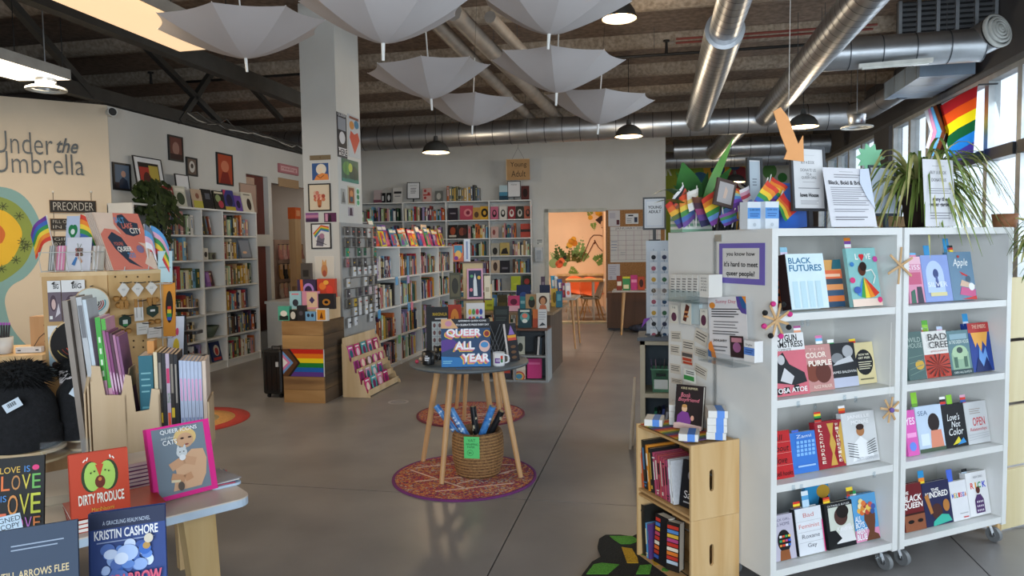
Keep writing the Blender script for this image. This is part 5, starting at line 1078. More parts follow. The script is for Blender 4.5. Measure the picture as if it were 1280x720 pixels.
fq('rainbow stick flag drooping second from the left',[(848,247),(864,239),(870,272),(854,285)],.56,['#d8502e','#e08a3a','#e0c04a','#4a8a4a','#4a6aa8','#6a4a90'],((861,238),(868,284)))
fq('dark purple stick flag tucked low in the bunch',[(864,246),(880,247),(891,280),(876,284)],.50,['#6a4030','#4a3040','#8a3a68','#5a3a80','#2a2a50'],((868,246),(880,284)))
fq('large rainbow stick flag spread in the middle of the bunch',[(876,250),(905,230),(934,258),(889,283)],.44,['#d4402e','#e8862e','#ecc83a','#3a8f48','#6f9ad8','#8a4aa8'],((899,231),(893,284)))
fq('rainbow stick flag hanging right of the framed tile',[(900,226),(923,238),(929,253),(913,262)],.36,['#d4402e','#e8a03a','#9ac0b0','#5a8ac8','#7a4ab0','#5a3080'],((898,223),(906,284)))
fq('small rainbow stick flag lowest in the bunch',[(898,270),(919,262),(922,276),(905,283)],.30,['#7a4a90','#3a7a4a','#3a6ab0','#5a3a88'],((919,260),(915,284)))
fq('pale pink and white stick flag near the dark frame',[(921,240),(935,232),(941,253),(927,259)],.40,['#e2dfe2','#d8a0b4','#c0485a','#e6e2e4','#8aa0d0'],((921,236),(925,284)))
fq('rainbow stick flag leaning right above the card boxes',[(959,225),(973,239),(951,264),(940,255)],.19,RBW,((960,222),(938,284)))
fq('second rainbow stick flag leaning right behind the first',[(965,221),(984,234),(970,254),(955,246)],.24,RBW,((964,218),(950,284)))
fq('red and orange stick flag drooping in front of the blue folder',[(979,241),(995,264),(982,277),(968,254)],.21,['#c8302a','#cc3a2a','#d86a2e','#e0c03a','#3a8f48'],((979,238),(960,284)))
hb=thing('flag_holder','white holder with green bands for the stick flags','holder',topP(864,.65),UTH)
for i in range(7):MB().box(-.09,.09,-.05,.05,i*.014,(i+1)*.014,M('#d8dcd4' if i%2 else '#7fa88e',.5,name='band',amt=.04)).build('band',hb)
hb2=thing('black_basket','black wire basket under the middle flags','basket',topP(898,.66),UTH)
for i in range(9):MB().cyl((-.09+.0225*i,-.04,0),(-.10+.025*i,-.05,.11),.004,.004,BLACK,6).build('wire',hb2)
for zz in(.004,.06,.108):MB().bar((-.1,-.045,zz),(.1,-.045,zz),.008,.008,BLACK).build('hoop',hb2)
MB().box(-.09,.09,-.03,.06,.0,.10,M('#1b1b1f',.6,name='black_lining')).build('liner',hb2)
ft=thing('framed_tile','small dark framed tile with a hand print tilted among the flags','frame',ontop(904,258,.34),UTH,None,0,12)
MB().box(-.055,.055,0,.012,0,.125,M('#4a3a34',.6,name='dark_frame')).build('frame',ft);art(ft,.11,.125,[('r',.12,.12,.88,.88,'#a8a4a4'),('p',[(.4,.3),(.55,.3),(.6,.6),(.45,.75)],'#c8b0a0')],0,pname='printed_art')
MB().box(-.004,.004,.012,.018,-(ontop(904,258,.34).z-TZ),.06,BLACK).build('stand',ft)
fq('white stick flag printed with a golden bird in the left of the bunch',[(858,241),(872,235),(874,258),(861,265)],.52,['#d8d6d0','#cfcac0','#c8a860','#d4d2cc','#d8d6d2'],((871,232),(870,284)))
# leafy plant behind the flags
LEAF=M('#2f6b2a',.4,name='leaf_green',c2='#1f4a20',scale=6);LEAF2=M('#5a9a2e',.4,name='leaf_bright',c2='#3a7a24',scale=6)
def leaf(b,base,tip,wid,m,up=(0,0,1),arch=.0,n=8,side_vec=None):
    A,B=Vector(base),Vector(tip);d=B-A;sv=(Vector(side_vec)if side_vec is not None else CR-d.normalized()*CR.dot(d.normalized())).normalized()
    vs=[]
    for i in range(n+1):
        t=i/n;c=A+d*t+Vector(up)*(arch*math.sin(math.pi*t)*d.length);ww=wid*math.sin(math.pi*min(.98,max(.04,t**.8)))/1
        vs+=[c-sv*ww/2,c+Vector((0,0,-.12*ww)),c+sv*ww/2]
    fs=[]
    for i in range(n):fs+=[(3*i,3*i+1,3*i+4,3*i+3),(3*i+1,3*i+2,3*i+5,3*i+4)]
    b.add(vs,fs,m,True)
pt=thing('leafy_plant','green leafy plant with one long bright leaf behind the flags','plant',topP(880,.69),0)
O_=Vector(pt.location)
MB().lathe([(.0005,0),(.04,0),(.048,.09),(.042,.09),(.035,.02)],M('#6a4a3a',.7,name='clay'),18).build('pot',pt)
for(x0,y0,x1,y1,d0,d1,wd,m_,ar)in[(876,262,917,172,.66,.60,.045,LEAF2,.02),(868,262,853,203,.66,.60,.13,LEAF,0),(866,262,816,243,.66,.50,.05,LEAF,.15),(866,270,818,254,.66,.42,.05,LEAF,.1),(870,262,842,232,.66,.7,.045,LEAF,.1),(880,262,914,210,.66,.68,.06,LEAF,.05),(874,262,885,215,.66,.75,.05,LEAF,.0),(868,262,845,215,.66,.8,.04,LEAF,.0)]:
    A,B=ontop(x0,y0,d0)-O_,ontop(x1,y1,d1)-O_;bb=MB();leaf(bb,A,B,wd,m_,arch=ar);bb.cyl((0,0,.08),A,.004,.004,m_,5);bb.build('leaf',pt)
# spider plant in a brown pot
sp=thing('spider_plant','big striped spider plant in a dark brown pot on the right case','plant',topP(1148,.27))
MB().lathe([(.0005,0),(.058,0),(.088,.20),(.092,.20),(.092,.225),(.082,.225),(.078,.19),(.0005,.19)],M('#4a3a34',.7,name='brown_pot',amt=.1),24).build('pot',sp)
MB().lathe([(.07,.001),(.075,.012),(.058,.004)],M('#3a2d28',.7,name='brown_saucer'),20).build('saucer',sp)
SPG=M('#83944a',.5,name='spider_leaf_green',c2='#5f7a38',scale=10);SPL=M('#cfc98c',.5,name='spider_leaf_cream',c2='#a8ab64',scale=10)
def spider(root,org,n,L0,L1,seed,names='leaf',xs=1.0,minup=.15):
    rl=random.Random(seed)
    for k in range(n):
        a=2*math.pi*k/n+rl.uniform(-.2,.2);L=rl.uniform(L0,L1);up=rl.uniform(minup,1.15)
        dirv=Vector((math.cos(a)*xs,math.sin(a)*.75,0));m_=SPG if rl.random()<.55 else SPL;ww=rl.uniform(.013,.022)
        pts=[];N=9
        for i in range(N+1):
            t=i/N;r_=L*(t**.9)*.8;z=L*(up*1.5*t-(up*.9+.75)*t*t)
            pts.append(Vector(org)+dirv*(r_+.02)+Vector((0,0,z)))
        b=MB();vs=[];sv=Vector((-dirv.y,dirv.x,0)).normalized()
        for i,p in enumerate(pts):
            t=i/N;w2=ww*(1-t**3)*.5+.0008;vs+=[p-sv*w2+Vector((0,0,.003)),p,p+sv*w2+Vector((0,0,.003))]
        fs=[]
        for i in range(N):fs+=[(3*i,3*i+1,3*i+4,3*i+3),(3*i+1,3*i+2,3*i+5,3*i+4)]
        b.add(vs,fs,m_,True);b.build(names,root)
spider(sp,(0,0,.20),230,.26,.58,5)
hs=thing('hanging_spider_plant','trailing spider plant hanging over the right end of the right case','plant',topP(1256,.10))
for j,(dx,dy,dz)in enumerate([(0,-.05,-.06),(-.03,-.07,-.14),(.03,-.06,-.20),(-.05,-.08,-.10),(.05,-.04,-.02)]):
    q=uu*(dx)+Vector((0,0,dz))-uv*(.165)
    spider(hs,q,17,.07,.16,30+j,'leaf')
    MB().tube([(0,0,.06),-uv*.13+Vector((dx*.5,0,.03)),q],.002,SPL,5).build('runner',hs)
MB().lathe([(.0005,0.0),(.05,0.0),(.06,.07),(.055,.07),(.045,.01)],M('#8a5a3a',.7,name='clay'),16).build('pot',hs)
# cardboard box behind, wooden crates at the far right
o=thing('cardboard_box','open brown cardboard box behind the right case by the window','box',UP+uu*1.29+uv*.5+Vector((0,0,TZ)),UTH)
KR=M('#b08c62',.85,name='kraft_card',amt=.08)
for(a,b,c,d_)in[(-.19,.20,0,.006),(-.19,.20,.2,.206)]:MB().box(a,b,c,d_,0,.075,KR).build('box_side',o)
for a in(-.19,.194):MB().box(a,a+.006,.006,.2,0,.075,KR).build('box_side',o)
MB().box(-.19,.2,0,.206,0,.004,KR).build('box_bottom',o)
o=thing('pine_crate','tall pine crate with finger joints standing right of the rolling bookcases','crate',UP+uu*1.62+uv*.10,UTH)
for k in range(4):
    b=MB().box(0,.03,0,.03,k*.34,k*.34+.335,PINE).box(.02,.34,.0,.018,k*.34+.01,k*.34+.33,M('#d9cda9',.6,kind='wood',name='pale_pine',c2='#c9b98e',scale=7));b.build('crate_front',o)
    for j in range(2):MB().box(.0,.05,-.012,.02,k*.34+.06+j*.14,k*.34+.12+j*.14,PINE).build('finger_joint',o)
    MB().box(0,.018,.03,.34,k*.34+.01,k*.34+.33,PINE).build('crate_side',o)
# progress flag in the window
fp=px(1192,110,3.42)
pf=thing('progress_flag','large progress pride flag hanging in the right window','flag',fp)
def sheer(col):
    k=('sheer',col)
    if k not in _M:
        m_=bpy.data.materials.new('sheer_flag_cloth');m_.use_nodes=True;N=m_.node_tree.nodes;N.remove(N['Principled BSDF'])
        d=N.new('ShaderNodeBsdfDiffuse');t=N.new('ShaderNodeBsdfTranslucent');x=N.new('ShaderNodeMixShader');x.inputs[0].default_value=.45
        for n_ in(d,t):n_.inputs[0].default_value=(*lin(col),1)
        m_.node_tree.links.new(d.outputs[0],x.inputs[1]);m_.node_tree.links.new(t.outputs[0],x.inputs[2]);m_.node_tree.links.new(x.outputs[0],N['Material Output'].inputs[0]);_M[k]=m_
    return _M[k]
def wrel(x,y):q=px(x,y,3.42)-fp;return(q.y,q.z)
def cloth_poly(pts,col,y_off=0.0,nm='stripe',seg=1):
    b=MB();P=[wrel(*p)for p in pts]
    b.add([(y_off+.015*math.sin(p[0]*9),p[0],p[1])for p in P],[tuple(range(len(P)))],sheer(col));b.build(nm,pf)
# stripes between left slanted edge and right edge (top to bottom)
L_=lambda t:(1175+t*12,133+t*78);R_=lambda t:(1221+t*(-6),107+t*84)
for i,c in enumerate(['#a8262a','#e0521f','#ecd21e','#1d5a34','#2a7fd0','#4a3a90']):
    a,b=i/6,(i+1)/6
    mid=lambda t,s:(L_(t)[0]+(R_(t)[0]-L_(t)[0])*s,L_(t)[1]+(R_(t)[1]-L_(t)[1])*s)
    cloth_poly([mid(a,0),mid(a,.5),mid(a,1),mid(b,1),mid(b,.5),mid(b,0)],c)
for i,(c,w0)in enumerate([('#2a1c18',0),('#6a3a24',4),('#6fb4e4',8),('#e09ab8',12),('#e4e6ea',16)]):
    # chevron bands pointing right
    tipx,tipy=1186-w0*1.0,164
    cloth_poly([(1172-w0,131+w0*.5),(1177-w0,129+w0*.5),(tipx,tipy),(1177-w0*.9,205-w0*1.2),(1172-w0*.9,204-w0*1.2),(tipx-4.2,tipy)],c,-.004*(i+1),'chevron')
MB().cyl((.02,wrel(1164,134)[0],wrel(1164,134)[1]),(.02,wrel(1223,106)[0],wrel(1223,106)[1]),.006,.006,BLACK,8).build('rod',pf)
for x,y in((1164,134),(1223,106)):
    q=wrel(x,y);MB().box(.0,.19,q[0]-.01,q[0]+.01,q[1]-.008,q[1]+.008,DKF).build('bracket',pf)
# ================================================================== COLUMN
def wall_frame(name,label,P,th,w,h,items,frame=None,fw=.02,t=.02,cat='picture',paper='#d8d4cc',roll=0.0,tilt=0.0):
    """flat thing hung on a wall; P = bottom centre on the wall face"""
    n=Vector((math.sin(R(th)),-math.cos(R(th)),0))
    Q=Vector(P)+n*(t+.001);o=thing(name,label,cat,Q,th,None,tilt,roll)
    if frame:
        fm=M(frame,.45,name='frame')
        MB().box(-w/2,w/2,0,t,0,fw,fm).box(-w/2,w/2,0,t,h-fw,h,fm).box(-w/2,-w/2+fw,0,t,fw,h-fw,fm).box(w/2-fw,w/2,0,t,fw,h-fw,fm).build('frame',o)
        MB().box(-w/2+fw,w/2-fw,t*.35,t,fw,h-fw,M(paper,.7,name='mount',amt=.03)).build('picture',o)
        art(o,w-2*fw,h-2*fw,items,t*.35,fw,pname='printed_art')
    else:
        MB().box(-w/2,w/2,0,t,0,h,M(paper,.7,name='mount',amt=.03)).build('sheet',o);art(o,w,h,items,0,pname='printed_art')
    return o
def col_f(label,x0,x1,y0,y1,items,frame=None,paper='#d8d4cc',name='art_print',t=.004,cat='picture',fw=.014):
    A,B=py(x0,y1,7.2),py(x1,y1,7.2);C=py((x0+x1)/2,y0,7.2);P=(A+B)/2
    return wall_frame(name,label,P,0,B.x-A.x,C.z-P.z,items,frame,fw,.014 if frame else t,cat,paper)
def col_r(label,x0,x1,y0,y1,items,frame=None,paper='#d8d4cc',name='art_print',cat='picture',t=.004):
    X=-3.392;A,B=px(x0,(y0+y1)/2,X),px(x1,(y0+y1)/2,X);zb_=px((x0+x1)/2,y1,X).z;zt=px((x0+x1)/2,y0,X).z
    return wall_frame(name,label,(X,(A.y+B.y)/2,zb_),90,B.y-A.y,zt-zb_,items,frame,.014,.014 if frame else t,cat,paper)
col_f('small brown paper label at the top of the column prints',387.5,413.5,194,200,[('r',.48,.3,.52,.7,'#6a5038')],paper='#7d6a4e',name='paper_label',cat='label')
col_f('blue and orange print of a white-haired figure on the column',389.5,412.5,203,226,[('r',.05,.04,.95,.96,'#3a5a8e'),('e',.55,.62,.28,.3,'#e8dcc8'),('p',[(.15,.04),(.95,.04),(.9,.35),(.6,.42),(.3,.3)],'#e08a48'),('e',.5,.55,.13,.14,'#f0d8b8'),('l',[(.3,.3),(.5,.15),(.7,.3)],.006,'#6a3a2a')])
col_f('black framed print of a bouquet on cream on the column',386.5,414.5,229.5,264,[('r',.0,.0,1,1,'#d8c8ae'),*[('e',.3+.1*(i%5),.42+.13*(i//5),.09,.08,c)for i,c in enumerate(['#c86a4a','#d8a890','#b84a40','#e0b8a0','#c87858','#b85a50','#d89a80','#c86a60','#e0a888','#a84a3a','#d8b098','#c87a68'])],('p',[(.42,.12),(.58,.12),(.62,.4),(.38,.4)],'#b86a40'),('e',.5,.14,.08,.05,'#8a4a2a')],frame='#17171a')
col_f('small purple sunset photo on the left of the column',382.5,398.5,266,277.5,[('r',0,0,1,1,'#6a3a6a'),('r',0,.45,1,.75,'#b87a98'),('r',0,.75,1,1,'#8a5a88'),('r',0,0,1,.3,'#402848')])
col_f('small dark pink photo on the right of the column front',405.5,421,266,277.5,[('r',0,0,1,1,'#5a2c4e'),('p',[(.3,0),(.6,0),(.55,.8),(.4,.8)],'#2a1c28'),('r',.1,.1,.3,.9,'#c890a8')])
col_f('framed print of a figure beneath a rainbow on the column',390,415,279,311,[('r',0,0,1,1,'#dcdad6'),*[('p',[(.05+.03*i,.62-.05*i),(.5,.98-.06*i),(.95,.9-.06*i),(.95,.84-.06*i),(.5,.92-.06*i),(.08+.03*i,.57-.05*i)],c)for i,c in enumerate(['#c84a3a','#e0b840','#4a9a58','#4a6ab8'])],('p',[(.2,.08),(.6,.05),(.7,.4),(.5,.6),(.3,.5)],'#6a6674'),('e',.55,.5,.14,.12,'#a87a90'),('l',[(.2,.3),(.8,.12)],.006,'#2a2a30')],frame='#2a2a2c')
col_f('pale poster of an orange crowned figure low on the column',394.5,419,320,352.5,[('r',.04,.03,.96,.97,'#d9d2c6'),('e',.48,.45,.16,.26,'#c88a5a'),('e',.48,.34,.1,.12,'#b05a48'),('p',[(.36,.66),(.6,.66),(.58,.88),(.48,.76),(.4,.88)],'#d8a468')])
col_r('black and white poster ending in HERE on the column side',421,433,142,197,[('r',.05,.03,.95,.97,'#26262c'),('r',.1,.62,.9,.9,'#8a8f98'),('e',.5,.45,.3,.14,'#c8c8cc'),('r',.1,.05,.95,.22,'#d0d2d6'),('t','HERE',.08,.06,.96,.2,'#1c1c20',.03),('t','QUEER',.08,.92,.95,.99,'#c8c8cc',.02)],paper='#3a3a40',name='poster',cat='poster')
col_r('poster with a large red heart and lettering on the column side',435,449.5,145,197,[('p',[(.5,.08),(.1,.45),(.2,.62),(.5,.55),(.8,.62),(.95,.45)],'#c0503c'),('e',.3,.75,.2,.1,'#c88a4a'),('e',.7,.8,.2,.1,'#4a7a98'),('r',.1,.9,.9,.96,'#8a5a4a')],paper='#b8bcc0',name='poster',cat='poster')
col_r('green woodland painting on the column side',427,447.5,200,228,[('r',0,0,1,1,'#2a5a4a'),('e',.3,.6,.25,.3,'#4a8a48'),('e',.7,.4,.28,.35,'#1d4038'),('e',.5,.65,.12,.2,'#a8b84a'),('r',0,0,1,.15,'#2a7a70'),('l',[(.2,.1),(.25,.9)],.01,'#1a2a24'),('l',[(.75,.1),(.7,.9)],.01,'#1a2a24')],paper='#2a5a4a')
col_r('small grey print of a standing dress on the column side',426,431.5,236,255,[('p',[(.1,.1),(.9,.1),(.6,.8),(.4,.8)],'#6a6a68')],paper='#a8a8a4')
col_r('small hanging scroll print with brown figures on the column side',434.5,443,233,256,[('r',.1,.08,.9,.92,'#8a5238'),('e',.5,.6,.25,.18,'#c88a58'),('e',.5,.3,.2,.15,'#3a5a6a')],paper='#c0b49a')
col_r('narrow green and white strip of prints on the column side',445,449,235,258,[('e',.5,.8,.4,.14,'#4a9a68'),('e',.5,.5,.4,.14,'#3a7a54'),('e',.5,.2,.4,.14,'#5aa878')],paper='#c8d8d0')
col_r('small dark print of a figure low on the column side',435,441.5,259,270,[('p',[(.2,.05),(.8,.05),(.7,.9),(.3,.9)],'#4a3a48')],paper='#a8a0a8')
# ------------------------------------------------------------------ jewellery grid on the column side
jx=-3.372;jy0=px(427,330,jx).y;jy1=8.075
jg=thing('jewellery_panel','grey hook panel of earrings and pins between column and white bookcase','display panel',(jx,(jy0+jy1)/2,0.10),90)
jw=jy1-jy0;jzt=px(440,279,jx).z-.10
MB().box(-jw/2,jw/2,0,.018,0,jzt,M('#9a9c9c',.6,name='grey_panel',amt=.06)).build('panel',jg)
rj=random.Random(4)
for r_,(yy_,ch_,kind)in enumerate([(290,11,'d'),(303,10,'d'),(315,10,'g'),(328,8,'m'),(338,8,'w'),(352,10,'m'),(365,9,'p'),(377,9,'y'),(388,9,'w'),(400,10,'w')]):
    zc=px(445,yy_,jx).z-.10
    MB().cyl((-jw/2+.02,-.03,zc+.05),(jw/2-.02,-.03,zc+.05),.0035,.0035,BLACK,6).build('hook_rail',jg)
    n_=6
    for c_ in range(n_):
        if rj.random()<.08:continue
        x=-jw/2+.07+c_*(jw-.14)/(n_-1);hh=.085+.02*rj.random()
        col={'d':['#2a2b2e','#3c3d40','#c8c8c6'],'g':['#2a8a68','#2c7a60','#1f5a48'],'m':['#c8ccd0','#3a3c40','#8a5a68'],'w':['#d8dce0','#ccd2d8'],'p':['#c8b8c0','#3c3a44','#c84a78'],'y':['#b89a30','#3c3a34','#d0d0d0']}[kind][rj.randrange({'d':3,'g':3,'m':3,'w':2,'p':3,'y':3}[kind])]
        k=MB().box(x-.036,x+.036,-.042-.01*(c_%2),-.038-.01*(c_%2),zc+.045-hh,zc+.045,M(col,.6,name='jewel_card',amt=.08)).build('earring_card',jg)
        MB().ball((x-.012,-.055,zc+.0),.009,P_(rj.choice(['#c8a848','#3a3a42','#c86a5a','#e0e0e4'])),8,5).ball((x+.012,-.055,zc+.0),.009,P_('#55565c'),8,5).build('earrings',k)
# ------------------------------------------------------------------ reclaimed wood box stand with flag panel
BX0,BX1,BY0,BY1,BZ=-3.757,-3.31,6.57,7.06,.832
st=thing('box_stand','reclaimed plank box stand with a painted progress pride flag panel','stand',((BX0+BX1)/2,BY0,0))
bw=BX1-BX0
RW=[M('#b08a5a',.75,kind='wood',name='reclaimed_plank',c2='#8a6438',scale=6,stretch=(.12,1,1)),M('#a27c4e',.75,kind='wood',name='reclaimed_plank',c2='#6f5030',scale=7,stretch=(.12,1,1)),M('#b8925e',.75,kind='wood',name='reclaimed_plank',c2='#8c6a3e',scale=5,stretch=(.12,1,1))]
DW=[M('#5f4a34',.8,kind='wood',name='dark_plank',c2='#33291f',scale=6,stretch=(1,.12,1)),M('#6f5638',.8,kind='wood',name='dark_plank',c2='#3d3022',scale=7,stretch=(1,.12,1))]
for i,(z0,z1)in enumerate([(.0,.133),(.136,.268),(.553,.69),(.693,BZ)]):MB().box(-bw/2,bw/2,0,.02,z0,z1,RW[i%3]).build('front_plank',st)
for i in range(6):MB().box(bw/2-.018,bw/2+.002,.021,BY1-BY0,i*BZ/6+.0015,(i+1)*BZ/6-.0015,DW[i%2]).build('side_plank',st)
for i in range(6):MB().box(-bw/2,-bw/2+.018,.021,BY1-BY0,i*BZ/6+.0015,(i+1)*BZ/6-.0015,RW[i%3]).build('side_plank',st)
MB().box(-bw/2+.018,bw/2-.018,.02,BY1-BY0,BZ-.02,BZ-.002,RW[0]).build('top_panel',st)
for z in(.78,.64):MB().box(-bw/2-.03,-bw/2,.05,.13,z-.05,z+.02,PLY).build('corner_block',st)
fp_=MB().box(-bw/2,bw/2,0,.02,.271,.55,P_('#dcdcdc')).build('flag_panel',st)
art(st,bw,.279,[*[('r',0,1-(i+1)/6,1,1-i/6,c)for i,c in enumerate(['#c0281e','#e0741e','#e8d020','#1f7a34','#1f5fae','#5a3a8a'])],('p',[(0,0),(.18,0),(.43,.5),(.18,1),(0,1)],'#2a211d'),('p',[(0,0),(.12,0),(.37,.5),(.12,1),(0,1)],'#5a3a24'),('p',[(0,.08),(.26,.5),(0,.92)],'#6a9ad0'),('p',[(0,.2),(.19,.5),(0,.8)],'#d07aa8'),('p',[(0,.32),(.12,.5),(0,.68)],'#e4e4e2')],0,.271,pname='painted_flag')
rs_=thing('riser','stepped pale riser under the boxed games on the box stand','riser',((BX0+BX1)/2,BY0+.14,BZ))
MB().box(-.2,.2,0,.33,0,.11,PLY).build('lower_step',rs_);MB().box(-.2,.2,.15,.33,.11,.22,PLY).build('upper_step',rs_)
def gbox(label,x0,x1,y0,y1,Y,z,col,items,d=.05,name='game_box',cat='box',rot=0):
    P=py((x0+x1)/2,y1,Y);w=py(x1,y1,Y).x-py(x0,y1,Y).x;h=py(x0,y0,Y).z-py(x0,y1,Y).z
    o=thing(name,label,cat,(P.x,Y,z+.0005),rot)
    MB().box(-w/2,w/2,0,d,0,h,M(col,.45,name='card_box',amt=.05)).build('carton',o);art(o,w,h,items,0,pname='printed_art');return o
z0_,z1b,z2b=BZ-.002,BZ+.11,BZ+.22;zA=BZ-.001
def tier(lst,Y,z):
    for a in lst:gbox(a[0],*a[1],Y,z,a[2],a[3])
tier([('teal game box with a white cat on the box stand',(348,362,384,402),'#4aa890',[('r',.1,.05,.9,.35,'#26302e'),('e',.5,.5,.3,.2,'#e4e0d8')]),
      ('black box with a pale fist on the box stand',(362,371,389,402.5),'#1c1c1e',[('e',.5,.5,.35,.35,'#d0ccc4')]),
      ('black card box with a faint emblem on the box stand',(371.5,381.5,384,403),'#24242a',[('e',.5,.5,.25,.15,'#55525a')]),
      ('small sky blue box with two faces on the box stand',(382,394.5,392,403.5),'#74a8d0',[('e',.3,.6,.14,.2,'#2a3040'),('e',.7,.6,.14,.2,'#2a3040')]),
      ('white and amber tarot box with a fox on the box stand',(395.5,409,387.5,403),'#d8d8d8',[('r',.1,.08,.85,.9,'#d8902e'),('p',[(.3,.2),(.65,.2),(.5,.75)],'#6a3a1e')]),
      ],BY0+.06,zA)
tier([('pale blue puzzle box in the second row on the box stand',(362.5,377,369,391),'#9cc8d4',[('e',.5,.35,.25,.2,'#3a3a44'),('r',.2,.8,.8,.88,'#d87a8a')]),
      ('pink tarot box with an ornate card in the second row on the box stand',(378,398,369,391),'#d890a8',[('r',.3,.1,.95,.95,'#e0c0a0'),('p',[(.62,.3),(.8,.5),(.62,.7),(.44,.5)],'#4a3a68')]),
      ('black tarot box with a gold eye in the second row on the box stand',(398.5,418,372,391),'#1f1d22',[('e',.5,.45,.25,.22,'#b87a30'),('e',.5,.45,.13,.1,'#1c1a20')])],BY0+.175,z1b)
tier([('dark purple rainbow box in the back row on the box stand',(372,395,350,372),'#3a2c4e',[('e',.6,.4,.3,.4,'#b48ad0'),('e',.6,.35,.2,.3,'#3a2c4e'),('p',[(.2,0),(.35,0),(.3,1),(.15,1)],'#d86a3a')]),
      ('red and orange patterned box in the back row on the box stand',(397,419,350,373),'#c8442e',[('e',.3,.6,.2,.2,'#e8803a'),('e',.7,.4,.2,.25,'#e04a3a'),('e',.5,.8,.15,.12,'#f0b04a')])],BY0+.33,z2b)
gbox('slim dark grey box standing tallest behind the back row',377,389,327,369,BY0+.40,z2b,'#4a4440',[('r',.2,.6,.8,.8,'#2e2a28')])
# ------------------------------------------------------------------ black suitcase
a=py(331,500,6.74);b=py(356,500,6.74);zt=py(345,437,6.74).z
sc_=thing('suitcase','black hard shell suitcase standing beside the flag box stand','suitcase',((a.x+b.x)/2-.02,6.74,0))
sw=b.x-a.x
GLB=M('#141416',.25,name='glossy_black',amt=.1)
MB().box(-sw/2,sw/2,0,.36,.035,zt,GLB).build('shell',sc_,bevel=.03)
for k in range(3):MB().box(-sw/2+.04+k*.055,-sw/2+.055+k*.055,-.006,.01,.08,zt-.07,GLB).build('ridge',sc_)
for sx in(-.07,.07):
    for sy in(.05,.31):MB().cyl((sx-.012,sy,.02),(sx+.012,sy,.02),.02,.02,BLACK,12).build('wheel',sc_)
MB().tube([(-.05,.1,zt),(-.05,.1,zt+.02),(.05,.1,zt+.02),(.05,.1,zt)],.006,BLACK,6).build('handle',sc_)
MB().box(.05,.08,-.012,-.004,zt-.18,zt-.13,P_('#b8bcc0')).build('badge',sc_)
# ------------------------------------------------------------------ stepped plywood card rack
KX0,KX1,KY0,KY1=-3.262,-2.955,6.89,7.78
rk_=thing('card_rack','stepped plywood floor rack of pink and teal greeting cards by the column','rack',(KX0,KY0,0),0)
prof=[(0,0),(.307,0),(.30,.04),(.27,.045),(.24,.13),(.20,.135),(.18,.25),(.14,.255),(.12,.37),(.085,.375),(.06,.50),(.03,.56),(0,.56)]
for y in(0,.875):MB().prism(prof,y,y+.012,PLY).build('side_panel',rk_)
for k,(x,z,hh)in enumerate([(.25,.03,.10),(.185,.13,.12),(.125,.25,.12),(.07,.37,.13)]):
    MB().box(x+.03,x+.038,.012,.875,z-.02,z+.045,PLY).build('lip',rk_);MB().box(x-.03,x+.03,.012,.875,z-.025,z-.017,PLY).build('tier',rk_)
MB().box(0,.008,.012,.875,0,.62,PLY).build('back_panel',rk_)
cc=['#c83a78','#4aa0a8','#d87aa0','#b0286a','#c890b0','#5ab0b8','#a83a88','#d0608a','#8a6a5a','#c84a98'];cn=['crimson pink','teal','rose','magenta','mauve','aqua','purple','coral pink','brown','hot pink']
n=0
for k,(x,z)in enumerate([(.25,.03),(.185,.13),(.125,.25),(.07,.37)]):
    for j in range(5):
        if k in(1,0)and j>3:continue
        y=.03+j*.17;c=cc[(k*3+j)%10];rr_=random.Random(n)
        o=thing('greeting_card','%s greeting card on the %s tier of the stepped rack, %s from the front'%(cn[(k*3+j)%10],['lowest','second','third','top'][k],ORD[j]),'card',(KX0+x+.012,KY0+y+.07,z-.016),90,'cards on the stepped rack',12)
        MB().box(-.065,.065,0,.004,0,.18,M(c,.6,name='card_stock',amt=.05)).build('card',o)
        art(o,.13,.18,[('e',.5,.5,.3,.25,rr_.choice(['#e0c8d0','#7a2a5a','#2a6a78','#e8d8c0'])),('r',.15,.82,.85,.9,'#e8e0e0')],0,pname='printed_art');n+=1
# floor decal
dcl=thing('floor_decal','faint round white decal on the concrete floor','decal',gz(498,502.5)+Vector((0,0,.0006)))
MB().lathe([(.105,0),(.10,.0004),(.085,.0004),(.08,0)],P_('#a8a4a6'),28).build('ring',dcl);MB().box(-.06,.06,-.02,.02,0,.0004,P_('#9a98a0')).build('lettering',dcl)
# ================================================================== ROUND TABLES AND RUGS
def rugmat(name,cols,scale):
    m=bpy.data.materials.new(name);m.use_nodes=True;N=m.node_tree.nodes;L=m.node_tree.links;b=N['Principled BSDF'];b.inputs['Roughness'].default_value=.95
    tc=N.new('ShaderNodeTexCoord');vo=N.new('ShaderNodeTexVoronoi');vo.inputs['Scale'].default_value=scale;nz=N.new('ShaderNodeTexNoise');nz.inputs['Scale'].default_value=4.5;nz.inputs['Detail'].default_value=9;nz.inputs['Roughness'].default_value=.75
    L.new(tc.outputs['Object'],vo.inputs['Vector']);L.new(tc.outputs['Object'],nz.inputs['Vector'])
    mx=N.new('ShaderNodeMix');mx.data_type='FLOAT';mx.inputs[0].default_value=.28;L.new(nz.outputs[0],mx.inputs[2]);L.new(vo.outputs['Color'],mx.inputs[3])
    rp=N.new('ShaderNodeValToRGB');rp.color_ramp.interpolation='CONSTANT';e=rp.color_ramp.elements
    while len(e)<len(cols):e.new(0)
    for i,c in enumerate(cols):e[i].position=.24+.52*i/len(cols)if i else 0;e[i].color=(*lin(c),1)
    L.new(mx.outputs[0],rp.inputs[0]);L.new(rp.outputs[0],b.inputs['Base Color'])
    bp=N.new('ShaderNodeBump');bp.inputs['Strength'].default_value=.6;L.new(vo.outputs['Distance'],bp.inputs['Height']);L.new(bp.outputs[0],b.inputs['Normal'])
    return m
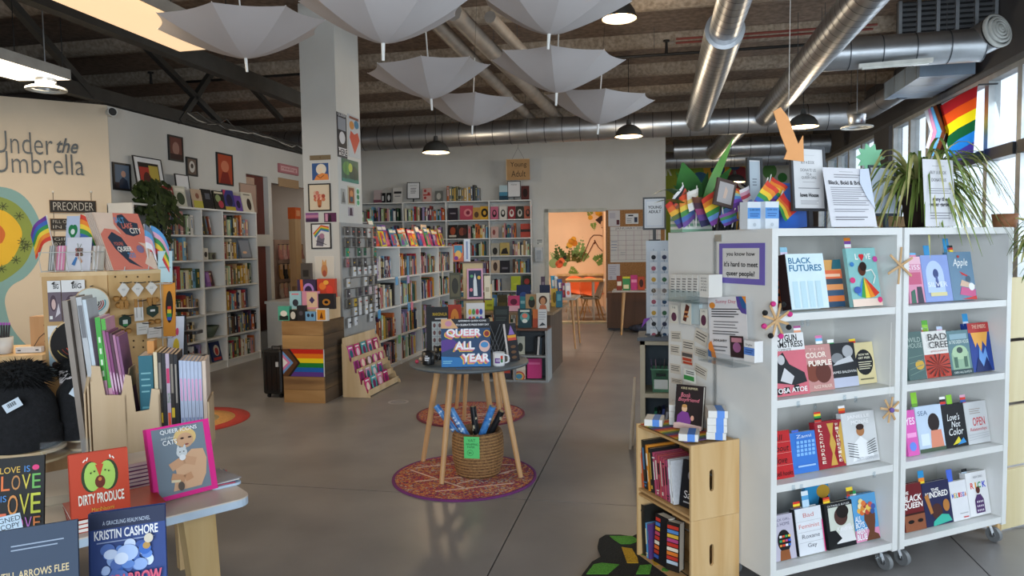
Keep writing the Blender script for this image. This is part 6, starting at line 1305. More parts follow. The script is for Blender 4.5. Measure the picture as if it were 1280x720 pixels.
RUGM=rugmat('woven_rug',['#2f3a5a','#6a2444','#94304e','#5c2a4c','#b8583a','#8a2f48','#c08a4a','#6e2a50','#a89c92','#a85a44','#4c2c54','#8f3a58'],70)
def rug(label,c,r,edge):
    o=thing('round_rug',label,'rug',(c[0],c[1],0))
    MB().lathe([(r,.001),(r,.007),(r-.012,.010),(.0005,.010)],RUGM,48).build('woven_field',o)
    MB().lathe([(r+.008,.0005),(r+.008,.010),(r-.008,.0125),(r-.012,.0095)],M(edge,.9,name='rug_binding'),48).build('binding',o)
    for(ax,ay,bx,by)in[(-.42,.05,.1,-.3),(-.3,-.2,.3,.1),(-.1,-.38,.38,-.12),(-.2,.25,.3,.3),(0,-.2,.35,.2),(-.4,.1,-.1,.3)]:
        MB().bar((ax*r*2,ay*r*2*.95,.0108),(bx*r*2,by*r*2*.95,.0108),.012,.0012,M('#d8b8a8',.95,name='pale_yarn')).build('line',o)
    return o
f1=gz(580,619);l1=gz(492,598);r1_=gz(669,593);rc1=((l1+r1_)/2);rr1=(l1-r1_).length/2
rug('round pink and orange woven rug under the front round table',(rc1.x,rc1.y),rr1,'#6a2a68')
l2,r2_=gz(522,519),gz(655,517);rc2=(l2+r2_)/2
rug('round red and orange woven rug under the rear round table',(rc2.x,rc2.y),(l2-r2_).length/2,'#6a2a3a')
LEGW=M('#c99f70',.5,kind='wood',name='beech_leg',c2='#b5885a',scale=10)
TZ1=.762
def round_table(label,C,r,feet,top='#5c6468'):
    o=thing('round_table',label,'table',(C[0],C[1],0))
    MB().lathe([(.0005,TZ1-.022),(r-.012,TZ1-.022),(r,TZ1-.014),(r,TZ1-.004),(r-.004,TZ1),(.0005,TZ1)],M(top,.45,name='grey_laminate',amt=.05),56).build('tabletop',o)
    for(fx,fy)in feet:
        d=Vector((fx-C[0],fy-C[1],0));t=d*.62
        MB().cyl((t.x,t.y,TZ1-.022),(d.x,d.y,.012),.024,.0165,LEGW,14).build('leg',o)
    return o
T1=(-1.30,4.76)
ft1=[gz(529,578),gz(552,607),gz(651,599)];ft1.append(ft1[0]+ft1[2]-ft1[1])
round_table('round grey table with splayed wooden legs carrying the QUEER ALL YEAR calendar',T1,.415,[(p.x,p.y)for p in ft1])
g=gz(580,527);T2=(g.x+.05,g.y+.32)
round_table('second round table behind, carrying the small revolving bookcase',T2,.36,[(g.x,g.y),(g.x+.33,g.y+.02),(g.x-.2,g.y+.45),(g.x+.22,g.y+.55)])
# things on the front table
def t1(x0,x1,yb,yt,label,th,tilt,t,col,items,name='book',cat='book',z=TZ1,**k):return face_book(name,label,x0,x1,yb,yt,z,th,tilt,t,col,items,cat,**k)
t1(552,613.5,459,399,'bright QUEER ALL YEAR calendar standing at the front of the round table',14,8,.02,'#27476e',[('r',0,.80,1,1,'#1a1c24'),('p',[(0,.8),(.35,.8),(.2,1),(0,1)],'#d8a878'),('p',[(0,.0),(1,0),(1,.15),(0,.22)],'#2a78b8'),('p',[(.0,.3),(.4,.45),(.2,.6),(0,.55)],'#5a3a90'),('e',.15,.9,.07,.06,'#c88aa0'),
    *[('t',w_,a+dx,b-dy,c_+dx,e_-dy,cl_,.03)for(w_,a,b,c_,e_)in(('QUEER',.11,.62,.82,.79),('ALL',.28,.36,.68,.53),('YEAR',.42,.10,.98,.27))for dx,dy,cl_ in((-.05,.05,'#e8c83a'),(-.03,.035,'#d85a78'),(-.015,.018,'#e8a0b0'),(0,0,'#f4f6fa'))],
    ('e',.93,.68,.07,.075,'#e0a030'),('e',.93,.68,.05,.055,'#8a2a2a'),('e',.88,.42,.11,.12,'#e0b8b0'),('e',.88,.45,.08,.06,'#4a90c8'),('t','AFFIRMING QUEER ICONS',.35,.93,.92,.97,'#e8e8ec',.02),('t','TO CELEBRATE PRIDE EVERY DAY',.3,.85,.98,.89,'#e8e8ec',.02),*lines(2,.03,.22,.06,.14,'#8ad0e8',.4)],cat='calendar',name='calendar')
st_=thing('acrylic_stand','small clear easel under the front calendar','stand',gz(580,462,TZ1),14);MB().box(-.05,.05,-.012,-.009,0,.012,CLEAR).build('lip',st_);MB().box(-.05,.05,-.012,.05,0,.003,CLEAR).build('foot',st_)
t1(533,561,441,384,'black calendar with a grid of small drawings behind the mugs',14,10,.01,'#17171a',[('r',.25,.02,.98,.68,'#9aa2a6'),*[('r',.27+.24*(i%3),.04+.16*(i//3),.48+.24*(i%3),.18+.16*(i//3),'#b8bec0')for i in range(12)],*[('e',.37+.24*(i%3),.11+.16*(i//3),.06,.05,'#6a4a4a')for i in range(12)],('t','MARGINALIA',.3,.8,.95,.87,'#b89a30',.02),*lines(1,.4,.95,.71,.76,'#c8c8c8',.5)],cat='calendar',name='calendar')
def mug(label,x,yb,col,r,h,art_=None,hs=1,z=TZ1):
    p=gz(x,yb,z);o=thing('mug',label,'mug',(p.x,p.y+r,z+.0005),14)
    m_=M(col,.35,name='glazed_ceramic',amt=.04)
    MB().lathe([(.0005,0),(r*.92,0),(r,.01),(r,h),(r-.004,h),(r-.006,.012),(.0005,.008)],m_,24).build('cup',o)
    MB().tube([(hs*r*.97,0,h*.82),(hs*(r+.022),0,h*.74),(hs*(r+.028),0,h*.5),(hs*(r+.02),0,h*.27),(hs*r*.96,0,h*.2)],.0055,m_,8).build('handle',o)
    for(a0,a1,zz0,zz1,c_)in art_ or[]:
        n_=8;vs=[]
        for i in range(n_+1):
            a=R(-90+a0+(a1-a0)*i/n_);vs+=[((r+.0006)*math.cos(a),(r+.0006)*math.sin(a),zz0*h),((r+.0006)*math.cos(a),(r+.0006)*math.sin(a),zz1*h)]
        MB().add(vs,[(2*i,2*i+2,2*i+3,2*i+1)for i in range(n_)],P_(c_),True).build('printed_band',o)
    return o
dsh=thing('wooden_dish','small round wooden dish under the front black mug','dish',gz(533,457,TZ1)+Vector((0,.045,0)));MB().lathe([(.0005,0),(.038,0),(.046,.016),(.042,.016),(.0005,.012)],PINE,24).build('dish',dsh);MB().lathe([(.03,.0),(.034,.0),(.034,.003),(.03,.003)],LEGW,20).build('foot',dsh)
mug('black mug with white lettering standing in the wooden dish',533,457,'#17181b',.042,.088,[(-30,5,.35,.45,'#c8c8cc'),(-30,15,.5,.62,'#c8c8cc'),(-25,0,.68,.74,'#c8c8cc')],z=TZ1+.0125)
mug('black mug with a yellow sticker behind the first one',547,450,'#1b1c1f',.04,.088,[(5,40,.72,.95,'#c8a030'),(-20,10,.3,.4,'#b8b8bc')])
mug('white mug with a progress flag print on the right of the round table',622,458.5,'#dfe0e2',.04,.09,[(-40,10,.25,.62,'#6a3a8a'),(-30,20,.35,.55,'#d8d0e0'),(15,40,.55,.8,'#c84a3a'),(15,40,.3,.55,'#3a7a4a')])
for i,c in enumerate(['#a8344a','#c8a890']):
    p=gz(520+i*5,455-i*3,TZ1);tag(MB().ball((0,0,0),.014,M(c,.6,name='felt_ball'),12,8).build('felt_ball',None,(p.x,p.y+.02,TZ1+.014)),['dark pink felt ball on the left edge of the round table','beige felt ball on the left edge of the round table'][i],'ball')
t1(612,634,441,402,'dark folding fan book with a white lattice pattern on the round table',10,14,.012,'#24262b',[*[('l',[(-.0+.2*i,0),(.6+.2*i if .6+.2*i<1 else 1,.9 if .6+.2*i<1 else .9*(1-.2*i)/.6)],.003,'#8a9098')for i in range(5)],*[('l',[(.2*i,0),(0,.3*i)],.003,'#8a9098')for i in range(1,4)]],name='lattice_book')
t1(637,650,452,405,'black book with a progress flag seen nearly edge-on on the round table',52,10,.02,'#1d1b20',[('r',.1,.55,.9,.62,'#c84a3a'),('r',.1,.62,.9,.69,'#e0a030'),('p',[(.2,.7),(.8,.7),(.5,.95)],'#8a6ab0'),*[('e',.5,.1+.14*i,.25,.04,'#6a4a30')for i in range(3)]],spine='#d8d8dc')
# basket with gift wrap rolls
pb=gz(592,600);bk0=thing('wicker_basket','brown wicker basket under the round table','basket',(pb.x,pb.y+.13,.011))
WICK=M('#8a6540',.8,name='wicker',c2='#5f4228',scale=60,bump=.7,stretch=(1,1,.4))
MB().lathe([(.0005,0),(.145,0),(.158,.04),(.172,.12),(.172,.24),(.160,.30),(.150,.30),(.160,.24),(.158,.12),(.13,.01),(.0005,.01)],WICK,36).build('body',bk0)
for k in range(14):
    zz=.012+k*.0205;rr_=.150+.026*math.sin(min(1,zz/.2)*1.5);rr_=[.150,.155,.160,.164,.168,.171,.173,.174,.174,.174,.174,.173,.170,.165][k]
    MB().lathe([(rr_,zz),(rr_+.004,zz+.006),(rr_,zz+.012)],M('#9a7448',.8,name='wicker_strand',amt=.3,scale=80),36).build('weave_ring',bk0)
nt=thing('price_note','bright green paper price note on the wicker basket','note',bk0.location+Vector((.005,-.181,.15)),2)
MB().box(-.052,.052,0,.001,0,.145,P_('#5fd07a')).build('paper',nt);art(nt,.104,.145,[('t','VAT',.25,.76,.75,.9,'#2c6a3c'),('t','WRAPPING',.12,.60,.9,.70,'#24502f'),('t','PAPER',.22,.48,.7,.57,'#24502f'),('e',.4,.26,.2,.14,'#2c6a3c'),('e',.4,.26,.18,.125,'#5fd07a'),('t','$6',.3,.20,.5,.31,'#24502f')],0,pname='printed_art')
BL=M('#2a6ab8',.35,name='blue_foil',c2='#5a9ad8',scale=30);BK=M('#15161a',.4,name='black_wrap',amt=.1)
def roll_(label,a,b,r,m,spots,sc):
    A,B=Vector(a),Vector(b);o=thing('wrapping_roll',label,'gift wrap',A,0,'rolls of gift wrap in the basket');d=(B-A)
    MB().cyl((0,0,0),d,r,r,m,16).build('roll',o);MB().cyl(d*.999,d*1.004,r*.6,r*.6,M('#b8a078',.8,name='card_core'),12).build('core',o)
    x=d.cross(Vector((0,0,1))).normalized();y=x.cross(d).normalized();rs2=random.Random(len(label))
    for k in range(14):
        t=rs2.uniform(.45,.97);an=rs2.uniform(2.2,5.6);nrm=x*math.cos(an)+y*math.sin(an);c=d*t+nrm*(r+.0008);t1_,t2_=d.normalized(),nrm.cross(d.normalized())
        pts=[c+(t1_*math.cos(q)+t2_*math.sin(q))*(sc*(1 if i%2==0 else .5))for i,q in enumerate([2*math.pi*i/10 for i in range(10)])]
        b_=MB();b_.add(pts,[tuple(range(10))],spots);b_.build('printed_star' if spots.name!='heart' else 'printed_heart',o)
WS=M('#cfe0f2',.5,name='star',kind='flat');WH=M('#c9bd9f',.6,name='heart',kind='flat')
bc=Vector(bk0.location)
def rpos(x,y,dd):d=ray(x,y);return CO+d*((bc.y+dd)/d.y)
roll_('blue starred gift wrap roll leaning far left in the basket',bc+Vector((.05,-.03,.03)),rpos(545,507,-.02),.021,BL,WS,.010)
roll_('blue starred gift wrap roll leaning left beside the table leg',bc+Vector((.08,-.06,.03)),rpos(563,511,-.05),.024,BL,WS,.011)
roll_('black gift wrap roll with cream hearts standing upright in the basket',bc+Vector((.0,.06,.03)),rpos(591,508,.05),.022,BK,WH,.011)
roll_('blue starred gift wrap roll leaning right in the basket',bc+Vector((-.06,-.02,.03)),rpos(616,508,-.04),.024,BL,WS,.011)
roll_('black gift wrap roll with cream hearts leaning right',bc+Vector((-.04,.03,.03)),rpos(627,514,.0),.022,BK,WH,.011)
# revolving bookcase on the rear table
rv_=thing('revolving_bookcase','small beige revolving bookcase tower with brown shelves on the rear table','bookcase',(T2[0]-.02,T2[1]-.02,TZ1),14)
BEI=M('#c8b184',.6,name='beige_board',amt=.06);BRN=M('#5f3c28',.5,kind='wood',name='brown_shelf',c2='#472b1c',scale=8,stretch=(.1,1,1))
ht=py(585,329,T2[1]-.15).z-TZ1
MB().box(-.15,.15,-.15,.15,.0,.02,BRN).build('base',rv_)
MB().box(-.09,.09,-.09,.09,.02,ht,BEI).build('core',rv_)
MB().box(-.17,.17,-.17,.17,ht*.5-.012,ht*.5,BRN).build('shelf',rv_);MB().box(-.12,.14,-.12,.12,ht,ht+.012,BRN).build('top_board',rv_)
for z in(.02,ht*.5):
    for sx in(-.04,.155):MB().box(sx-.02,sx+.015,-.165,-.09,z,z+.13,BEI).build('fin',rv_)
def rvb(x0,x1,yb,yt,col,its,label,z):return face_book('book',label,x0,x1,yb,yt,z,14,4,.02,col,its,base=pl((x0+x1)/2,yb,(T2[0]+.03,T2[1]-.19),14).to_tuple()[:2]+(z,))
zA_,zB_=TZ1+ht*.5+.0005,TZ1+.0205
rvb(584,604,366,336,'#d8a0b8',[('r',.1,.06,.9,.94,'#26324a'),('p',[(.4,.1),(.65,.1),(.6,.6),(.5,.85),(.4,.6)],'#d8dce0'),('e',.25,.3,.1,.06,'#d87a8a'),('e',.75,.7,.1,.06,'#d8b04a'),('e',.3,.75,.1,.05,'#5a9a6a')],'pink edged book with a white astronaut figure on the revolving bookcase',zA_)
rvb(562,576,366,341,'#4a4a3a',[('r',.1,.1,.9,.9,'#5f5a44'),('e',.5,.5,.3,.3,'#2e2c24')],'dark olive book on the upper left of the revolving bookcase',zA_)
rvb(583,606,402,379,'#e0e0e2',[*[('e',.2+.2*(i%4),.2+.25*(i//4),.09,.1,c)for i,c in enumerate(['#d84a3a','#3a8a5a','#e0a83a','#4a6ac0','#b04a98','#d87a3a','#3a9ac0','#8a5ab0','#e0c03a','#5aa05a','#c83a5a','#3a5ab0'])]],'white book with scattered coloured patches on the revolving bookcase',zB_)
rvb(560,577,402,381,'#a83a2a',[('e',.5,.5,.3,.35,'#d8883a'),('p',[(.3,.1),(.7,.1),(.5,.6)],'#5a2a1e')],'red book with an orange figure on the lower left of the revolving bookcase',zB_)
rvb(605.5,613,366,345,'#d8cdb4',[('r',.2,.3,.8,.5,'#b0a48a')],'cream book edge on the right of the revolving bookcase',zA_)
face_book('book','colourful comic standing on top of the revolving bookcase',567,580,328,306,TZ1+ht+.0125,14,8,.012,'#c86a4a',[('r',.1,.5,.9,.95,'#4a8aa8'),('e',.5,.4,.3,.25,'#e0b060'),('e',.3,.2,.2,.12,'#7a3a8a')],base=pl(573,328,(T2[0],T2[1]-.05),14).to_tuple()[:2]+(0,))
face_book('sign_card','narrow white card sign on top of the revolving bookcase',580,588,328,299,TZ1+ht+.0125,14,2,.008,'#d8dce4',[('r',.35,.1,.65,.9,'#8a98b8')],cat='sign',base=pl(584,328,(T2[0],T2[1]-.03),14).to_tuple()[:2]+(0,))
# ================================================================== LEFT: lettered wall
WC=Vector((CX,CY,0));wcx=Vector((math.cos(R(WARMLIT_TH)),math.sin(R(WARMLIT_TH)),0));wcn=Vector((math.sin(R(WARMLIT_TH)),-math.cos(R(WARMLIT_TH)),0))
def cw(x,y):q=pl(x,y,WC,WARMLIT_TH);return((q-WC).dot(wcx),q.z)
def text3d(parent,body,x0,z0,x1,z1,y,depth,m,name='letters',bold=0.0,shear=0.0):
    vs,fs,asp=text_geo(body,bold,shear);b=MB()
    P=[(x0+p[0]*(x1-x0),z0+p[1]*(z1-z0))for p in vs];n=len(P)
    b.add([(p[0],y,p[1])for p in P],fs,m);b.add([(p[0],y+depth,p[1])for p in P],[tuple(reversed(f))for f in fs],m)
    edges={}
    for f in fs:
        for i in range(len(f)):
            e_=(f[i],f[(i+1)%len(f)])
            if(e_[1],e_[0])in edges:del edges[(e_[1],e_[0])]
            else:edges[e_]=1
    b.add([(p[0],y,p[1])for p in P]+[(p[0],y+depth,p[1])for p in P],[(a,n+a,n+c,c)for a,c in edges],m)
    return b.build(name,parent)
wlt=thing('wall_lettering','raised grey Under the Umbrella lettering on the cream wall','lettering',WC+wcn*.0,WARMLIT_TH)
LET=M('#4c5256',.5,.15,name='brushed_metal')
a,b=cw(-15,191),cw(61,170);
def put(word,xa,xb,ya,yb,sh=0,bold=-.012):
    p,q=cw(xa,ya),cw(xb,yb);text3d(wlt,word,p[0],p[1],q[0],q[1],-.022,.018,LET,'word',bold,sh)
put('Under',-8,65,190.5,167.5);put('the',71,97,191,174,.35,.01);put('Umbrella',-8,104,215,194)
mur=thing('wall_mural','painted mural of teal, green, yellow and orange curves on the cream wall','mural',WC+wcn*.001,WARMLIT_TH)
def blob(pts,col,y,nm):
    P=[cw(*p)for p in pts];MB().prism(P[::-1],-y-.0004,-y,M(col,.8,name='mural_paint',amt=.05,scale=3)).build(nm,mur)
def smooth(pts,k=2):
    for _ in range(k):
        o=[]
        for i in range(len(pts)):
            a,b=pts[i],pts[(i+1)%len(pts)];o+=[(a[0]*.75+b[0]*.25,a[1]*.75+b[1]*.25),(a[0]*.25+b[0]*.75,a[1]*.25+b[1]*.75)]
        pts=o
    return pts
blob(smooth([(-80,230),(-10,232),(18,236),(38,252),(52,280),(55,302),(48,328),(32,348),(14,356),(5,372),(8,390),(14,410),(36,436),(70,450),(70,500),(-80,500)]),'#83aaa8',.001,'teal_shape')
blob(smooth([(-80,240),(-5,244),(18,252),(34,268),(43,288),(42,308),(32,330),(16,344),(-4,356),(-80,370)]),'#8a9a4a',.002,'green_shape')
blob(smooth([(-80,256),(-2,260),(14,268),(27,284),(28,298),(18,322),(4,334),(-80,350)]),'#e6b934',.003,'yellow_shape')
blob(smooth([(-80,275),(-2,279),(6,288),(7,296),(0,308),(-80,315)]),'#cc6a34',.004,'orange_shape')
for i,(x,y)in enumerate([(4,258),(28,302),(34,306),(30,310),(24,270),(20,325),(2,336)]):
    c=cw(x,y);bb=MB()
    for k in range(7):
        a=k*.9+i;bb.bar((c[0],-.0065,c[1]),(c[0]+.045*math.cos(a),-.0065,c[1]+.045*math.sin(a)),.007,.001,P_('#4a5230'),up=(0,1,0))
    bb.build('painted_sprig',mur)
pb_=thing('chalk_signs','column of hanging chalkboard signs headed PREORDER on the cream wall','sign',WC+wcn*.018,WARMLIT_TH)
for(xa,xb,ya,yb,rows)in[(62,120,251,266,['PREORDER']),(63,121,273.5,288,['FILL OUT A FORM','IN STORE']),(65,122,295,309,['GIFT SETS','BY THE ROLL']),(66,123,316,330,['ASK US'])]:
    p,q=cw(xa,yb),cw(xb,ya);w,h=q[0]-p[0],q[1]-p[1]
    o=MB().box(p[0],q[0],0,.012,p[1],q[1],M('#8a6a48',.6,name='sign_edge')).build('sign_board',pb_);MB().box(p[0]+.006,q[0]-.006,-.002,0,p[1]+.006,q[1]-.006,M('#2e2c2a',.8,name='chalkboard',amt=.2)).build('slate',o)
    its=[('t',r_,.08 if len(rows)==1 else .06,.16+.44*(len(rows)-1-i)if len(rows)>1 else .2,.93 if len(rows)==1 else .9,(.16+.44*(len(rows)-1-i)+.26)if len(rows)>1 else .82,'#c8c4ba',-.015)for i,r_ in enumerate(rows)]
    art(pb_,w,h,its,-.002,p[1],x0=p[0],tname='chalk_lettering')
for xs in((66,69),(113.5,117)):
    a,b=cw(xs[0],240),cw(xs[1],330);MB().tube([(a[0],.005,a[1]),(b[0],.005,b[1])],.003,M('#6a6258',.7,name='cord'),5).build('cord',pb_);MB().ball((a[0],0,a[1]),.012,PAPER,8,6).build('peg',pb_)
# wall camera at the corner
wc_=thing('wall_camera','small white and black security camera at the corner of the two walls','camera',px(137,141,CX+.03),60)
MB().cyl((0,0,0),(0,-.09,0),.045,.05,WM,18).build('body',wc_);MB().cyl((0,-.09,0),(0,-.095,0),.042,.036,BLACK,18).build('lens',wc_);MB().box(-.02,.02,0,.04,-.02,.02,WM).build('bracket',wc_)
# ------------------------------------------------------------------ pictures on the grey wall
def onw(label,x0,x1,y0,y1,items,frame='#1a1a1c',paper='#cfcac0',name='framed_picture',X=CX,fw=.022,t=.02,cat='picture',roll=0):
    A,B=px(x0,(y0+y1)/2,X),px(x1,(y0+y1)/2,X);zb_=px((x0+x1)/2,y1,X).z;zt=px((x0+x1)/2,y0,X).z
    return wall_frame(name,label,(X,(A.y+B.y)/2,zb_),90,B.y-A.y,zt-zb_,items,frame,fw,t,cat,paper,roll)
onw('black framed photo of a figure in blue beside the wall corner',140,162,204,238,[('r',0,0,1,1,'#5a6a7e'),('p',[(.2,0),(.95,0),(.85,.35),(.55,.5),(.35,.35)],'#2a3448'),('e',.6,.62,.16,.14,'#b08a7a'),('r',0,0,.3,.25,'#3a3236')])
onw('black framed dark portrait hung highest on the grey wall',209.5,227.5,170,201.5,[('r',0,0,1,1,'#6a4038'),('e',.5,.5,.28,.3,'#9a7468'),('r',0,0,1,.25,'#3a2624')])
onw('small dark framed oval portrait on the grey wall',232,245.5,197,220,[('r',0,0,1,1,'#6a5a50'),('e',.5,.5,.34,.38,'#c8c4bc'),('e',.5,.55,.16,.16,'#4a403a')])
onw('black framed red portrait on the grey wall',270,290,192,231.5,[('r',0,0,1,1,'#a8482e'),('e',.5,.6,.28,.2,'#c8785a'),('p',[(.1,0),(.9,0),(.7,.4),(.3,.4)],'#7a2a22')])
onw('pink neon-style script sign near the column on the left wall',347,371,206.5,217.5,[('r',.03,.08,.97,.92,'#b87a80'),('r',.08,.25,.92,.75,'#d8b0b0'),('t','reading',.12,.3,.88,.72,'#a8505a',0,.2)],frame=None,paper='#a86a70',name='script_sign',cat='sign',t=.03)
onw('plain tan wooden plaque above the alcove opening',347.5,372,224,234.5,[],frame=None,paper='#a88a68',name='plaque',cat='plaque',t=.02)
onw('peach poster on the wall behind the right end of the left bookcase',299,319.5,230,266,[('r',.05,.04,.95,.96,'#b09484')],frame='#8a7464',paper='#b09484',fw=.01)
# standing on top of the left bookcase
LT=lz[-1]+.0005
def ltop(x0,x1,y0,y1,col,its,label,d=.10,tilt=10,name='book',cat='book',t=.02,frame=None):
    X=-5.65-d;A,B=px(x0,y1,X),px(x1,y1,X);zt=px((x0+x1)/2,y0,X).z
    if frame:return tabletop_sign('framed_sign',label,(X,(A.y+B.y)/2,LT),90,B.y-A.y,zt-LT,its,frame,stand=0,tilt=tilt,cat=cat)
    return face_book(name,label,0,0,0,0,LT,90,tilt,t,col,its,cat,base=(X,(A.y+B.y)/2,LT),w=B.y-A.y,h=(zt-LT)/math.cos(R(tilt)))
ltop(176,211,196.5,256,'',[('r',.12,.1,.88,.9,'#2a2422'),('r',.15,.2,.5,.8,'#a83a30'),('r',.5,.3,.85,.85,'#b8a44a'),('e',.4,.5,.15,.2,'#4a2220'),('r',.55,.15,.8,.3,'#3a2a28')],'large black framed print in a wide white mount leaning above the bookcase',.20,8,frame='#141416',cat='picture')
ltop(224,241,218,256,'',[('t','STAFF PICKS',.2,.6,.8,None,'#44444a')],'thin black framed white notice on the left bookcase',.20,6,frame='#2a2a2c',cat='sign')
for(x0,x1,y0,y1,c,its,lb_)in[(207,220,233,254.5,'#8a2a2e',[('p',[(.1,.1),(.5,.9),(.9,.2)],'#1c1a1c'),('r',.1,.7,.9,.8,'#c8a8a0')],'red and black book on the left bookcase top'),(221,235,233,256,'#c8c8b8',[('e',.5,.4,.35,.3,'#3a4a34'),('r',.1,.75,.9,.9,'#e0ded0')],'pale book with dark leaves on the left bookcase top'),(243.5,255,237,258.5,'#c0a890',[('r',0,0,1,.4,'#b8b04a'),('e',.5,.65,.2,.15,'#8a5a48')],'tan and yellow book on the left bookcase top'),
        (255.5,267.5,237,259.5,'#1c1c20',[('r',.3,.5,.8,.8,'#5a5c66')],'black book on the left bookcase top'),(270,283,239,261,'#26261f',[('e',.4,.6,.25,.2,'#8a9a6a'),('e',.6,.3,.25,.2,'#a83a48'),('r',.1,.85,.9,.95,'#c8c0a8')],'dark floral book on the left bookcase top'),(283,295.5,238,262.5,'#3a3a7a',[('e',.5,.5,.3,.3,'#2a2440'),('r',0,0,1,.2,'#b8a440'),('p',[(0,.7),(.3,1),(0,1)],'#b03a5a')],'blue and gold book on the left bookcase top'),
        (295.5,304,245,263.5,'#6a4a98',[('e',.5,.45,.3,.25,'#2c2440')],'small purple book on the left bookcase top'),(305,318.5,241,264,'#cfc8b8',[('e',.6,.4,.2,.3,'#3a2e28'),('r',.2,.85,.8,.92,'#8a8478')],'cream book with a dark figure at the right end of the left bookcase top')]:
    ltop(x0,x1,y0,y1,c,its,lb_)
# trailing plant
pp=thing('trailing_plant','dark trailing vine plant hanging over the left end of the bookcase','plant',px(181,250,-5.80))
pp.location.z=LT
MB().lathe([(.0005,0),(.07,0),(.085,.12),(.078,.12),(.065,.02)],M('#b8b0a0',.6,name='stone_pot'),18).build('pot',pp)
rv2=random.Random(9);VG=[M('#2c3a1c',.45,name='vine_leaf',c2='#1c2812',scale=9),M('#3c4a24',.45,name='vine_leaf_light',c2='#2a3618',scale=9)]
for k in range(54):
    y=rv2.uniform(-.22,.24);x=rv2.uniform(-.05,.28);L=rv2.uniform(.05,.50)if x>.12 else rv2.uniform(0,.06);top=rv2.uniform(.04,.30)
    b=MB();st_=[(0,0,.10),(x*.6,y*.6,top),(x,y,top-.06),(x+.02,y,top-.08-L)]
    b.tube(st_,.003,VG[0],5)
    for j in range(9):
        t=j/8;c=Vector(st_[2])+(Vector(st_[3])-Vector(st_[2]))*t if j>2 else Vector(st_[1])+(Vector(st_[2])-Vector(st_[1]))*(j/3)
        c=c+Vector((rv2.uniform(-.02,.04),rv2.uniform(-.04,.04),0));s_=rv2.uniform(.034,.055);a=rv2.uniform(-1,1)
        u_=Vector((.3,math.cos(a),.2*math.sin(a)));d_=Vector((.35,.1*math.sin(a*3),-.9))
        b.add([c,c+u_*s_*.8+d_*s_*.6,c+d_*s_*1.7,c-u_*s_*.8+d_*s_*.6],[(0,1,2,3)],VG[j%2])
    b.build('vine',pp)
# ================================================================== LEFT: display tables
WT_=M('#d8cbbd',.35,name='pale_tabletop',amt=.03,scale=2);LTZ=.75
tc_=gz(316,620,LTZ);fdir=Vector((math.sin(R(37)),math.cos(R(37)),0));gdir=Vector((-fdir.y,fdir.x,0));FTH=90-37
def rounded(w,d,r,n=5):
    pts=[]
    for cx,cy,a0 in((w-r,r,-90),(w-r,d-r,0),(r,d-r,90),(r,r,180)):
        for i in range(n+1):a=R(a0+90*i/n);pts.append((cx+r*math.cos(a),cy+r*math.sin(a)))
    return pts
tb=thing('display_table','pale display table with pine legs and face-out books in the near left','table',tc_-fdir*1.25-Vector((0,0,LTZ)),FTH)
MB().slab(rounded(1.25,.78,.05),LTZ-.028,LTZ-.004,M('#b9cbdc',.4,name='pale_blue_edge')).build('edge_band',tb);MB().slab(rounded(1.25,.78,.05),LTZ-.004,LTZ,WT_).build('tabletop',tb)
for(x,y)in((1.10,.10),(.72,.64),(.1,.10),(.1,.64)):
    MB().add([(x-.05,y-.035,LTZ-.03),(x+.05,y-.035,LTZ-.03),(x+.05,y+.035,LTZ-.03),(x-.05,y+.035,LTZ-.03),(x-.03+.05*(1 if x>.5 else-1),y-.03,0),(x+.03+.05*(1 if x>.5 else-1),y-.03,0),(x+.03+.05*(1 if x>.5 else-1),y+.03,0),(x-.03+.05*(1 if x>.5 else-1),y+.03,0)],[(0,1,2,3),(7,6,5,4),(4,5,1,0),(5,6,2,1),(6,7,3,2),(7,4,0,3)],M('#cbb084',.55,kind='wood',name='pine_leg',c2='#b3945f',scale=9)).build('leg',tb)
def TB(x0,x1,yb,yt,label,col,items,th,tilt,t,z=LTZ,**k):return face_book('book',label,x0,x1,yb,yt,z,th,tilt,t,col,items,**k)
# queer icons and their cats
TB(196,273,622,532,'pink QUEER ICONS and their CATS book with a portrait holding a cat','#dc2c88',[('r',.08,.06,.90,.97,'#74828e'),('e',.58,.80,.18,.13,'#d8b87a'),('e',.58,.76,.13,.105,'#caa07e'),('p',[(.30,.10),(.38,.34),(.36,.46),(.5,.52),(.66,.62),(.84,.60),(.88,.46),(.84,.25),(.74,.10)],'#cfa684'),('l',[(.30,.30),(.50,.24),(.62,.27)],.022,'#c0906c'),('l',[(.30,.42),(.52,.50),(.70,.44)],.026,'#c69a78'),('e',.50,.60,.085,.07,'#c9ced0'),('p',[(.42,.64),(.45,.71),(.48,.66)],'#c9ced0'),('p',[(.52,.66),(.56,.71),(.58,.64)],'#c9ced0'),('e',.50,.53,.05,.04,'#dfe2e4'),('e',.47,.61,.012,.008,'#3a3a3a'),('e',.53,.61,.012,.008,'#3a3a3a'),('e',.53,.79,.03,.013,'#3a2a28'),('e',.65,.79,.03,.013,'#3a2a28'),('e',.59,.70,.03,.012,'#8a4a48'),('l',[(.28,.24),(.42,.22)],.008,'#d8c9a8'),('e',.42,.15,.05,.06,'#5a5048'),
    ('t','QUEER ICONS',.20,.88,.78,.945,'#eef0f0',.01),('t','and their',.20,.815,.42,.85,'#dfe4e4',0,.25),('t','CATS',.22,.735,.44,.80,'#eef0f0',.01)],58,14,.022)
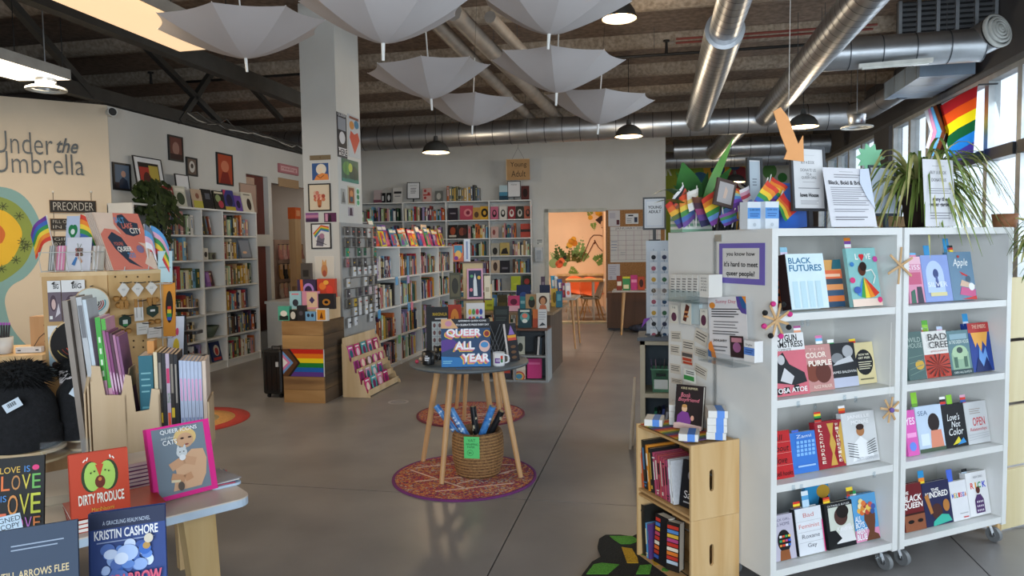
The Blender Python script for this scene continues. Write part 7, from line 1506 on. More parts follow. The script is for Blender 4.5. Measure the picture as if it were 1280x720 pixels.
TB(90,164,648,568,'orange DIRTY PRODUCE board book with an avocado couple on its cover','#c0442a',[('e',.36,.62,.16,.24,'#2e3c22'),('e',.66,.62,.16,.24,'#2e3c22'),('e',.39,.62,.14,.225,'#a4c85e'),('e',.63,.62,.14,.225,'#a4c85e'),('p',[(.44,.80),(.58,.80),(.51,.60)],'#c0442a'),('e',.51,.53,.085,.10,'#6a2c1c'),('e',.51,.57,.03,.03,'#c87a3a'),('t','DIRTY PRODUCE',.14,.20,.90,.36,'#e8e2d4',.02),('t','MariNaomi',.35,.08,.72,.14,'#d8a03a'),('l',[(.24,.86),(.28,.90)],.003,'#f0e8dc'),('l',[(.30,.88),(.32,.93)],.003,'#f0e8dc'),('l',[(.70,.88),(.69,.93)],.003,'#f0e8dc'),('l',[(.76,.86),(.73,.90)],.003,'#f0e8dc'),('e',.36,.68,.012,.014,'#26301c'),('e',.42,.70,.012,.014,'#26301c'),('e',.60,.70,.012,.014,'#26301c'),('e',.66,.68,.012,.014,'#26301c')],44,10,.045,z=.792)
for i in range(3):
    p=gz(136,650,LTZ)+fdir*.02+gdir*.03
    o=thing('book','orange book lying flat under DIRTY PRODUCE, %s from the table'%ORD[i],'book',(p.x,p.y,LTZ+.0135*i+.0003),FTH+2*i-6,'flat copies under the orange book')
    MB().box(-.12,.125,-.10,.10,0,.0016,M('#b23a24',.4,name='book_cover')).box(-.12,.125,-.10,.10,.0114,.013,M('#b23a24',.4,name='book_cover')).build('cover',o);MB().box(-.118,.12,-.097,.097,.0016,.0114,PAPER).build('page_block',o)
    if i==2:art(o,.245,.2,[('t','LUNCH',.3,.1,.7,.3,'#e8e0d0')],0,pname='cover_print',T=None)if False else None
for i in range(8):
    p=gz(182,612,LTZ)+gdir*.05
    o=thing('book','purple and white bound book in the flat stack behind the two upright ones, %s up'%ORD[i],'book',(p.x,p.y,LTZ+.0128*i+.0003),FTH+(3 if i%2 else-2),'flat stack of white paged books')
    MB().box(-.085,.085,-.07,.07,0,.0014,M('#5a4a7a',.4,name='book_cover')).box(-.085,.085,-.07,.07,.0108,.0122,M('#d8cfc4' if i==7 else '#8a3a68',.4,name='book_cover')).build('cover',o);MB().box(-.083,.082,-.068,.068,.0014,.0108,PAPER).build('page_block',o)
tr_=thing('tray','shallow pale tray of leaflets beside the pink book','tray',gz(276,603,LTZ)+Vector((0,0,.0005))+gdir*.02,FTH)
MB().slab([(p[0]-.05,p[1]-.09)for p in rounded(.10,.18,.02)],0,.008,M('#b9cde0',.4,name='pale_blue')).build('tray_base',tr_)
for i in range(4):MB().box(-.04,.04,-.08,.08,.0085+.003*i,.0112+.003*i,M(['#c8485a','#3a4a6a','#d8d4cc','#8a8a90'][i],.6,name='leaflet'),Matrix.Rotation(R(6*i-9),4,'Z')).build('leaflet',tr_)
TB(-36,55,672,574,'black LOVE IS LOVE picture book in bright hand lettering at the left edge','#0f1012',[('t','LOVE',.38,.80,.66,.88,'#d8b04a'),('t','IS',.72,.80,.80,.88,'#4a8ad0'),('e',.88,.85,.05,.035,'#d83a78'),*[('t',c,.40+.145*i,.58,.52+.145*i,.77,k,.0)for i,(c,k)in enumerate(zip('LOVE',['#d8703a','#b8804a','#d0c04a','#6ab05a']))],('t','IS',.40,.44,.48,.52,'#4a8ad0'),*[('t',c,.34+.16*i,.26,.48+.16*i,.52,k,.0)for i,(c,k)in enumerate(zip('LOVE',['#d86a4a','#d08a4a','#d0c84a','#c8d04a']))],*[('t',c,.5+.12*i,.06,.6+.12*i,.22,k,.0)for i,(c,k)in enumerate(zip('LOVE',['#5ab0a0','#c05aa0','#b06ab8','#c8743a']))]],30,12,.012)
# near plinths with two books that rise into the bottom edge
def plinth(label,P,z,th):
    o=thing('plinth',label,'plinth',(P.x,P.y,0),th);MB().box(-.11,.11,-.05,.14,0,.02,PLY).build('base',o);MB().box(-.07,.07,0,.1,.02,z-.012,PLY).build('upright',o);MB().box(-.10,.10,-.04,.13,z-.012,z,PLY).build('shelf',o)
def near_book(x0,x1,yt,wreal,label,col,items,th,tilt,t,zb_,spine=None):
    dep=wreal*math.cos(R(th-20))*FPX/(x1-x0);d=ray((x0+x1)/2,yt);dd=dep/d.dot(CF)
    top=CO+d*dd;h=(top.z-zb_)/math.cos(R(tilt));bk_=Vector((-math.sin(R(th)),math.cos(R(th)),0));P=top-bk_*(h*math.sin(R(tilt)));P.z=zb_
    plinth('pale plywood plinth under the '+label.split(' book')[0]+' book',P,zb_,th)
    return face_book('book',label,0,0,0,0,zb_,th,tilt,t,col,items,spine=spine,base=P,w=wreal,h=h)
near_book(118,200,640,.155,'blue SEASPARROW hardcover book by Kristin Cashore at the bottom edge','#26407e',[('r',0,.86,1,1,'#1a2646'),('t','KRISTIN CASHORE',.07,.77,.90,.85,'#e6e8ee',.02),('t','A GRACELING REALM NOVEL',.18,.89,.80,.925,'#b8c4d8'),('r',.1,.74,.85,.75,'#8a9ac0'),*[('e',.2+.6*((i*37%100)/100),.50+.22*((i*53%100)/100),.05+.05*((i*29%10)/10),.03+.03*((i*17%10)/10),['#8aa8dc','#c4d4f0','#5a84cc','#2c62b8','#4a6ab0','#a8c0ea','#35559c'][i%7])for i in range(26)],('e',.5,.64,.14,.07,'#a9c2ee'),('e',.42,.60,.09,.05,'#d3e0f6'),('p',[(.1,.30),(.3,.52),(.45,.50),(.7,.34),(.5,.36)],'#4a6ab0'),('l',[(.1,.35),(.15,.28),(.25,.3),(.2,.36)],.012,'#b08a50'),('e',.75,.68,.05,.03,'#b08a4a'),('e',.78,.74,.06,.04,'#c8c0b0'),('t','SEASPARROW',.03,.36,.94,.47,'#b8405e',.03),('t','SEASPARROW',.035,.363,.945,.473,'#d0607a',.0)],34,10,.03,.70)
near_book(-10,86,662,.16,'dark slate blue book with a small gilt title at the bottom left corner','#2c3c52',[('t','TILL ARROWS FLEE',.2,.70,.9,.745,'#c8b48a',.01),*lines(2,.3,.85,.86,.91,'#8a98ac',.3),('p',[(.4,.36),(.8,.36),(.62,.60)],'#4a5668'),('e',.6,.56,.1,.05,'#5c606a'),('e',.62,.53,.03,.035,'#e0b860')],38,14,.02,.70)
lb2=gz(8,664,.80);o=thing('paper_label','handwritten SIGNED COPY label on the black picture book','label',CO+ray(10,664)*(1.86/ray(10,664).dot(CF)),26,None,6,-10)
MB().box(-.04,.035,0,.0015,0,.04,P_('#b8ccdc')).build('paper',o);art(o,.075,.04,[('t','SIGNED',.1,.55,.95,.88,'#26303c'),('t','COPY',.3,.12,.9,.45,'#26303c')],0)
MB().box(-.005,.005,.0015,.003,-.12,.03,CLEAR).build('clip',o)
ez=thing('acrylic_easel','empty clear acrylic book easel behind the orange book','stand',gz(84,632,LTZ)+gdir*.02,FTH-18,None,14)
MB().box(-.07,.07,.0,.003,.0,.20,CLEAR).build('back',ez);MB().box(-.07,.07,-.03,.0,0,.003,CLEAR).build('lip',ez);MB().box(-.07,.07,-.03,-.027,.003,.03,CLEAR).build('front_lip',ez)
# ------------------------------------------------------------------ second table with the peg display
def atd(x,y,dep):d=ray(x,y);return CO+d*(dep/d.dot(CF))
PL_,PC_,PR_=atd(54,346,3.2),atd(134,344,3.29),atd(203,341,3.54)
pctr=(PL_+PC_+PR_)/3+Vector((-.05,.18,0));ptz=PC_.z
t2c=Vector((pctr.x-.05,pctr.y-.05,0));t2=thing('display_table','second pale display table under the pegboard display','table',t2c,FTH)
MB().slab([(p[0]-1.05,p[1]-.36)for p in rounded(1.35,.80,.05)],.682,.71,WT_).build('tabletop',t2)
for sx in(-.95,.22):
    for sy in(-.28,.36):MB().bar((sx,sy,0),(sx*.95,sy*.95,.682),.07,.05,PINE).build('leg',t2)
pk_=thing('peg_display','pine pegboard display hung with earrings and stickers','display stand',(pctr.x,pctr.y,.711))
pr=lambda P:Vector((P.x-pctr.x,P.y-pctr.y,0))
A_,B_,C_=pr(PL_),pr(PC_),pr(PR_);D_=C_+(B_-A_)*-.6+Vector((-.12,.22,0));E_=A_+Vector((-.12,.25,0))
top_h=ptz-.711
PEGM=M('#d0ab74',.6,kind='wood',name='peg_ply',c2='#bb935c',scale=6)
for(p,q)in((A_,B_),(B_,C_),(C_,D_),(D_,E_),(E_,A_)):MB().bar((p+q)/2+(p-q)*.5+Vector((0,0,(top_h+.11)/2)),(p+q)/2-(p-q)*.5+Vector((0,0,(top_h+.11)/2)),.014,top_h-.11,PEGM).build('peg_panel',pk_)
cen=(A_+B_+C_+D_+E_)/5
b=MB();lid=[cen+(p-cen)*1.05 for p in(A_,B_,C_,D_,E_)];b.slab([(p.x,p.y)for p in lid],top_h,top_h+.018,PINE);b.build('top_board',pk_)
b=MB();b.slab([(p.x,p.y)for p in lid],.10,.118,PINE);b.build('bottom_board',pk_)
MB().cyl((cen.x,cen.y,.008),(cen.x,cen.y,.10),.05,.05,PINE,20).build('post',pk_);MB().cyl((cen.x,cen.y,0),(cen.x,cen.y,.008),.2,.2,PINE,28).build('base',pk_)
MB().cyl((A_.x+.09,A_.y+.03,0),(A_.x+.09,A_.y+.03,.10),.022,.026,PINE,16).build('foot_peg',pk_)
# helpers to hang things on the two visible faces
def face_pt(x,y,F,off=.012):
    P0,P1=(PL_,PC_)if F==0 else(PC_,PR_);th=math.degrees(math.atan2(P1.y-P0.y,P1.x-P0.x))
    n=Vector((math.sin(R(th)),-math.cos(R(th)),0));return pl(x,y,P0+n*off,th),th
def hang(label,x0,x1,y0,y1,F,col,items,name='earring_card',cat='card',shape=None,off=.03,t=.002,hook=True,group=None):
    (A,th),(B,_)=face_pt(x0,(y0+y1)/2,F,off),face_pt(x1,(y0+y1)/2,F,off);zt=face_pt((x0+x1)/2,y0,F,off)[0].z;zb_=face_pt((x0+x1)/2,y1,F,off)[0].z
    C=(A+B)/2;w,h=(B-A).length,zt-zb_;o=thing(name,label,cat,(C.x,C.y,zb_),th,group)
    m_=M(col,.6,name='card_stock',amt=.05)
    if shape=='diamond':MB().prism([(0,0),(w/2,h*.55),(0,h),(-w/2,h*.55)],0,t,m_).build('card',o)
    elif shape=='hex':MB().prism([(0,0),(w/2,h*.3),(w/2,h*.75),(0,h),(-w/2,h*.75),(-w/2,h*.3)],0,t,m_).build('card',o)
    else:MB().box(-w/2,w/2,0,t,0,h,m_).build('card',o)
    if items:art(o,w,h,items,0,pname='printed_art')
    if hook:MB().tube([(0,off,h*.93),(.0,-.03,h*.93),(.012,-.045,h*.97)],.0028,BLACK,6).build('hook',o)
    return o
GOLD='#a8783a'
for i,(x0,x1,y0,y1)in enumerate([(147,162,352,373),(164.5,180,352,371),(182,197,351,369)]):
    o=hang('white diamond earring card on the peg display, %s of three'%ORD[i],x0,x1,y0,y1,1,'#dcd8d0',lines(2,.35,.65,.45,.6,'#8a8680',.3),shape='diamond',group='white diamond earring cards')
    for s_ in(-1,1):MB().prism([(s_*.012-.012,-.05),(s_*.012+.006,-.05),(s_*.012+.006,-.01),(s_*.012-.012,-.01)],-.004,-.001,M(GOLD,.5,.3,name='gold_wood')).build('earring',o)
hang('dark green hexagonal card on the lower left of the peg display',149,164,393,410,1,'#2c3d33',[('r',.3,.3,.7,.6,'#c8d0c8'),('r',.3,.15,.7,.3,'#3a8a4a')],shape='hex')
hang('dark green hexagonal card on the right of the peg display',183.5,198,380,397,1,'#2c3d33',[('r',.3,.45,.7,.6,'#d8d8d4')],shape='hex')
hang('tall white earring card on the peg display',168,179,374,401,1,'#dcdad6',[('r',.2,.15,.3,.8,'#a8a6a0'),('r',.7,.15,.8,.8,'#a8a6a0')])
hang('white tag card tilted low on the peg display',171,186,403,418,1,'#d6d2ca',lines(2,.15,.85,.3,.7,'#a8a49c',.3));hang('white wide tag card lowest on the peg display',184,202,409,422,1,'#d8d4ce',lines(2,.15,.85,.3,.7,'#a8a49c',.3))
for i,(x,y)in enumerate([(153,381),(191,375),(156,414),(193,402),(150,373)]):
    P,th=face_pt(x,y,1,.02);o=thing('wooden_earring','pair of carved wooden earrings on the peg display, %s'%['upper left','upper right','lower left','lower right','top left'][i],'earring',P,th,'carved wooden earrings')
    for s_ in(-1,1):MB().lathe([(.009,-.012),(.016,0),(.009,.012),(.006,0),(.009,-.012)],M(GOLD,.6,name='carved_wood',amt=.2),10,(s_*.018,0,0)).build('drop',o)
for i,(x,y)in enumerate([(155+12*(k%4),426+8*(k//4))for k in range(8)]+[(144+14*k,346)for k in range(4)]):
    P,th=face_pt(x,y,1,.0075);
    q=Vector((P.x-pctr.x,P.y-pctr.y,P.z-.711));n_=Vector((math.sin(R(th)),-math.cos(R(th)),0));MB().cyl(q,q+n_*.0008,.005,.005,P_('#5a4228'),8).build('peg_hole',pk_)
for i,(x0,x1,y0,y1,nm)in enumerate([(60,76.5,351,402,'left'),(77.5,107,350,403,'right')]):
    hang('large sticker pack with a purple portrait under a BIG header, %s'%nm,x0,x1,y0,y1,0,'#6d5f68',[('r',0,.72,1,1,'#dcdad8'),('t','BIG',.45,.80,.85,.92,'#26262a',.02),('e',.4,.45,.25,.2,'#4a3440'),('e',.42,.42,.16,.13,'#c8a8a0'),('p',[(.5,.1),(.9,.2),(.8,.45)],'#c8c0c4'),('r',.08,.06,.3,.14,'#e0e0dc')],name='sticker_pack',cat='sticker',off=.025)
hang('sticker pack of three bug faces under a BIG header',61,82,407,470,0,'#a8c0cc',[('r',0,.78,1,1,'#dcdad8'),('t','BIG',.5,.84,.9,.95,'#26262a',.02),*[('e',.35,.62-.2*i,.2,.07,'#3a2420')for i in range(3)],*[('e',.7,.62-.2*i,.2,.07,'#3a2420')for i in range(3)]],name='sticker_pack',cat='sticker',off=.03)
def hoop(label,x,y,r,off,cols):
    P,th=face_pt(x,y,0,off);o=thing('embroidery_hoop',label,'hoop',P,th)
    MB().cyl((0,.002,0),(0,.006,0),r*.96,r*.96,M(cols[0],.9,name='felt',amt=.1),36).build('cloth',o)
    b=MB();n=36;vs=[]
    for i in range(n):
        a=2*math.pi*i/n;vs+=[(q*math.cos(a),y_,q*math.sin(a))for q,y_ in((r*.95,-.003),(r,-.003),(r,.008),(r*.95,.008))]
    b.add(vs,[(4*i+k,4*i+(k+1)%4,4*((i+1)%n)+(k+1)%4,4*((i+1)%n)+k)for i in range(n)for k in range(4)],PINE);b.build('ring',o)
    for k,c in enumerate(cols[1:]):
        m_=MB();rr_=r*(.75-.14*k);pts=[(rr_*math.cos(a)*1.0+.02*k*r,-.001-.0003*k,rr_*math.sin(a)*.8)for a in[R(200+12*j)for j in range(16)]]
        m_.tube(pts,.0022,P_(c),5);m_.build('stitching',o)
    MB().tube([(0,off,r+.005),(0,-.02,r+.005)],.0028,BLACK,6).build('hook',o)
hoop('large black embroidery hoop with coloured stitched arcs, partly behind the boards',98,430,.115,.07,['#221f1e','#b8a05a','#8a3a2e','#c8503a','#6a7a4a'])
hoop('smaller embroidery hoop with rainbow rings above the black one',115,379,.072,.045,['#cfd4cc','#4a9aa8','#c84a4a','#8a3a4a','#2a2a2e'])
# things standing on the peg display
ptop=.711+top_h+.0185
def pt3(x,y,dep):return atd(x,y,dep)
def topcard(label,x0,x1,y0,y1,dep,col,items,th=12,tilt=10,t=.004,name='art_card',cat='card',z=ptop):
    xc=(x0+x1)/2;P=atd(xc,340,dep);w=(x1-x0)*dep/FPX;top=atd(xc,y0,dep);h=(top.z-z)/math.cos(R(tilt))
    return face_book(name,label,0,0,0,0,z,th,tilt,t,col,items,cat,base=(P.x,P.y,z),w=w,h=h,hard=False)
topcard('white greeting card with a bouquet held by two hands',82,112.5,297,341,3.30,'#d6d4da',[*[('e',.42+.07*(i%4),.48+.08*(i//4),.06,.045,c)for i,c in enumerate(['#8a5a5a','#6a4a4a','#a86a6a','#7a6a58','#b07a70','#5a5a48','#94605a','#6f5148','#a8706a','#5e5248','#8f6460','#7c6a5e'])],('p',[(.25,.2),(.38,.16),(.48,.4),(.4,.42)],'#4a7ab0'),('p',[(.5,.4),(.62,.22),(.7,.28),(.56,.44)],'#c89878'),('l',[(.5,.68),(.45,.82)],.002,'#5a6a48'),('l',[(.55,.68),(.62,.8)],.002,'#5a6a48')])
topcard('pale blue card with a green heart behind the bouquet card',80,97,270,341,3.42,'#b9c4d8',[('e',.38,.74,.22,.1,'#2a7a4a'),('e',.62,.74,.22,.1,'#2a7a4a'),('p',[(.17,.70),(.83,.70),(.5,.55)],'#2a7a4a'),('e',.5,.71,.15,.05,'#d8e0dc')])
PB=atd(171,341,3.42);PTH=72;pbk=Vector((-math.sin(R(PTH)),math.cos(R(PTH)),0))
face_book('poster_print',"large coral poster reading SALT LAKE CITY, YOU'RE QUEER, leaning on the peg display",0,0,0,0,ptop,PTH,28,.004,'#e6cbb6',[('p',[(.42,1),(1,1),(1,.5),(.95,.45),(.62,.5),(.45,.62),(.36,.8)],'#dc7f6c'),('p',[(0,.0),(0,.62),(.12,.72),(.34,.7),(.5,.58),(.7,.52),(.86,.4),(.84,.22),(.74,.1),(.9,.0)],'#dc7f6c'),('p',[(.42,.78),(.5,.96),(.62,.98),(.72,.85),(.9,.82),(.86,.62),(.7,.58),(.55,.62)],'#37414e'),('p',[(.2,.36),(.12,.56),(.25,.66),(.42,.56),(.52,.34),(.42,.2),(.6,.06),(.66,.02),(.4,.12)],'#37414e'),('t','SALT',.40,.82,.62,.92,'#5a9ac8',.02),('t','LAKE',.52,.72,.76,.82,'#e07a68',.02),('t','CITY',.66,.63,.92,.73,'#f0e6da',.02),("t","YOU'RE",.2,.42,.40,.48,'#e07a68',.01),('t','QUEER',.24,.30,.56,.40,'#f0e6da',.03),('t','TOO',.42,.20,.58,.29,'#5a9ac8',.02),('e',.74,.35,.08,.07,'#8a7a98')],'poster',base=(PB.x,PB.y,ptop),w=.225,h=.312,hard=False)
for i in range(4):
    q=PB+pbk*(.016*(i+1));face_book('poster_print','pale backing board of a poster stacked behind the coral poster, %s'%ORD[i],0,0,0,0,ptop,PTH,28,.004,'#dccabc',[],'poster',base=(q.x,q.y,ptop),w=.225,h=.312,hard=False)
for i,(x0,x1,c,nm)in enumerate([(60,67,'#8a8c88','grey'),(70,80,'#d88aa8','pink striped'),(114,125,'#b8aca0','beige')]):
    topcard('%s card bundle standing in the wire basket on the peg display'%nm,x0,x1,309,341,3.30,c,[('r',.2,0,.3,1,'#e4e0e0'),('r',.6,0,.7,1,'#e0dcdc')],t=.03,tilt=12)
wb_=thing('wire_basket','white wire card basket on the left of the peg display','basket',atd(86,341,3.26).to_tuple()[:2]+(ptop,),12)
for x in(-.125,-.06,.0,.06,.125):MB().tube([(x,.0,.0),(x,-.01,.05),(x,-.012,.09)],.002,WM,5).build('wire',wb_)
for z in(.004,.09):MB().tube([(-.125,-.012 if z>.05 else 0,z),(.125,-.012 if z>.05 else 0,z),(.125,.07,z),(-.125,.07,z),(-.125,-.012 if z>.05 else 0,z)],.002,WM,5).build('rim',wb_)
we=thing('wire_easel','white wire easel holding the coral poster','stand',(PB+pbk*.02).to_tuple()[:2]+(ptop,),PTH)
MB().tube([(-.09,.05,0),(-.07,-.035,.0),(-.07,-.04,.018)],.0022,WM,6).build('hook',we);MB().tube([(.09,.05,0),(.05,-.035,.0),(.05,-.04,.018)],.0022,WM,6).build('hook',we);MB().tube([(-.07,-.035,.0),(.05,-.035,0)],.0022,WM,6).build('bar',we)
topcard('pale blue envelope pack at the right edge of the peg display',197,215,314,342,3.52,'#b9d4da',[('r',.1,.45,.9,.5,'#8aa8b0'),('r',.4,.6,.6,.63,'#8aa8b0')],th=10,tilt=3,name='card_pack',z=1.40)
ob_=atd(205,352,3.50);hb_=thing('wire_rack','white wire side rack with cards on the right of the peg display','rack',(ob_.x,ob_.y,.711),10)
for x in(-.03,.03):MB().cyl((x,.02,0),(x,.02,.69),.0025,.0025,WM,6).build('upright',hb_)
for z in(.25,.42,.685):MB().tube([(-.035,-.02,z),(.035,-.02,z),(.035,.02,z),(-.035,.02,z),(-.035,-.02,z)],.002,WM,5).build('shelf_wire',hb_)
topcard('orange card with a rainbow figure in the wire side rack',201,216,354,384,3.49,'#d8903a',[('e',.5,.55,.32,.3,'#2a2420'),('r',.35,.5,.65,.56,'#c83a2e'),('r',.32,.43,.68,.5,'#e0c03a'),('r',.3,.36,.7,.43,'#3a8a4a'),('r',.32,.3,.68,.36,'#3a5ab0')],th=10,tilt=4,z=1.135)
topcard('white card with yellow and pink flowers in the wire side rack',203,223,397,424,3.47,'#d2d6e2',[('e',.55,.45,.2,.15,'#d8b83a'),('e',.35,.7,.12,.08,'#b86ac0'),('e',.6,.72,.1,.07,'#c84a6a')],th=10,tilt=8,z=.963)
# flags on the peg display
def pflag(label,a,b_,dep,w,h,cols,s_,droop=.6):flag(label,atd(*a,dep),atd(*b_,dep),w,h,cols,s_,droop=droop,wave=.008)
pflag('small rainbow flag leaning left on the peg display',(58,269),(74,340),3.38,.085,.12,RBW[::-1],-1,.9)
pflag('small rainbow flag behind the green heart card',(100,268),(104,340),3.45,.075,.14,RBW,1,1.1)
pflag('small grey, pink and blue flag to the right of the coral poster',(180,280),(187,340),3.50,.05,.12,['#6a7484','#5a9ac8','#d8a8b8','#e4e4e6'],1,1.6)
pflag('small rainbow and white flag at the right of the coral poster',(188,282),(189,340),3.52,.09,.13,['#5a9ad0','#d8a0b8','#3a8a4a','#e0c03a','#c83a3a'],1,1.2)
# ------------------------------------------------------------------ plywood magazine organiser with zines
ob0=gz(118,578,LTZ);MTH=30
mo=thing('magazine_file','plywood desktop file with notched front holding zines and magazines','organiser',ob0,MTH)
mo.location.z=LTZ+.0005
dep_=2.5
PLY2=M('#cdb593',.6,kind='wood',name='thin_ply',c2='#bfa480',scale=7)
def fx(x):p=pl(x,500,ob0,MTH);return(p-ob0).dot(Vector((math.cos(R(MTH)),math.sin(R(MTH)),0)))
def fz(x,y):return pl(x,y,ob0,MTH).z-LTZ
front=[(fx(116),0),(fx(200),0),(fx(200),fz(200,487)),(fx(190),fz(190,486)),(fx(186),fz(186,512)),(fx(169),fz(169,515)),(fx(165),fz(165,470)),(fx(158),fz(158,468)),(fx(152),fz(152,494)),(fx(132),fz(132,494)),(fx(127),fz(127,458)),(fx(116),fz(116,457))]
MB().prism(front,0,.006,PLY2).build('front_panel',mo)
for i,(x,h_,y0)in enumerate([(fx(116),.42,.006),(fx(116)-.012,.40,.006),(fx(116)-.024,.36,.02),(fx(158),.34,.006),(fx(200),.33,.006)]):
    MB().prism([(.0,0),(.22,0),(.22,h_),(.10,h_),(0,h_*.74)],0,.006,PLY2,Matrix.Translation((x,0,0))@Matrix.Rotation(R(90),4,'Z')).build('side_panel',mo)
MB().box(fx(116),fx(200),.006,.22,0,.006,PLY2).build('base_panel',mo);MB().box(fx(116),fx(200),.214,.22,.006,.30,PLY2).build('back_panel',mo)
mux=Vector((math.cos(R(MTH)),math.sin(R(MTH)),0));muy=Vector((-math.sin(R(MTH)),math.cos(R(MTH)),0))
def zine(label,xa,xb,yt,d0,d1,col,edge='#d8ccc0',items=None,lean=0,cat='zine',z=LTZ+.0075,bottom=None):
    """a magazine standing spine-on between local x of two pixels"""
    a,b=fx(xa),fx(xb);h_=fz((xa+xb)/2,yt)-.007;P=ob0+mux*a+muy*d0
    o=thing('zine',label,cat,(P.x,P.y,z),MTH,None,0,lean);w=b-a
    MB().box(0,w,0,.004,0,h_,M(col,.5,name='spine',amt=.08)).build('spine',o);MB().box(0,.0015,.004,d1-d0,0,h_,M(col,.5,name='zine_cover',amt=.1)).box(w-.0015,w,.004,d1-d0,0,h_,M(col,.5,name='zine_cover',amt=.1)).build('cover',o)
    MB().box(.0015,w-.0015,.004,d1-d0-.002,.001,h_-.001,M(edge,.8,name='pages',amt=.15,stretch=(300,1,1),scale=1)).build('pages',o)
    if items:art(o,w,h_,items,0,x0=0,pname='printed_art')
    return o
zine('grey board tall at the left of the plywood file',97,104,376,.03,.2,'#8f857c',lean=-4);zine('second grey board beside the first in the plywood file',105,112,371,.06,.2,'#9a9088',lean=-4)
zine('tall silver folder in the plywood file',119,126,371,.03,.2,'#b8bcc0','#e0e2e4',[('r',.1,.75,.9,.95,'#77787c')],lean=-5);zine('tall white folder with blue edge in the plywood file',126.5,131,374,.03,.2,'#c4d0d8','#e0e2e4',lean=-5)
zine('green and pink spined zine in the plywood file',131.5,138,397,.03,.2,'#d8a8bc','#e8e0e0',[('r',0,.55,1,1,'#4aa848'),('r',0,0,1,.12,'#e08a30'),*[('r',.3,.58+.08*i,.7,.62+.08*i,'#d8f0d0')for i in range(4)]],lean=-3);zine('second green and pink spined zine in the plywood file',138.5,144,399,.035,.2,'#d8a0b8','#e8e0e0',[('r',0,.5,1,1,'#5ab04a'),('r',0,0,1,.12,'#e08a30')],lean=-3)
for i in range(5):zine('purple patterned magazine leaning in the plywood file, %s of five'%ORD[i],150+3.6*i,153.2+3.6*i,412+2.0*i,.012+.004*i,.2,['#a0608a','#8a4a78','#5a3a4a','#b07a98','#8a5a80'][i],'#d8b8a0',[('r',.1,.2,.9,.3,'#2a2028'),('e',.5,.6,.35,.08,'#d8b8cc')],lean=-6)
zine('teal booklet standing in the middle of the plywood file',172,190,447,.05,.2,'#2f6c7c','#d8ccc0',[*lines(4,.15,.85,.6,.85,'#7ab0b8',.25),*lines(5,.15,.85,.15,.5,'#5a98a4',.3)]);zine('orange and cream booklet behind the teal one',180,189,431,.12,.2,'#c88a4a','#e0c8a0')
for i,(c,its)in enumerate([('#c8a030',[('r',0,.5,1,1,'#d8c8a8'),('r',0,.2,1,.45,'#2a6aa0')]),('#35302c',[('r',.2,.6,.8,.9,'#8a8278'),('r',.1,.3,.9,.4,'#d0b030')]),('#2a2a2e',[('r',.2,.1,.8,.2,'#d87030')]),('#b8a8b8',[('t','LOVE',.1,.5,.9,.6,'#3a8a4a'),('r',.1,.25,.9,.4,'#d85a3a'),('r',.1,.7,.9,.85,'#c83a6a')]),('#2c2826',[('r',.1,.35,.9,.45,'#d0b030'),('r',.2,.6,.8,.9,'#8a8278')]),('#26262a',[('r',.3,.5,.7,.9,'#9a9288')])]):
    zine('black and gold spined magazine right of the teal booklet, %s of six'%ORD[i],193+5.0*i,197.6+5.0*i,441+.6*i,.02,.2,c,'#e0c8ae',its)
for i in range(6):zine('pale blue spined magazine in the right end of the plywood file, %s of six'%ORD[i],224+4.8*i,228.4+4.8*i,452+.3*i,.03,.2,'#b8c4dc','#e0cdbf',[('r',.2,.02,.8,.2,'#6a6a98'),('r',.2,.55,.8,.8,'#d8a8cc'),('t','ZINE',.15,.3,.85,.36,'#4a6aa8')])
zine('cream covered magazine closing the right end of the plywood file',253.5,258,452,.02,.2,'#d8c4b4','#e0cdbf')
MB().box(fx(200),fx(259),.0,.006,0,.09,PLY2).build('front_panel',mo);MB().box(fx(200),fx(259),.006,.22,0,.006,PLY2).build('base_panel',mo);MB().box(fx(259),fx(259)+.006,.0,.22,0,.20,PLY2).build('side_panel',mo)
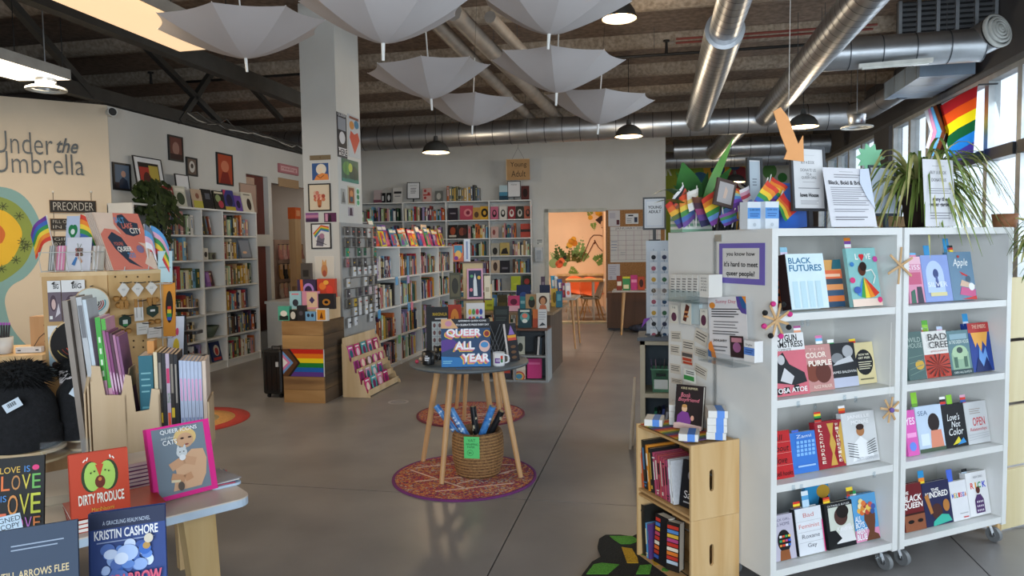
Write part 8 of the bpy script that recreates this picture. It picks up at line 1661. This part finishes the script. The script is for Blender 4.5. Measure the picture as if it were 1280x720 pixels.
# ------------------------------------------------------------------ black hats
hp=gz(24,562,.76);hdep=(hp-CO).dot(CF)
KN=M('#141518',.95,name='black_knit',c2='#1d1e22',scale=60,bump=.3);FUR=M('#0c0d0e',1.0,name='black_fur',c2='#1a1b1d',scale=90,bump=1.0)
def hat(label,c,r,h,tags,fur=True):
    o=thing('beanie_hat',label,'hat',c,20)
    prof=[(r*1.0,0),(r*1.06,.01),(r*1.06,h*.30),(r*1.0,h*.33),(r*.99,h*.5),(r*.9,h*.72),(r*.68,h*.9),(r*.3,h*.985),(.0005,h)]
    MB().lathe(prof,KN,32).build('crown',o);MB().lathe([(r*1.07,.004),(r*1.09,.02),(r*1.09,h*.28),(r*1.05,h*.31)],KN,32).build('cuff',o)
    if fur:
        rf=random.Random(2);b=MB()
        for k in range(900):
            a=rf.uniform(0,2*math.pi);ph=math.acos(rf.uniform(-.7,1));d=Vector((math.sin(ph)*math.cos(a)*1.18,math.sin(ph)*math.sin(a)*.9,math.cos(ph)*.72))
            base=Vector((0,0,h*1.06))+d*r*.62;tip=Vector((0,0,h*1.06))+d*r*(.84+.12*rf.random())+Vector((0,0,-.01));s_=d.cross(Vector((rf.random(),rf.random(),rf.random()))).normalized()*.005
            b.add([base-s_,base+s_,tip],[(0,1,2)],FUR)
        b.ball((0,0,h*1.06),r*.66,FUR,16,10,(1.18,.9,.74));k_=b.build('fur_pompom',o);k_['kind']='stuff'
    for(dx,dz,rl)in tags:
        T=Matrix.Translation((dx,-math.sqrt(max(.0001,(r*1.10)**2-dx*dx))-.004,dz))@Matrix.Rotation(R(rl),4,'Y');k_=MB().box(-.034,.034,0,.001,-.018,.018,P_('#cfdce8'),T).build('price_tag',o)
        b=MB()
        for j in range(9):b.box(-.018+.004*j,-.0165+.004*j+.0012*(j%2),-.0006,0,-.004,.012,P_('#1c1f26'),T)
        b.build('barcode',k_)
    return o
sb_=thing('hat_stand','pale stand under the black hats on the left','stand',(hp.x,hp.y+.05,.7105));MB().cyl((0,0,0),(0,0,.01),.14,.14,PLY,28).build('base',sb_);MB().cyl((0,0,.01),(0,0,.036),.03,.03,PLY,14).build('post',sb_);MB().cyl((0,0,.036),(0,0,.049),.13,.13,PLY,28).build('plate',sb_)
hc=Vector((hp.x,hp.y+.05,.7605));
hat('black knit beanie with a big fur pompom and barcode tag at the left edge',hc+CR*-.03,.135,.275,[(.045,.20,-28)])
hat('second black beanie half hidden behind the first, with a white tag',hc+CR*.085+Vector((0,.19,0)),.115,.28,[(.03,.2,35)])
sb2=thing('hat_stand','second pale stand under the rear black hat','stand',(hc+CR*.085+Vector((0,.19,0))).to_tuple()[:2]+(.7105,));MB().cyl((0,0,0),(0,0,.01),.1,.1,PLY,24).build('base',sb2);MB().cyl((0,0,.01),(0,0,.036),.025,.025,PLY,14).build('post',sb2);MB().cyl((0,0,.036),(0,0,.049),.09,.09,PLY,24).build('plate',sb2)
for i,(x,y0,y1,c)in enumerate([(82,463,515,'#7a6a68'),(89,467,517,'#4a4648'),(95,468,515,'#8a8084')]):
    P=atd(x,y1,3.05);o=thing('bagged_item','clear bag of %s trinkets hanging below the peg display, %s'%(['brown','dark','grey'][i],ORD[i]),'bag',(P.x,P.y,P.z),14);h_=(y1-y0)*3.05/FPX
    MB().box(-.018,.018,0,.015,0,h_*.7,M(c,.4,name='trinkets',c2='#2a2628',scale=60)).build('contents',o);MB().box(-.019,.019,-.001,.016,h_*.7,h_,M('#d0c8c8',.6,name='header_card',amt=.1,scale=40)).build('header_card',o);MB().tube([(0,.008,h_),(0,.008,h_+.02),(0,.14,h_+.02)],.002,BLACK,5).build('hook',o)
# counter behind the hats
ct=atd(-40,446,3.75);cz=atd(20,446,3.75).z
cn_=thing('checkout_counter','wooden counter behind the black hats at the left edge','counter',(ct.x,ct.y,0),20)
MB().box(-.9,.36,0,.5,cz-.03,cz,PINE).build('countertop',cn_);MB().box(-.88,.34,.02,.48,0,cz-.03,M('#b8946a',.6,kind='wood',name='counter_wood',c2='#9a7850',scale=6)).build('cabinet',cn_)
def onc(x,d=.12):p=pl(x,446,ct+Vector((-math.sin(R(20))*d,math.cos(R(20))*d,0)),20);return Vector((p.x,p.y,cz+.0005))
o=thing('pencil_cup','white cup of dark pencils with purple ends on the counter','cup',onc(6));MB().lathe([(.0005,0),(.04,0),(.045,.09),(.041,.09),(.036,.006)],M('#d8d4cc',.4,name='white_ceramic'),20).build('cup',o)
for i in range(6):k_=MB().cyl((-.02+.008*i,.0,.01),(-.03+.012*i,.005*(i%3),.155),.0045,.0045,M('#2a2226',.5,name='pencil_dark'),7).build('pencil',o);MB().cyl((-.03+.012*i,.005*(i%3),.155),(-.031+.0122*i,.005*(i%3),.168),.005,.005,P_('#b05ac0'),7).build('pencil_end',k_)
o=thing('card_terminal','small white power strip box with wires on the counter','device',onc(38),20);MB().box(-.065,.065,-.02,.02,0,.032,M('#d8d4d0',.4,name='white_plastic')).build('case',o,bevel=.004)
for s_ in(-1,1):MB().box(s_*.045-.008,s_*.045+.008,-.0208,-.02,.012,.018,P_('#2a2a2c')).build('slot',o)
MB().tube([(.02,0,.03),(.05,.0,.08),(.08,.01,.11)],.002,BLACK,5).build('wire',o)
o=thing('wooden_box','small pale wooden box with ports on the counter beside the stickers','box',onc(54,.2),20);MB().box(-.06,.06,0,.08,0,.19,M('#d0a070',.6,kind='wood',name='pale_box',c2='#bb8a58',scale=7)).build('body',o)
for z in(.05,.09,.14):MB().cyl((.02,-.001,z),(.02,0,z),.009,.009,P_('#6a3a28'),10).build('port',o)
# black tiered stand behind the files
bs=thing('tiered_stand','black tiered metal tray stand behind the magazine file','stand',atd(231,455,4.4).to_tuple()[:2]+(0,),10)
MB().cyl((0,0,.015),(0,0,1.16),.02,.02,BLACK,12).build('pole',bs);MB().cyl((0,0,0),(0,0,.015),.16,.16,BLACK,24).build('base',bs)
for y_,w_ in((385,.085),(413,.105),(444,.125)):
    z=atd(231,y_,4.4).z;MB().slab([(p[0]-w_,p[1]-.06)for p in rounded(2*w_,.12,.03)],z-.018,z,BLACK).build('tray',bs);MB().box(-w_+.015,w_-.015,-.045,.045,z,z+.002,M('#8a8683',.6,name='tray_liner')).build('liner',bs)
# small red-ringed rug on the floor
rg3=thing('ringed_rug','round red, orange and tan ringed rug on the floor behind the left table','rug',(-4.24,5.72,0))
for r0,r1,c,nm in((.40,.53,'#a8352a','red_ring'),(.26,.40,'#c08a4a','orange_ring'),(.0005,.26,'#a89468','tan_centre')):
    MB().lathe([(r1,.0005),(r1,.009),(r0,.009)],M(c,.95,name='rug_pile',amt=.15,scale=60,bump=.3),48).build(nm,rg3)
# ================================================================== MIDDLE BACK: cube shelf, tables of books
GREYL=M('#8f9498',.5,name='grey_laminate2',amt=.05)
qx0,qx1,qy=-2.02,-1.245,7.93;qz=py(660,411,qy).z
cu=thing('cube_shelf','low grey cube shelf in front of the wooden book table','shelf',(qx0,qy,0))
W2=qx1-qx0
for x in(0,W2/2-.012,W2-.024):MB().box(x,x+.024,0,.34,0,qz-.022,GREYL).build('upright',cu)
for a,b in((.024,W2/2-.012),(W2/2+.012,W2-.024)):
    for z in(.022,qz*.5):MB().box(a,b,.003,.33,z-.022,z,GREYL).build('shelf',cu)
MB().box(0,W2,0,.34,qz-.022,qz,M('#6a4a3c',.5,kind='wood',name='brown_top',c2='#543828',scale=6,stretch=(.1,1,1))).build('top_board',cu);MB().box(.0,W2,.33,.34,0,qz-.022,M('#4f565c',.6,name='cube_back')).build('back_panel',cu)
def cb(x0,x1,yb,yt,z,Y,col,its,label,tilt=9,t=.02,th=6):
    P=py((x0+x1)/2,yb,Y);return face_book('book',label,x0,x1,yb,yt,z,th,tilt,t,col,its,base=(P.x,Y,z))
zq=qz+.0005
cb(617,636,410,383,zq,qy+.06,'#2c3438',[('r',.1,.6,.9,.85,'#3f4a4c'),*lines(4,.15,.85,.1,.5,'#55605f',.3)],'large dark slate book left of the cube shelf top')
cb(647.5,664.5,410,386,zq,qy+.06,'#1f3f48',[('e',.5,.55,.35,.25,'#5a9a98'),('e',.5,.62,.2,.12,'#d87a68'),('r',.15,.82,.85,.92,'#c8d0c8'),('e',.5,.35,.2,.1,'#d8e0dc')],'dark teal book with a red and white motif on the cube shelf')
cb(666,672.5,410,387,zq,qy+.08,'#c8703a',[('r',0,0,1,.5,'#a8482e')],'thin orange book edge on the cube shelf')
cb(672.5,683.5,410,387,zq,qy+.06,'#c8ccd0',[*lines(4,.1,.9,.4,.9,'#8a9098',.3),('p',[(.1,.1),(.9,.15),(.5,.3)],'#3a4048')],'white book with small print on the right of the cube shelf')
cb(645,656,446,421,qz*.5+.0005,qy+.05,'#b8bcb0',[('e',.5,.4,.3,.25,'#3a403a')],'pale book in the upper right cube')
for i,(dx,c,nm)in enumerate([(.20,'#22262a','black'),(.235,'#c8ccd0','white'),(.262,'#3a4a58','slate'),(.29,'#26292c','charcoal')]):
    tag(MB().box(0,.024,0,.16,0,.2+.01*(i%2),M(c,.5,name='book_cover',amt=.08)).build('book',None,(qx0+W2/2+.02+dx,qy+.06,qz*.5+.0005),(0,R(4),0)),'%s book upright in the upper right cube of the cube shelf, %s'%(nm,ORD[i]),'book','upright books in the cube shelf')
cb(641,657,478,458,.0225,qy+.05,'#d8c8b0',[('e',.5,.2,.45,.4,'#c84a4a'),('e',.5,.2,.35,.3,'#e0b04a'),('e',.5,.2,.25,.2,'#4a8aa8'),('r',0,.7,1,1,'#e4ded0')],'cream box with a rainbow in the lower right cube')
cb(659,677,478,450,.0225,qy+.05,'#c83a80',[('r',.1,.7,.9,.8,'#d86aa0')],'bright pink box in the lower right cube',t=.1)
cb(626,639,478,452,.0225,qy+.05,'#3a3a48',[('r',.1,.3,.9,.5,'#c84a3a'),('e',.5,.7,.3,.15,'#d8d8dc')],'dark box in the lower left cube',t=.05)
# wooden book table with panel legs
TT=M('#9a8468',.5,kind='wood',name='worn_oak',c2='#7f6a50',scale=6,stretch=(1,.1,1));TP=M('#5f4e40',.6,kind='wood',name='dark_oak',c2='#4a3c30',scale=6)
wtz=.765;tX1=py(706,384,9.4).x
wt=thing('book_table','wooden book table with dark panel legs behind the cube shelf','table',(-2.55,8.32,0))
L2=tX1+2.55
MB().box(0,L2,0,1.5,wtz-.03,wtz,TT).build('tabletop',wt)
for y in(.05,1.05):MB().box(L2-.30,L2-.04,y,y+.05,0,wtz-.03,TP).build('panel_leg',wt);MB().box(.04,.3,y,y+.05,0,wtz-.03,TP).build('panel_leg',wt)
MB().box(L2-.06,L2-.04,.1,1.05,.0,wtz-.03,TP).build('side_panel',wt)
zw=wtz+.0005
for(x0,x1,yb,yt,Y,c,its,lb_)in[(635,649.5,394,370,8.45,'#b8406a',[('r',0,0,1,.35,'#d8a8b8'),('e',.5,.6,.3,.2,'#5a1c38')],'magenta book at the front of the wooden book table'),(650,657,394,371,8.5,'#3a8a9a',[('r',.1,.5,.9,.7,'#8ac0c8')],'turquoise book on the wooden book table'),(657,671,393,368,8.45,'#a88a64',[('e',.55,.5,.3,.3,'#2c2e2a'),('e',.55,.75,.2,.12,'#4a7a5a')],'tan book with a dark green figure on the wooden book table'),
        (670.5,687,393,366.5,8.42,'#c8c4b8',[('e',.5,.6,.32,.25,'#4a3024'),('e',.5,.55,.2,.2,'#b88460'),('p',[(.15,0),(.85,0),(.7,.35),(.3,.35)],'#b86a4a')],'book with a woman and long brown hair on the wooden book table'),(645.5,663,378,356.5,8.85,'#1d2a52',[('e',.5,.5,.3,.2,'#2f4a88')],'navy book standing behind on the wooden book table'),
        (613,621,386,369,8.7,'#3a6a98',[('r',.2,.2,.8,.8,'#7aa0c0')],'blue book far left on the wooden book table'),(622,634,390,369,8.6,'#3f3a22',[('r',.1,.1,.9,.5,'#5a5430')],'dark olive book on the wooden book table'),(606,617,384,373,8.6,'#b8c03a',[('r',.2,.3,.8,.5,'#8a9428')],'lime yellow book low on the wooden book table'),(689,697,383,361,9.1,'#c8a848',[('e',.5,.5,.3,.3,'#7a6020')],'mustard book on the back of the wooden book table'),(695,703,382,364,9.0,'#2f6a80',[('r',.2,.4,.8,.8,'#5a98a8')],'dark cyan book on the right of the wooden book table'),
        (674.5,687.5,372,356.5,9.3,'#26304a',[('r',.1,.4,.9,.6,'#4a5674')],'dark blue book at the back of the wooden book table'),(676,681,360,346,9.5,'#5a4a5a',[('r',.2,.2,.8,.8,'#8a7a8a')],'mauve grey book leaning highest at the back of the wooden table')]:
    cb(x0,x1,yb,yt,zw,Y,c,its,lb_)
# small desk behind with a thin leg, more books
d2=thing('side_desk','pale edged desk on slim legs behind the wooden book table','desk',(-2.3,10.55,0));dz_=py(712,371,10.9).z;dX=py(722,370,10.9).x+2.3
MB().box(0,dX,0,.8,dz_-.025,dz_,M('#b8b4ae',.5,name='pale_top')).build('desktop',d2)
for(x,y)in((dX-.06,.08),(dX-.06,.72),(.06,.08),(.06,.72)):MB().cyl((x,y,dz_-.025),(x+(.05 if x>.5 else-.05),y,0),.024,.012,LEGW,10).build('leg',d2)
for i,(x0,x1,yb,yt,c,nm)in enumerate([(690.5,696,371,345,'#4a9ac0','sky blue'),(695,699,371,346,'#c8ccd0','white'),(698.5,704,371,349,'#3a5a90','blue'),(703.5,708,372,354,'#8a3a68','plum'),(707.5,714,372,354,'#c8c4cc','pale grey')]):
    cb(x0,x1,yb,yt,dz_+.0005,10.75,c,[('r',.2,.5,.8,.8,'#e0d8d0'),('e',.5,.3,.3,.15,'#c85a48')],'%s book standing on the desk in front of the doorway'%nm,th=30)
# ================================================================== BACK ROOM AND REAR WALL
def RW_(s,y,z):return Tr@Vector((s,y,z))
pd_=RW_(rs(673),0,0);o=thing('soap_dispenser','white wall dispenser between the rear bookcase and the doorway','dispenser',RW_(rs(673.5),-.09,pl(673,327,RP,RTH).z),RTH)
hh=pl(673,309,RP,RTH).z-pl(673,327,RP,RTH).z
MB().box(-.08,.08,0,.09,0,hh,M('#b8bcc0',.4,name='grey_plastic')).build('body',o,bevel=.01);MB().box(-.05,.05,-.006,0,.04,hh-.06,M('#8a9096',.3,name='window_grey')).build('window',o);MB().box(-.05,.05,-.03,0,.0,.03,M('#9aa0a4',.4,name='push_bar')).build('push_bar',o)
wall_frame('wall_notice','tiny white notice above the wall dispenser',RW_(rs(674.5),0,pl(674,306,RP,RTH).z),RTH,.13,.12,[('r',.1,.7,.9,.85,'#55585c'),('r',.1,.4,.9,.55,'#7a7c80'),('r',.15,.1,.35,.3,'#55585c')],None,t=.004,cat='notice',paper='#cfd2cc')
# cork board
cb0,cb1=rs(758.5),rs(832)-.02;cz0,cz1=pl(795,372,RP,RTH).z,pl(795,262,RP,RTH).z
ck=thing('cork_board','large cork notice board right of the doorway','notice board',RW_((cb0+cb1)/2,-.02,cz0),RTH);cwid=cb1-cb0
MB().box(-cwid/2,cwid/2,0,.015,0,cz1-cz0,M('#a87a4c',.9,name='cork',c2='#8f6238',scale=40)).build('cork',ck);MB().box(-cwid/2-.02,-cwid/2,-.005,.018,0,cz1-cz0,M('#8a6040',.6,name='board_edge')).build('frame',ck)
def pin(label,x0,x1,y0,y1,items,paper,name='pinned_sheet',cat='notice'):
    Q=RP-rv*.022;A,B=pl(x0,y1,Q,RTH),pl(x1,y1,Q,RTH);zt=pl((x0+x1)/2,y0,Q,RTH).z;return wall_frame(name,label,((A.x+B.x)/2,(A.y+B.y)/2,A.z),RTH,(B-A).length,zt-A.z,items,None,t=.003,cat=cat,paper=paper)
pin('large wall calendar grid pinned on the cork board',763,826,283,328,[('t','JANUARY 2023',.1,.91,.7,.98,'#6a6e78'),*[('r',0,.06+.1375*i,1,.068+.1375*i,'#9a8f98')for i in range(7)],*[('r',.155*i,.06,.155*i+.006,.88,'#a07a8a')for i in range(1,7)],*lines(4,.02,.14,.3,.62,'#6a7a98',.2),*lines(2,.2,.3,.2,.3,'#8a8f98',.2)],'#cfccc8','wall_calendar','calendar')
pin('tilted white flyer with a figure at the top left of the cork board',760.5,775,263,283,[('r',.1,.5,.6,.85,'#b8b4bc'),('r',.7,.1,.95,.4,'#5a2a30')],'#c9c6c8');pin('white card with a dark phone shape on the cork board',782,798,267,280,[('r',.2,.75,.6,.88,'#33343a'),*lines(3,.1,.5,.1,.6,'#6a6c72',.3),('r',.68,.15,.92,.65,'#2a3048')],'#d4d6d8');pin('white letter pinned low on the cork board',760,775,330,350,[*lines(5,.1,.7,.3,.9,'#9a98a8',.25),('e',.25,.15,.12,.1,'#b0a8b8')],'#c6c4cc')
# low brown cabinet and white desk with books under the board
c0=gz(759,412);bcx=thing('brown_cabinet','brown wood panel cabinet below the cork board','cabinet',(c0.x,c0.y,0));ctz=py(795,366,c0.y).z
MB().box(0,1.35,0,.5,.03,ctz,M('#6a4630',.55,kind='wood',name='walnut',c2='#54361f',scale=5)).build('body',bcx);MB().box(.02,1.33,.02,.48,0,.03,BLACK).build('kick',bcx)
Yd=c0.y-.85;wd=thing('white_desk','slim white topped desk with a wooden leg in front of the brown cabinet','desk',(py(765,364,Yd).x,Yd,0));wz_=py(795,363.5,Yd).z
MB().box(0,1.2,0,.6,wz_-.025,wz_,M('#b8b2ac',.5,name='white_top')).build('desktop',wd)
for x,y in((.2,.05),(1.1,.05),(1.1,.55)):MB().cyl((x,y,wz_-.025),(x-.05 if x<.5 else x+.05,y,0),.032,.018,LEGW,12).build('leg',wd)
for i,(x0,x1,yt,c,its,nm)in enumerate([(771,777.5,345,'#8a3a2e',[('r',.1,.3,.9,.6,'#e0d8c8')],'dark red'),(778.5,788,346,'#3f8a58',[('r',.1,.1,.8,.4,'#d8d0a8'),('r',0,.85,1,1,'#c8c03a')],'green'),(788.5,797,344,'#b83a78',[('r',.1,.5,.9,.7,'#e08ab0')],'pink'),(797.5,806,346,'#a8482e',[('e',.5,.5,.3,.3,'#3a1c18')],'rust')]):
    cb(x0,x1,362.5,yt,wz_+.0005,Yd+.15,c,its,'%s book standing on the white desk below the cork board'%nm)
bag=thing('dark_bag','dark bag lying on the floor under the white desk','bag',gz(806,416)+Vector((0,.1,0)));MB().ball((0,0,.07),.3,M('#23252e',.8,name='dark_cloth',c2='#3a4258',scale=20),16,8,(1,.5,.24)).build('body',bag);MB().tube([(-.12,0,.12),(0,0,.18),(.12,0,.12)],.01,BLACK,6).build('strap',bag)
# back room furniture
tb_=thing('meeting_table','long yellow wood table with white legs seen through the doorway','table',RW_(dl+.35,.55,0),RTH)
MB().box(0,.78,0,.8,.80,.84,M('#c89a50',.5,kind='wood',name='honey_oak',c2='#b48440',scale=5,stretch=(.1,1,1))).build('tabletop',tb_)
for x in(.03,.56):
    for y in(.04,.74):MB().box(x,x+.04,y-.02,y+.02,0,.80,M('#d8d0c4',.5,name='white_metal_leg')).build('leg',tb_)
def shell_chair(label,P,rz,shell,pad=None):
    o=thing('shell_chair',label,'chair',P,rz);m_=M(shell,.5,name='moulded_shell',amt=.04);b=MB();n=10;k=8;vs=[]
    for i in range(k+1):
        t=i/k
        for j in range(n+1):
            s_=(j/n-.5)*2
            if t<.5:y=-.22+.44*t*2*.9;z=.45+.05*s_*s_-.02*math.sin(t*6);w_=.24
            else:q=(t-.5)*2;y=.18+.10*q-.08*s_*s_*(1-q*.3);z=.45+.40*q*(1-.18*s_*s_);w_=.24-.02*q
            vs.append((s_*w_,y,z))
    b.add(vs,[(i*(n+1)+j,i*(n+1)+j+1,(i+1)*(n+1)+j+1,(i+1)*(n+1)+j)for i in range(k)for j in range(n)],m_,True);s0=b.build('shell',o)
    sm=s0.modifiers.new('thickness','SOLIDIFY');sm.thickness=.012
    if pad:MB().box(-.2,.2,-.2,.16,.462,.48,M(pad,.9,name='seat_pad')).build('seat_pad',o,bevel=.008)
    for sx in(-1,1):
        for sy in(-1,1):MB().cyl((sx*.10,sy*.10,.44),(sx*.22,sy*.22,0),.014,.009,M('#c89a60',.5,name='beech'),10).build('leg',o)
    return o
shell_chair('orange moulded chair behind the yellow table in the back room',RW_(dr-.25,1.75,0),RTH+10,'#d8602a');shell_chair('white shell chair with a green padded seat at the yellow table',RW_(dr-.28,.75,0),RTH-80,'#cfc8bc','#5a5a20')
shell_chair('second orange moulded chair at the far end of the yellow table',RW_(dr-.55,2.3,0),RTH+20,'#d8602a')
sh=thing('wall_shelf','low wooden shelf along the back wall of the peach room','shelf',RW_(dl+.1,3.6,.80),RTH);MB().box(0,1.3,0,.38,0,.04,PINE).build('board',sh);
for x in(.05,1.2):MB().box(x,x+.04,.1,.36,-.80,0,PINE).build('leg',sh)
# painted plants and reading figure on the peach wall
PY=3.995
wm=thing('painted_mural','mural of plants and a line-drawn reader holding a book on the peach wall','mural',RW_(0,PY,0),RTH)
def mw(x,y):q=pl(x,y,RW_(0,PY,0),RTH);l_=Tr.inverted()@q;return(l_.x,l_.z)
def mpoly(pts,col,k,nm='painted_leaf'):MB().prism([mw(*p)for p in pts][::-1],-.002-.0006*k,-.0006*k,P_(col)).build(nm,wm)
def fern(x,y,L,ang,col,n=6,wd=.46):
    b=MB();c0,s0=math.cos(ang),math.sin(ang);base=mw(x,y);sc=abs(mw(x+1,y)[0]-base[0])
    for i in range(n):
        t=(i+1)/n;cx_,cz_=base[0]+c0*L*sc*t,base[1]+s0*L*sc*t;ll=L*sc*wd*(1.05-t)
        for sg in(-1,1):
            a=ang+sg*1.0;e_=(cx_+math.cos(a)*ll,cz_+math.sin(a)*ll);pr_=(-math.sin(a)*ll*.42,math.cos(a)*ll*.42);mid=((cx_+e_[0])/2,(cz_+e_[1])/2)
            b.add([(cx_,-.004,cz_),(mid[0]-pr_[0],-.004,mid[1]-pr_[1]),(e_[0],-.004,e_[1]),(mid[0]+pr_[0],-.004,mid[1]+pr_[1])],[(0,1,2,3)],P_(col))
    b.build('painted_fern',wm)['kind']='stuff'
for(x,y,L,a,c)in[(703,328,26,1.9,'#3f5a28'),(722,326,30,1.35,'#7a9a5a'),(714,330,22,1.6,'#5c5a1e'),(716,326,20,.6,'#56541c'),(712,330,20,2.6,'#6a8a4a'),(742,330,22,.7,'#6a8a48'),(735,326,18,2.3,'#7a9a58'),(752,325,12,1.3,'#5a7a3a'),(710,336,16,-.4,'#7a9448'),(716,338,14,-1.2,'#8aa454'),(697,324,14,2.4,'#9ab07a'),(741,277,12,-1.4,'#7a9a4a'),(746,270,10,.6,'#b89a3a'),(740,270,12,2.2,'#8a9a4a')]:
    fern(x,y,L,a,c)
for(x,y,r_,c)in[(714,302,4,'#d8902a'),(718,304,4,'#c87a20'),(712,306,4,'#e0a83a'),(717,299,3.5,'#e0a030'),(699,330,5,'#c85a38'),(702,326,4,'#d8704a'),(692,329,6,'#8aa070'),(748,266,4,'#d8a030'),(752,270,3.5,'#c89028'),(738,272,3,'#d8a030'),(706,322,2.5,'#26241c'),(709,309,1.8,'#5a6a3a')]:
    mpoly([(x+r_*math.cos(a),y+r_*math.sin(a))for a in[2*math.pi*i/10 for i in range(10)]],c,4,'painted_bloom')
def stroke(pts,w_,col):
    b=MB();P=[mw(*p)for p in pts]
    for p,q in zip(P[:-1],P[1:]):b.bar((p[0],-.006,p[1]),(q[0],-.006,q[1]),w_,.001,P_(col),up=(0,1,0))
    b.build('painted_line',wm)
stroke([(726,327),(733,310),(738,298),(742,294),(750,294),(757,297)],.022,'#6a3a22');stroke([(730,326),(737,314),(742,304),(744,302),(748,309),(757,318)],.022,'#6a3a22');stroke([(757,297),(756,288),(752,284)],.022,'#6a3a22');stroke([(743,305),(744,302),(743,300)],.03,'#6a3a22')
mpoly([(744,275),(752,269),(758,278),(757,284),(751,281)],'#3a2a28',8,'painted_book');mpoly([(750,282),(752,276),(755,278),(757,284)],'#e0b890',10,'painted_hand')
# ================================================================== FAR PAINTED WALL AND ALCOVE
fm=thing('painted_wall_mural','far mural with green, yellow, blue and white shapes beyond the rear wall','mural',(0,19.498,0))
def fpoly(pts,col,k,nm='painted_shape'):MB().prism([(lambda q:(q.x,q.z))(py(x,y,19.498))for x,y in pts][::-1],-.002-.001*k,-.001*k,M(col,.8,name='mural_paint',amt=.05)).build(nm,fm)
circ=lambda x,y,r_,e=1.0:[(x+r_*math.cos(a),y+r_*e*math.sin(a))for a in[2*math.pi*i/16 for i in range(16)]]
fpoly([(828,190),(893,190),(893,310),(828,310)],'#8f9e34',0);fpoly([(870,190),(962,190),(962,310),(870,310)],'#c89a2e',1);fpoly(circ(862,215,18),'#7d9a30',2);fpoly(circ(875,222,10,.7),'#2f5f80',4);fpoly(circ(897,212,9,.8),'#26476e',5);fpoly(circ(884,202,7),'#5a1f24',5);fpoly(circ(905,235,12),'#223a58',5);fpoly(circ(925,222,14),'#7a2a34',5);fpoly(circ(940,240,16),'#2a2a3a',6);fpoly(circ(918,205,8),'#284c7a',6)
fpoly([(950,190),(1000,190),(1000,240),(950,240)],'#c4ccca',6);fpoly([(950,238),(1000,238),(1000,310),(950,310)],'#2a62b0',7);fpoly(circ(978,222,6),'#3f8a48',8);fpoly(circ(962,214,9,1.1),'#5f9a58',8);fpoly([(1000,190),(1060,190),(1060,310),(1000,310)],'#8a9096',6)
def ftext(ch,xa,xb,ya,yb,col,k):
    p,q=py(xa,yb,19.498),py(xb,ya,19.498);text3d(fm,ch,p.x,p.z,q.x,q.z,-.012-.001*k,.002,P_(col),'painted_letter',.03)
ftext('R',832,840,204,220,'#c8d0b8',9);ftext('&',846,855,197,210,'#c8d0b8',9);ftext('S',922,932,226,242,'#c8c8c0',9)
# alcove: sock rack, post and orange box
al=thing('sock_rack','rack of pink, white and black socks in the pink alcove','rack',(-6.9,12.45,0),90)
MB().box(-.55,.45,.0,.03,.0,1.75,M('#a88f80',.7,name='rack_board')).build('board',al)
for r_,z in enumerate((1.66,1.30,.95)):
    MB().cyl((-.5,-.05,z),(.42,-.05,z),.008,.008,BLACK,6).build('rail',al)
    for k in range(6):
        x=-.45+k*.16;c=[['#c88a80','#d8a8a0','#c08078','#cfa49a','#d8c0b4','#c8948a'],['#b88a50','#26241f','#b08448','#2a2622','#b88e58','#24221f'],['#c8b8a8','#d8a090','#b8a898','#c86a5a','#d0c0b0','#b89080']][r_][k]
        b=MB().prism([(x-.05,z-.02),(x-.05,z-.22),(x-.02,z-.28),(x+.08,z-.28),(x+.09,z-.24),(x+.05,z-.18),(x+.05,z-.02)][::-1],-.07,-.045,M(c,.9,name='sock_knit',amt=.15,scale=30));k_=b.build('sock',al);MB().box(x-.04,x+.04,-.074,-.07,z-.1,z-.0,P_('#c8a888')).build('card_header',k_)
p0=px(369,345,-6.05);po=thing('wooden_post','pale wooden post in the alcove opening with an orange box on top','post',(-6.25,px(369,300,-6.25).y,0));pz=px(369,274,-6.25).z
MB().box(-.06,.06,-.10,.10,0,pz,M('#cfae84',.6,kind='wood',name='pale_post',c2='#bb9568',scale=6)).build('post',po);MB().box(-.08,.08,-.12,.12,0,.04,M('#cfae84',.6,name='pale_post_foot')).build('foot',po)
ob=thing('orange_box','small orange box standing on the wooden post in the alcove','box',(-6.25,px(369,300,-6.25).y,pz+.0005));MB().box(-.07,.07,-.10,.10,0,.20,M('#d8622a',.5,name='orange_card',amt=.1)).build('carton',ob);MB().box(.0702,.0715,-.06,.06,.05,.15,P_('#e8a070')).build('printed_label',ob)
sbd=thing('side_bench','white bench with dark red panels between the left bookcase and the box stand','bench',(-5.55,9.75,0));bz=px(340,383,-5.2).z
MB().box(-.3,.45,0,1.2,bz-.04,bz,WHITE).build('top',sbd);MB().box(-.28,.43,.02,.06,0,bz-.04,WHITE).build('end_panel',sbd);MB().box(-.28,.43,1.1,1.14,0,bz-.04,WHITE).build('end_panel',sbd);MB().box(.0,.2,.012,.02,.08,bz-.1,redp).build('red_panel',sbd)
for i,(dy,c,nm)in enumerate([(.15,'#8a6a4a','brown'),(.45,'#c88a4a','orange'),(.75,'#4a3a34','dark')]):
    t_=thing('gift_bag','%s gift bag on the white bench by the left wall'%nm,'bag',(-5.35,9.75+dy,bz+.0005),60);MB().box(-.09,.09,-.05,.05,0,.22,M(c,.7,name='paper_bag',amt=.1)).build('bag',t_);MB().tube([(-.04,0,.22),(-.03,0,.29),(.03,0,.29),(.04,0,.22)],.004,M('#b89a70',.8,name='cord'),5).build('handle',t_)
area('alcove_light',(-6.6,12.0,3.05),(-6.9,12.0,0),.5,.5,9,(1,.86,.72))
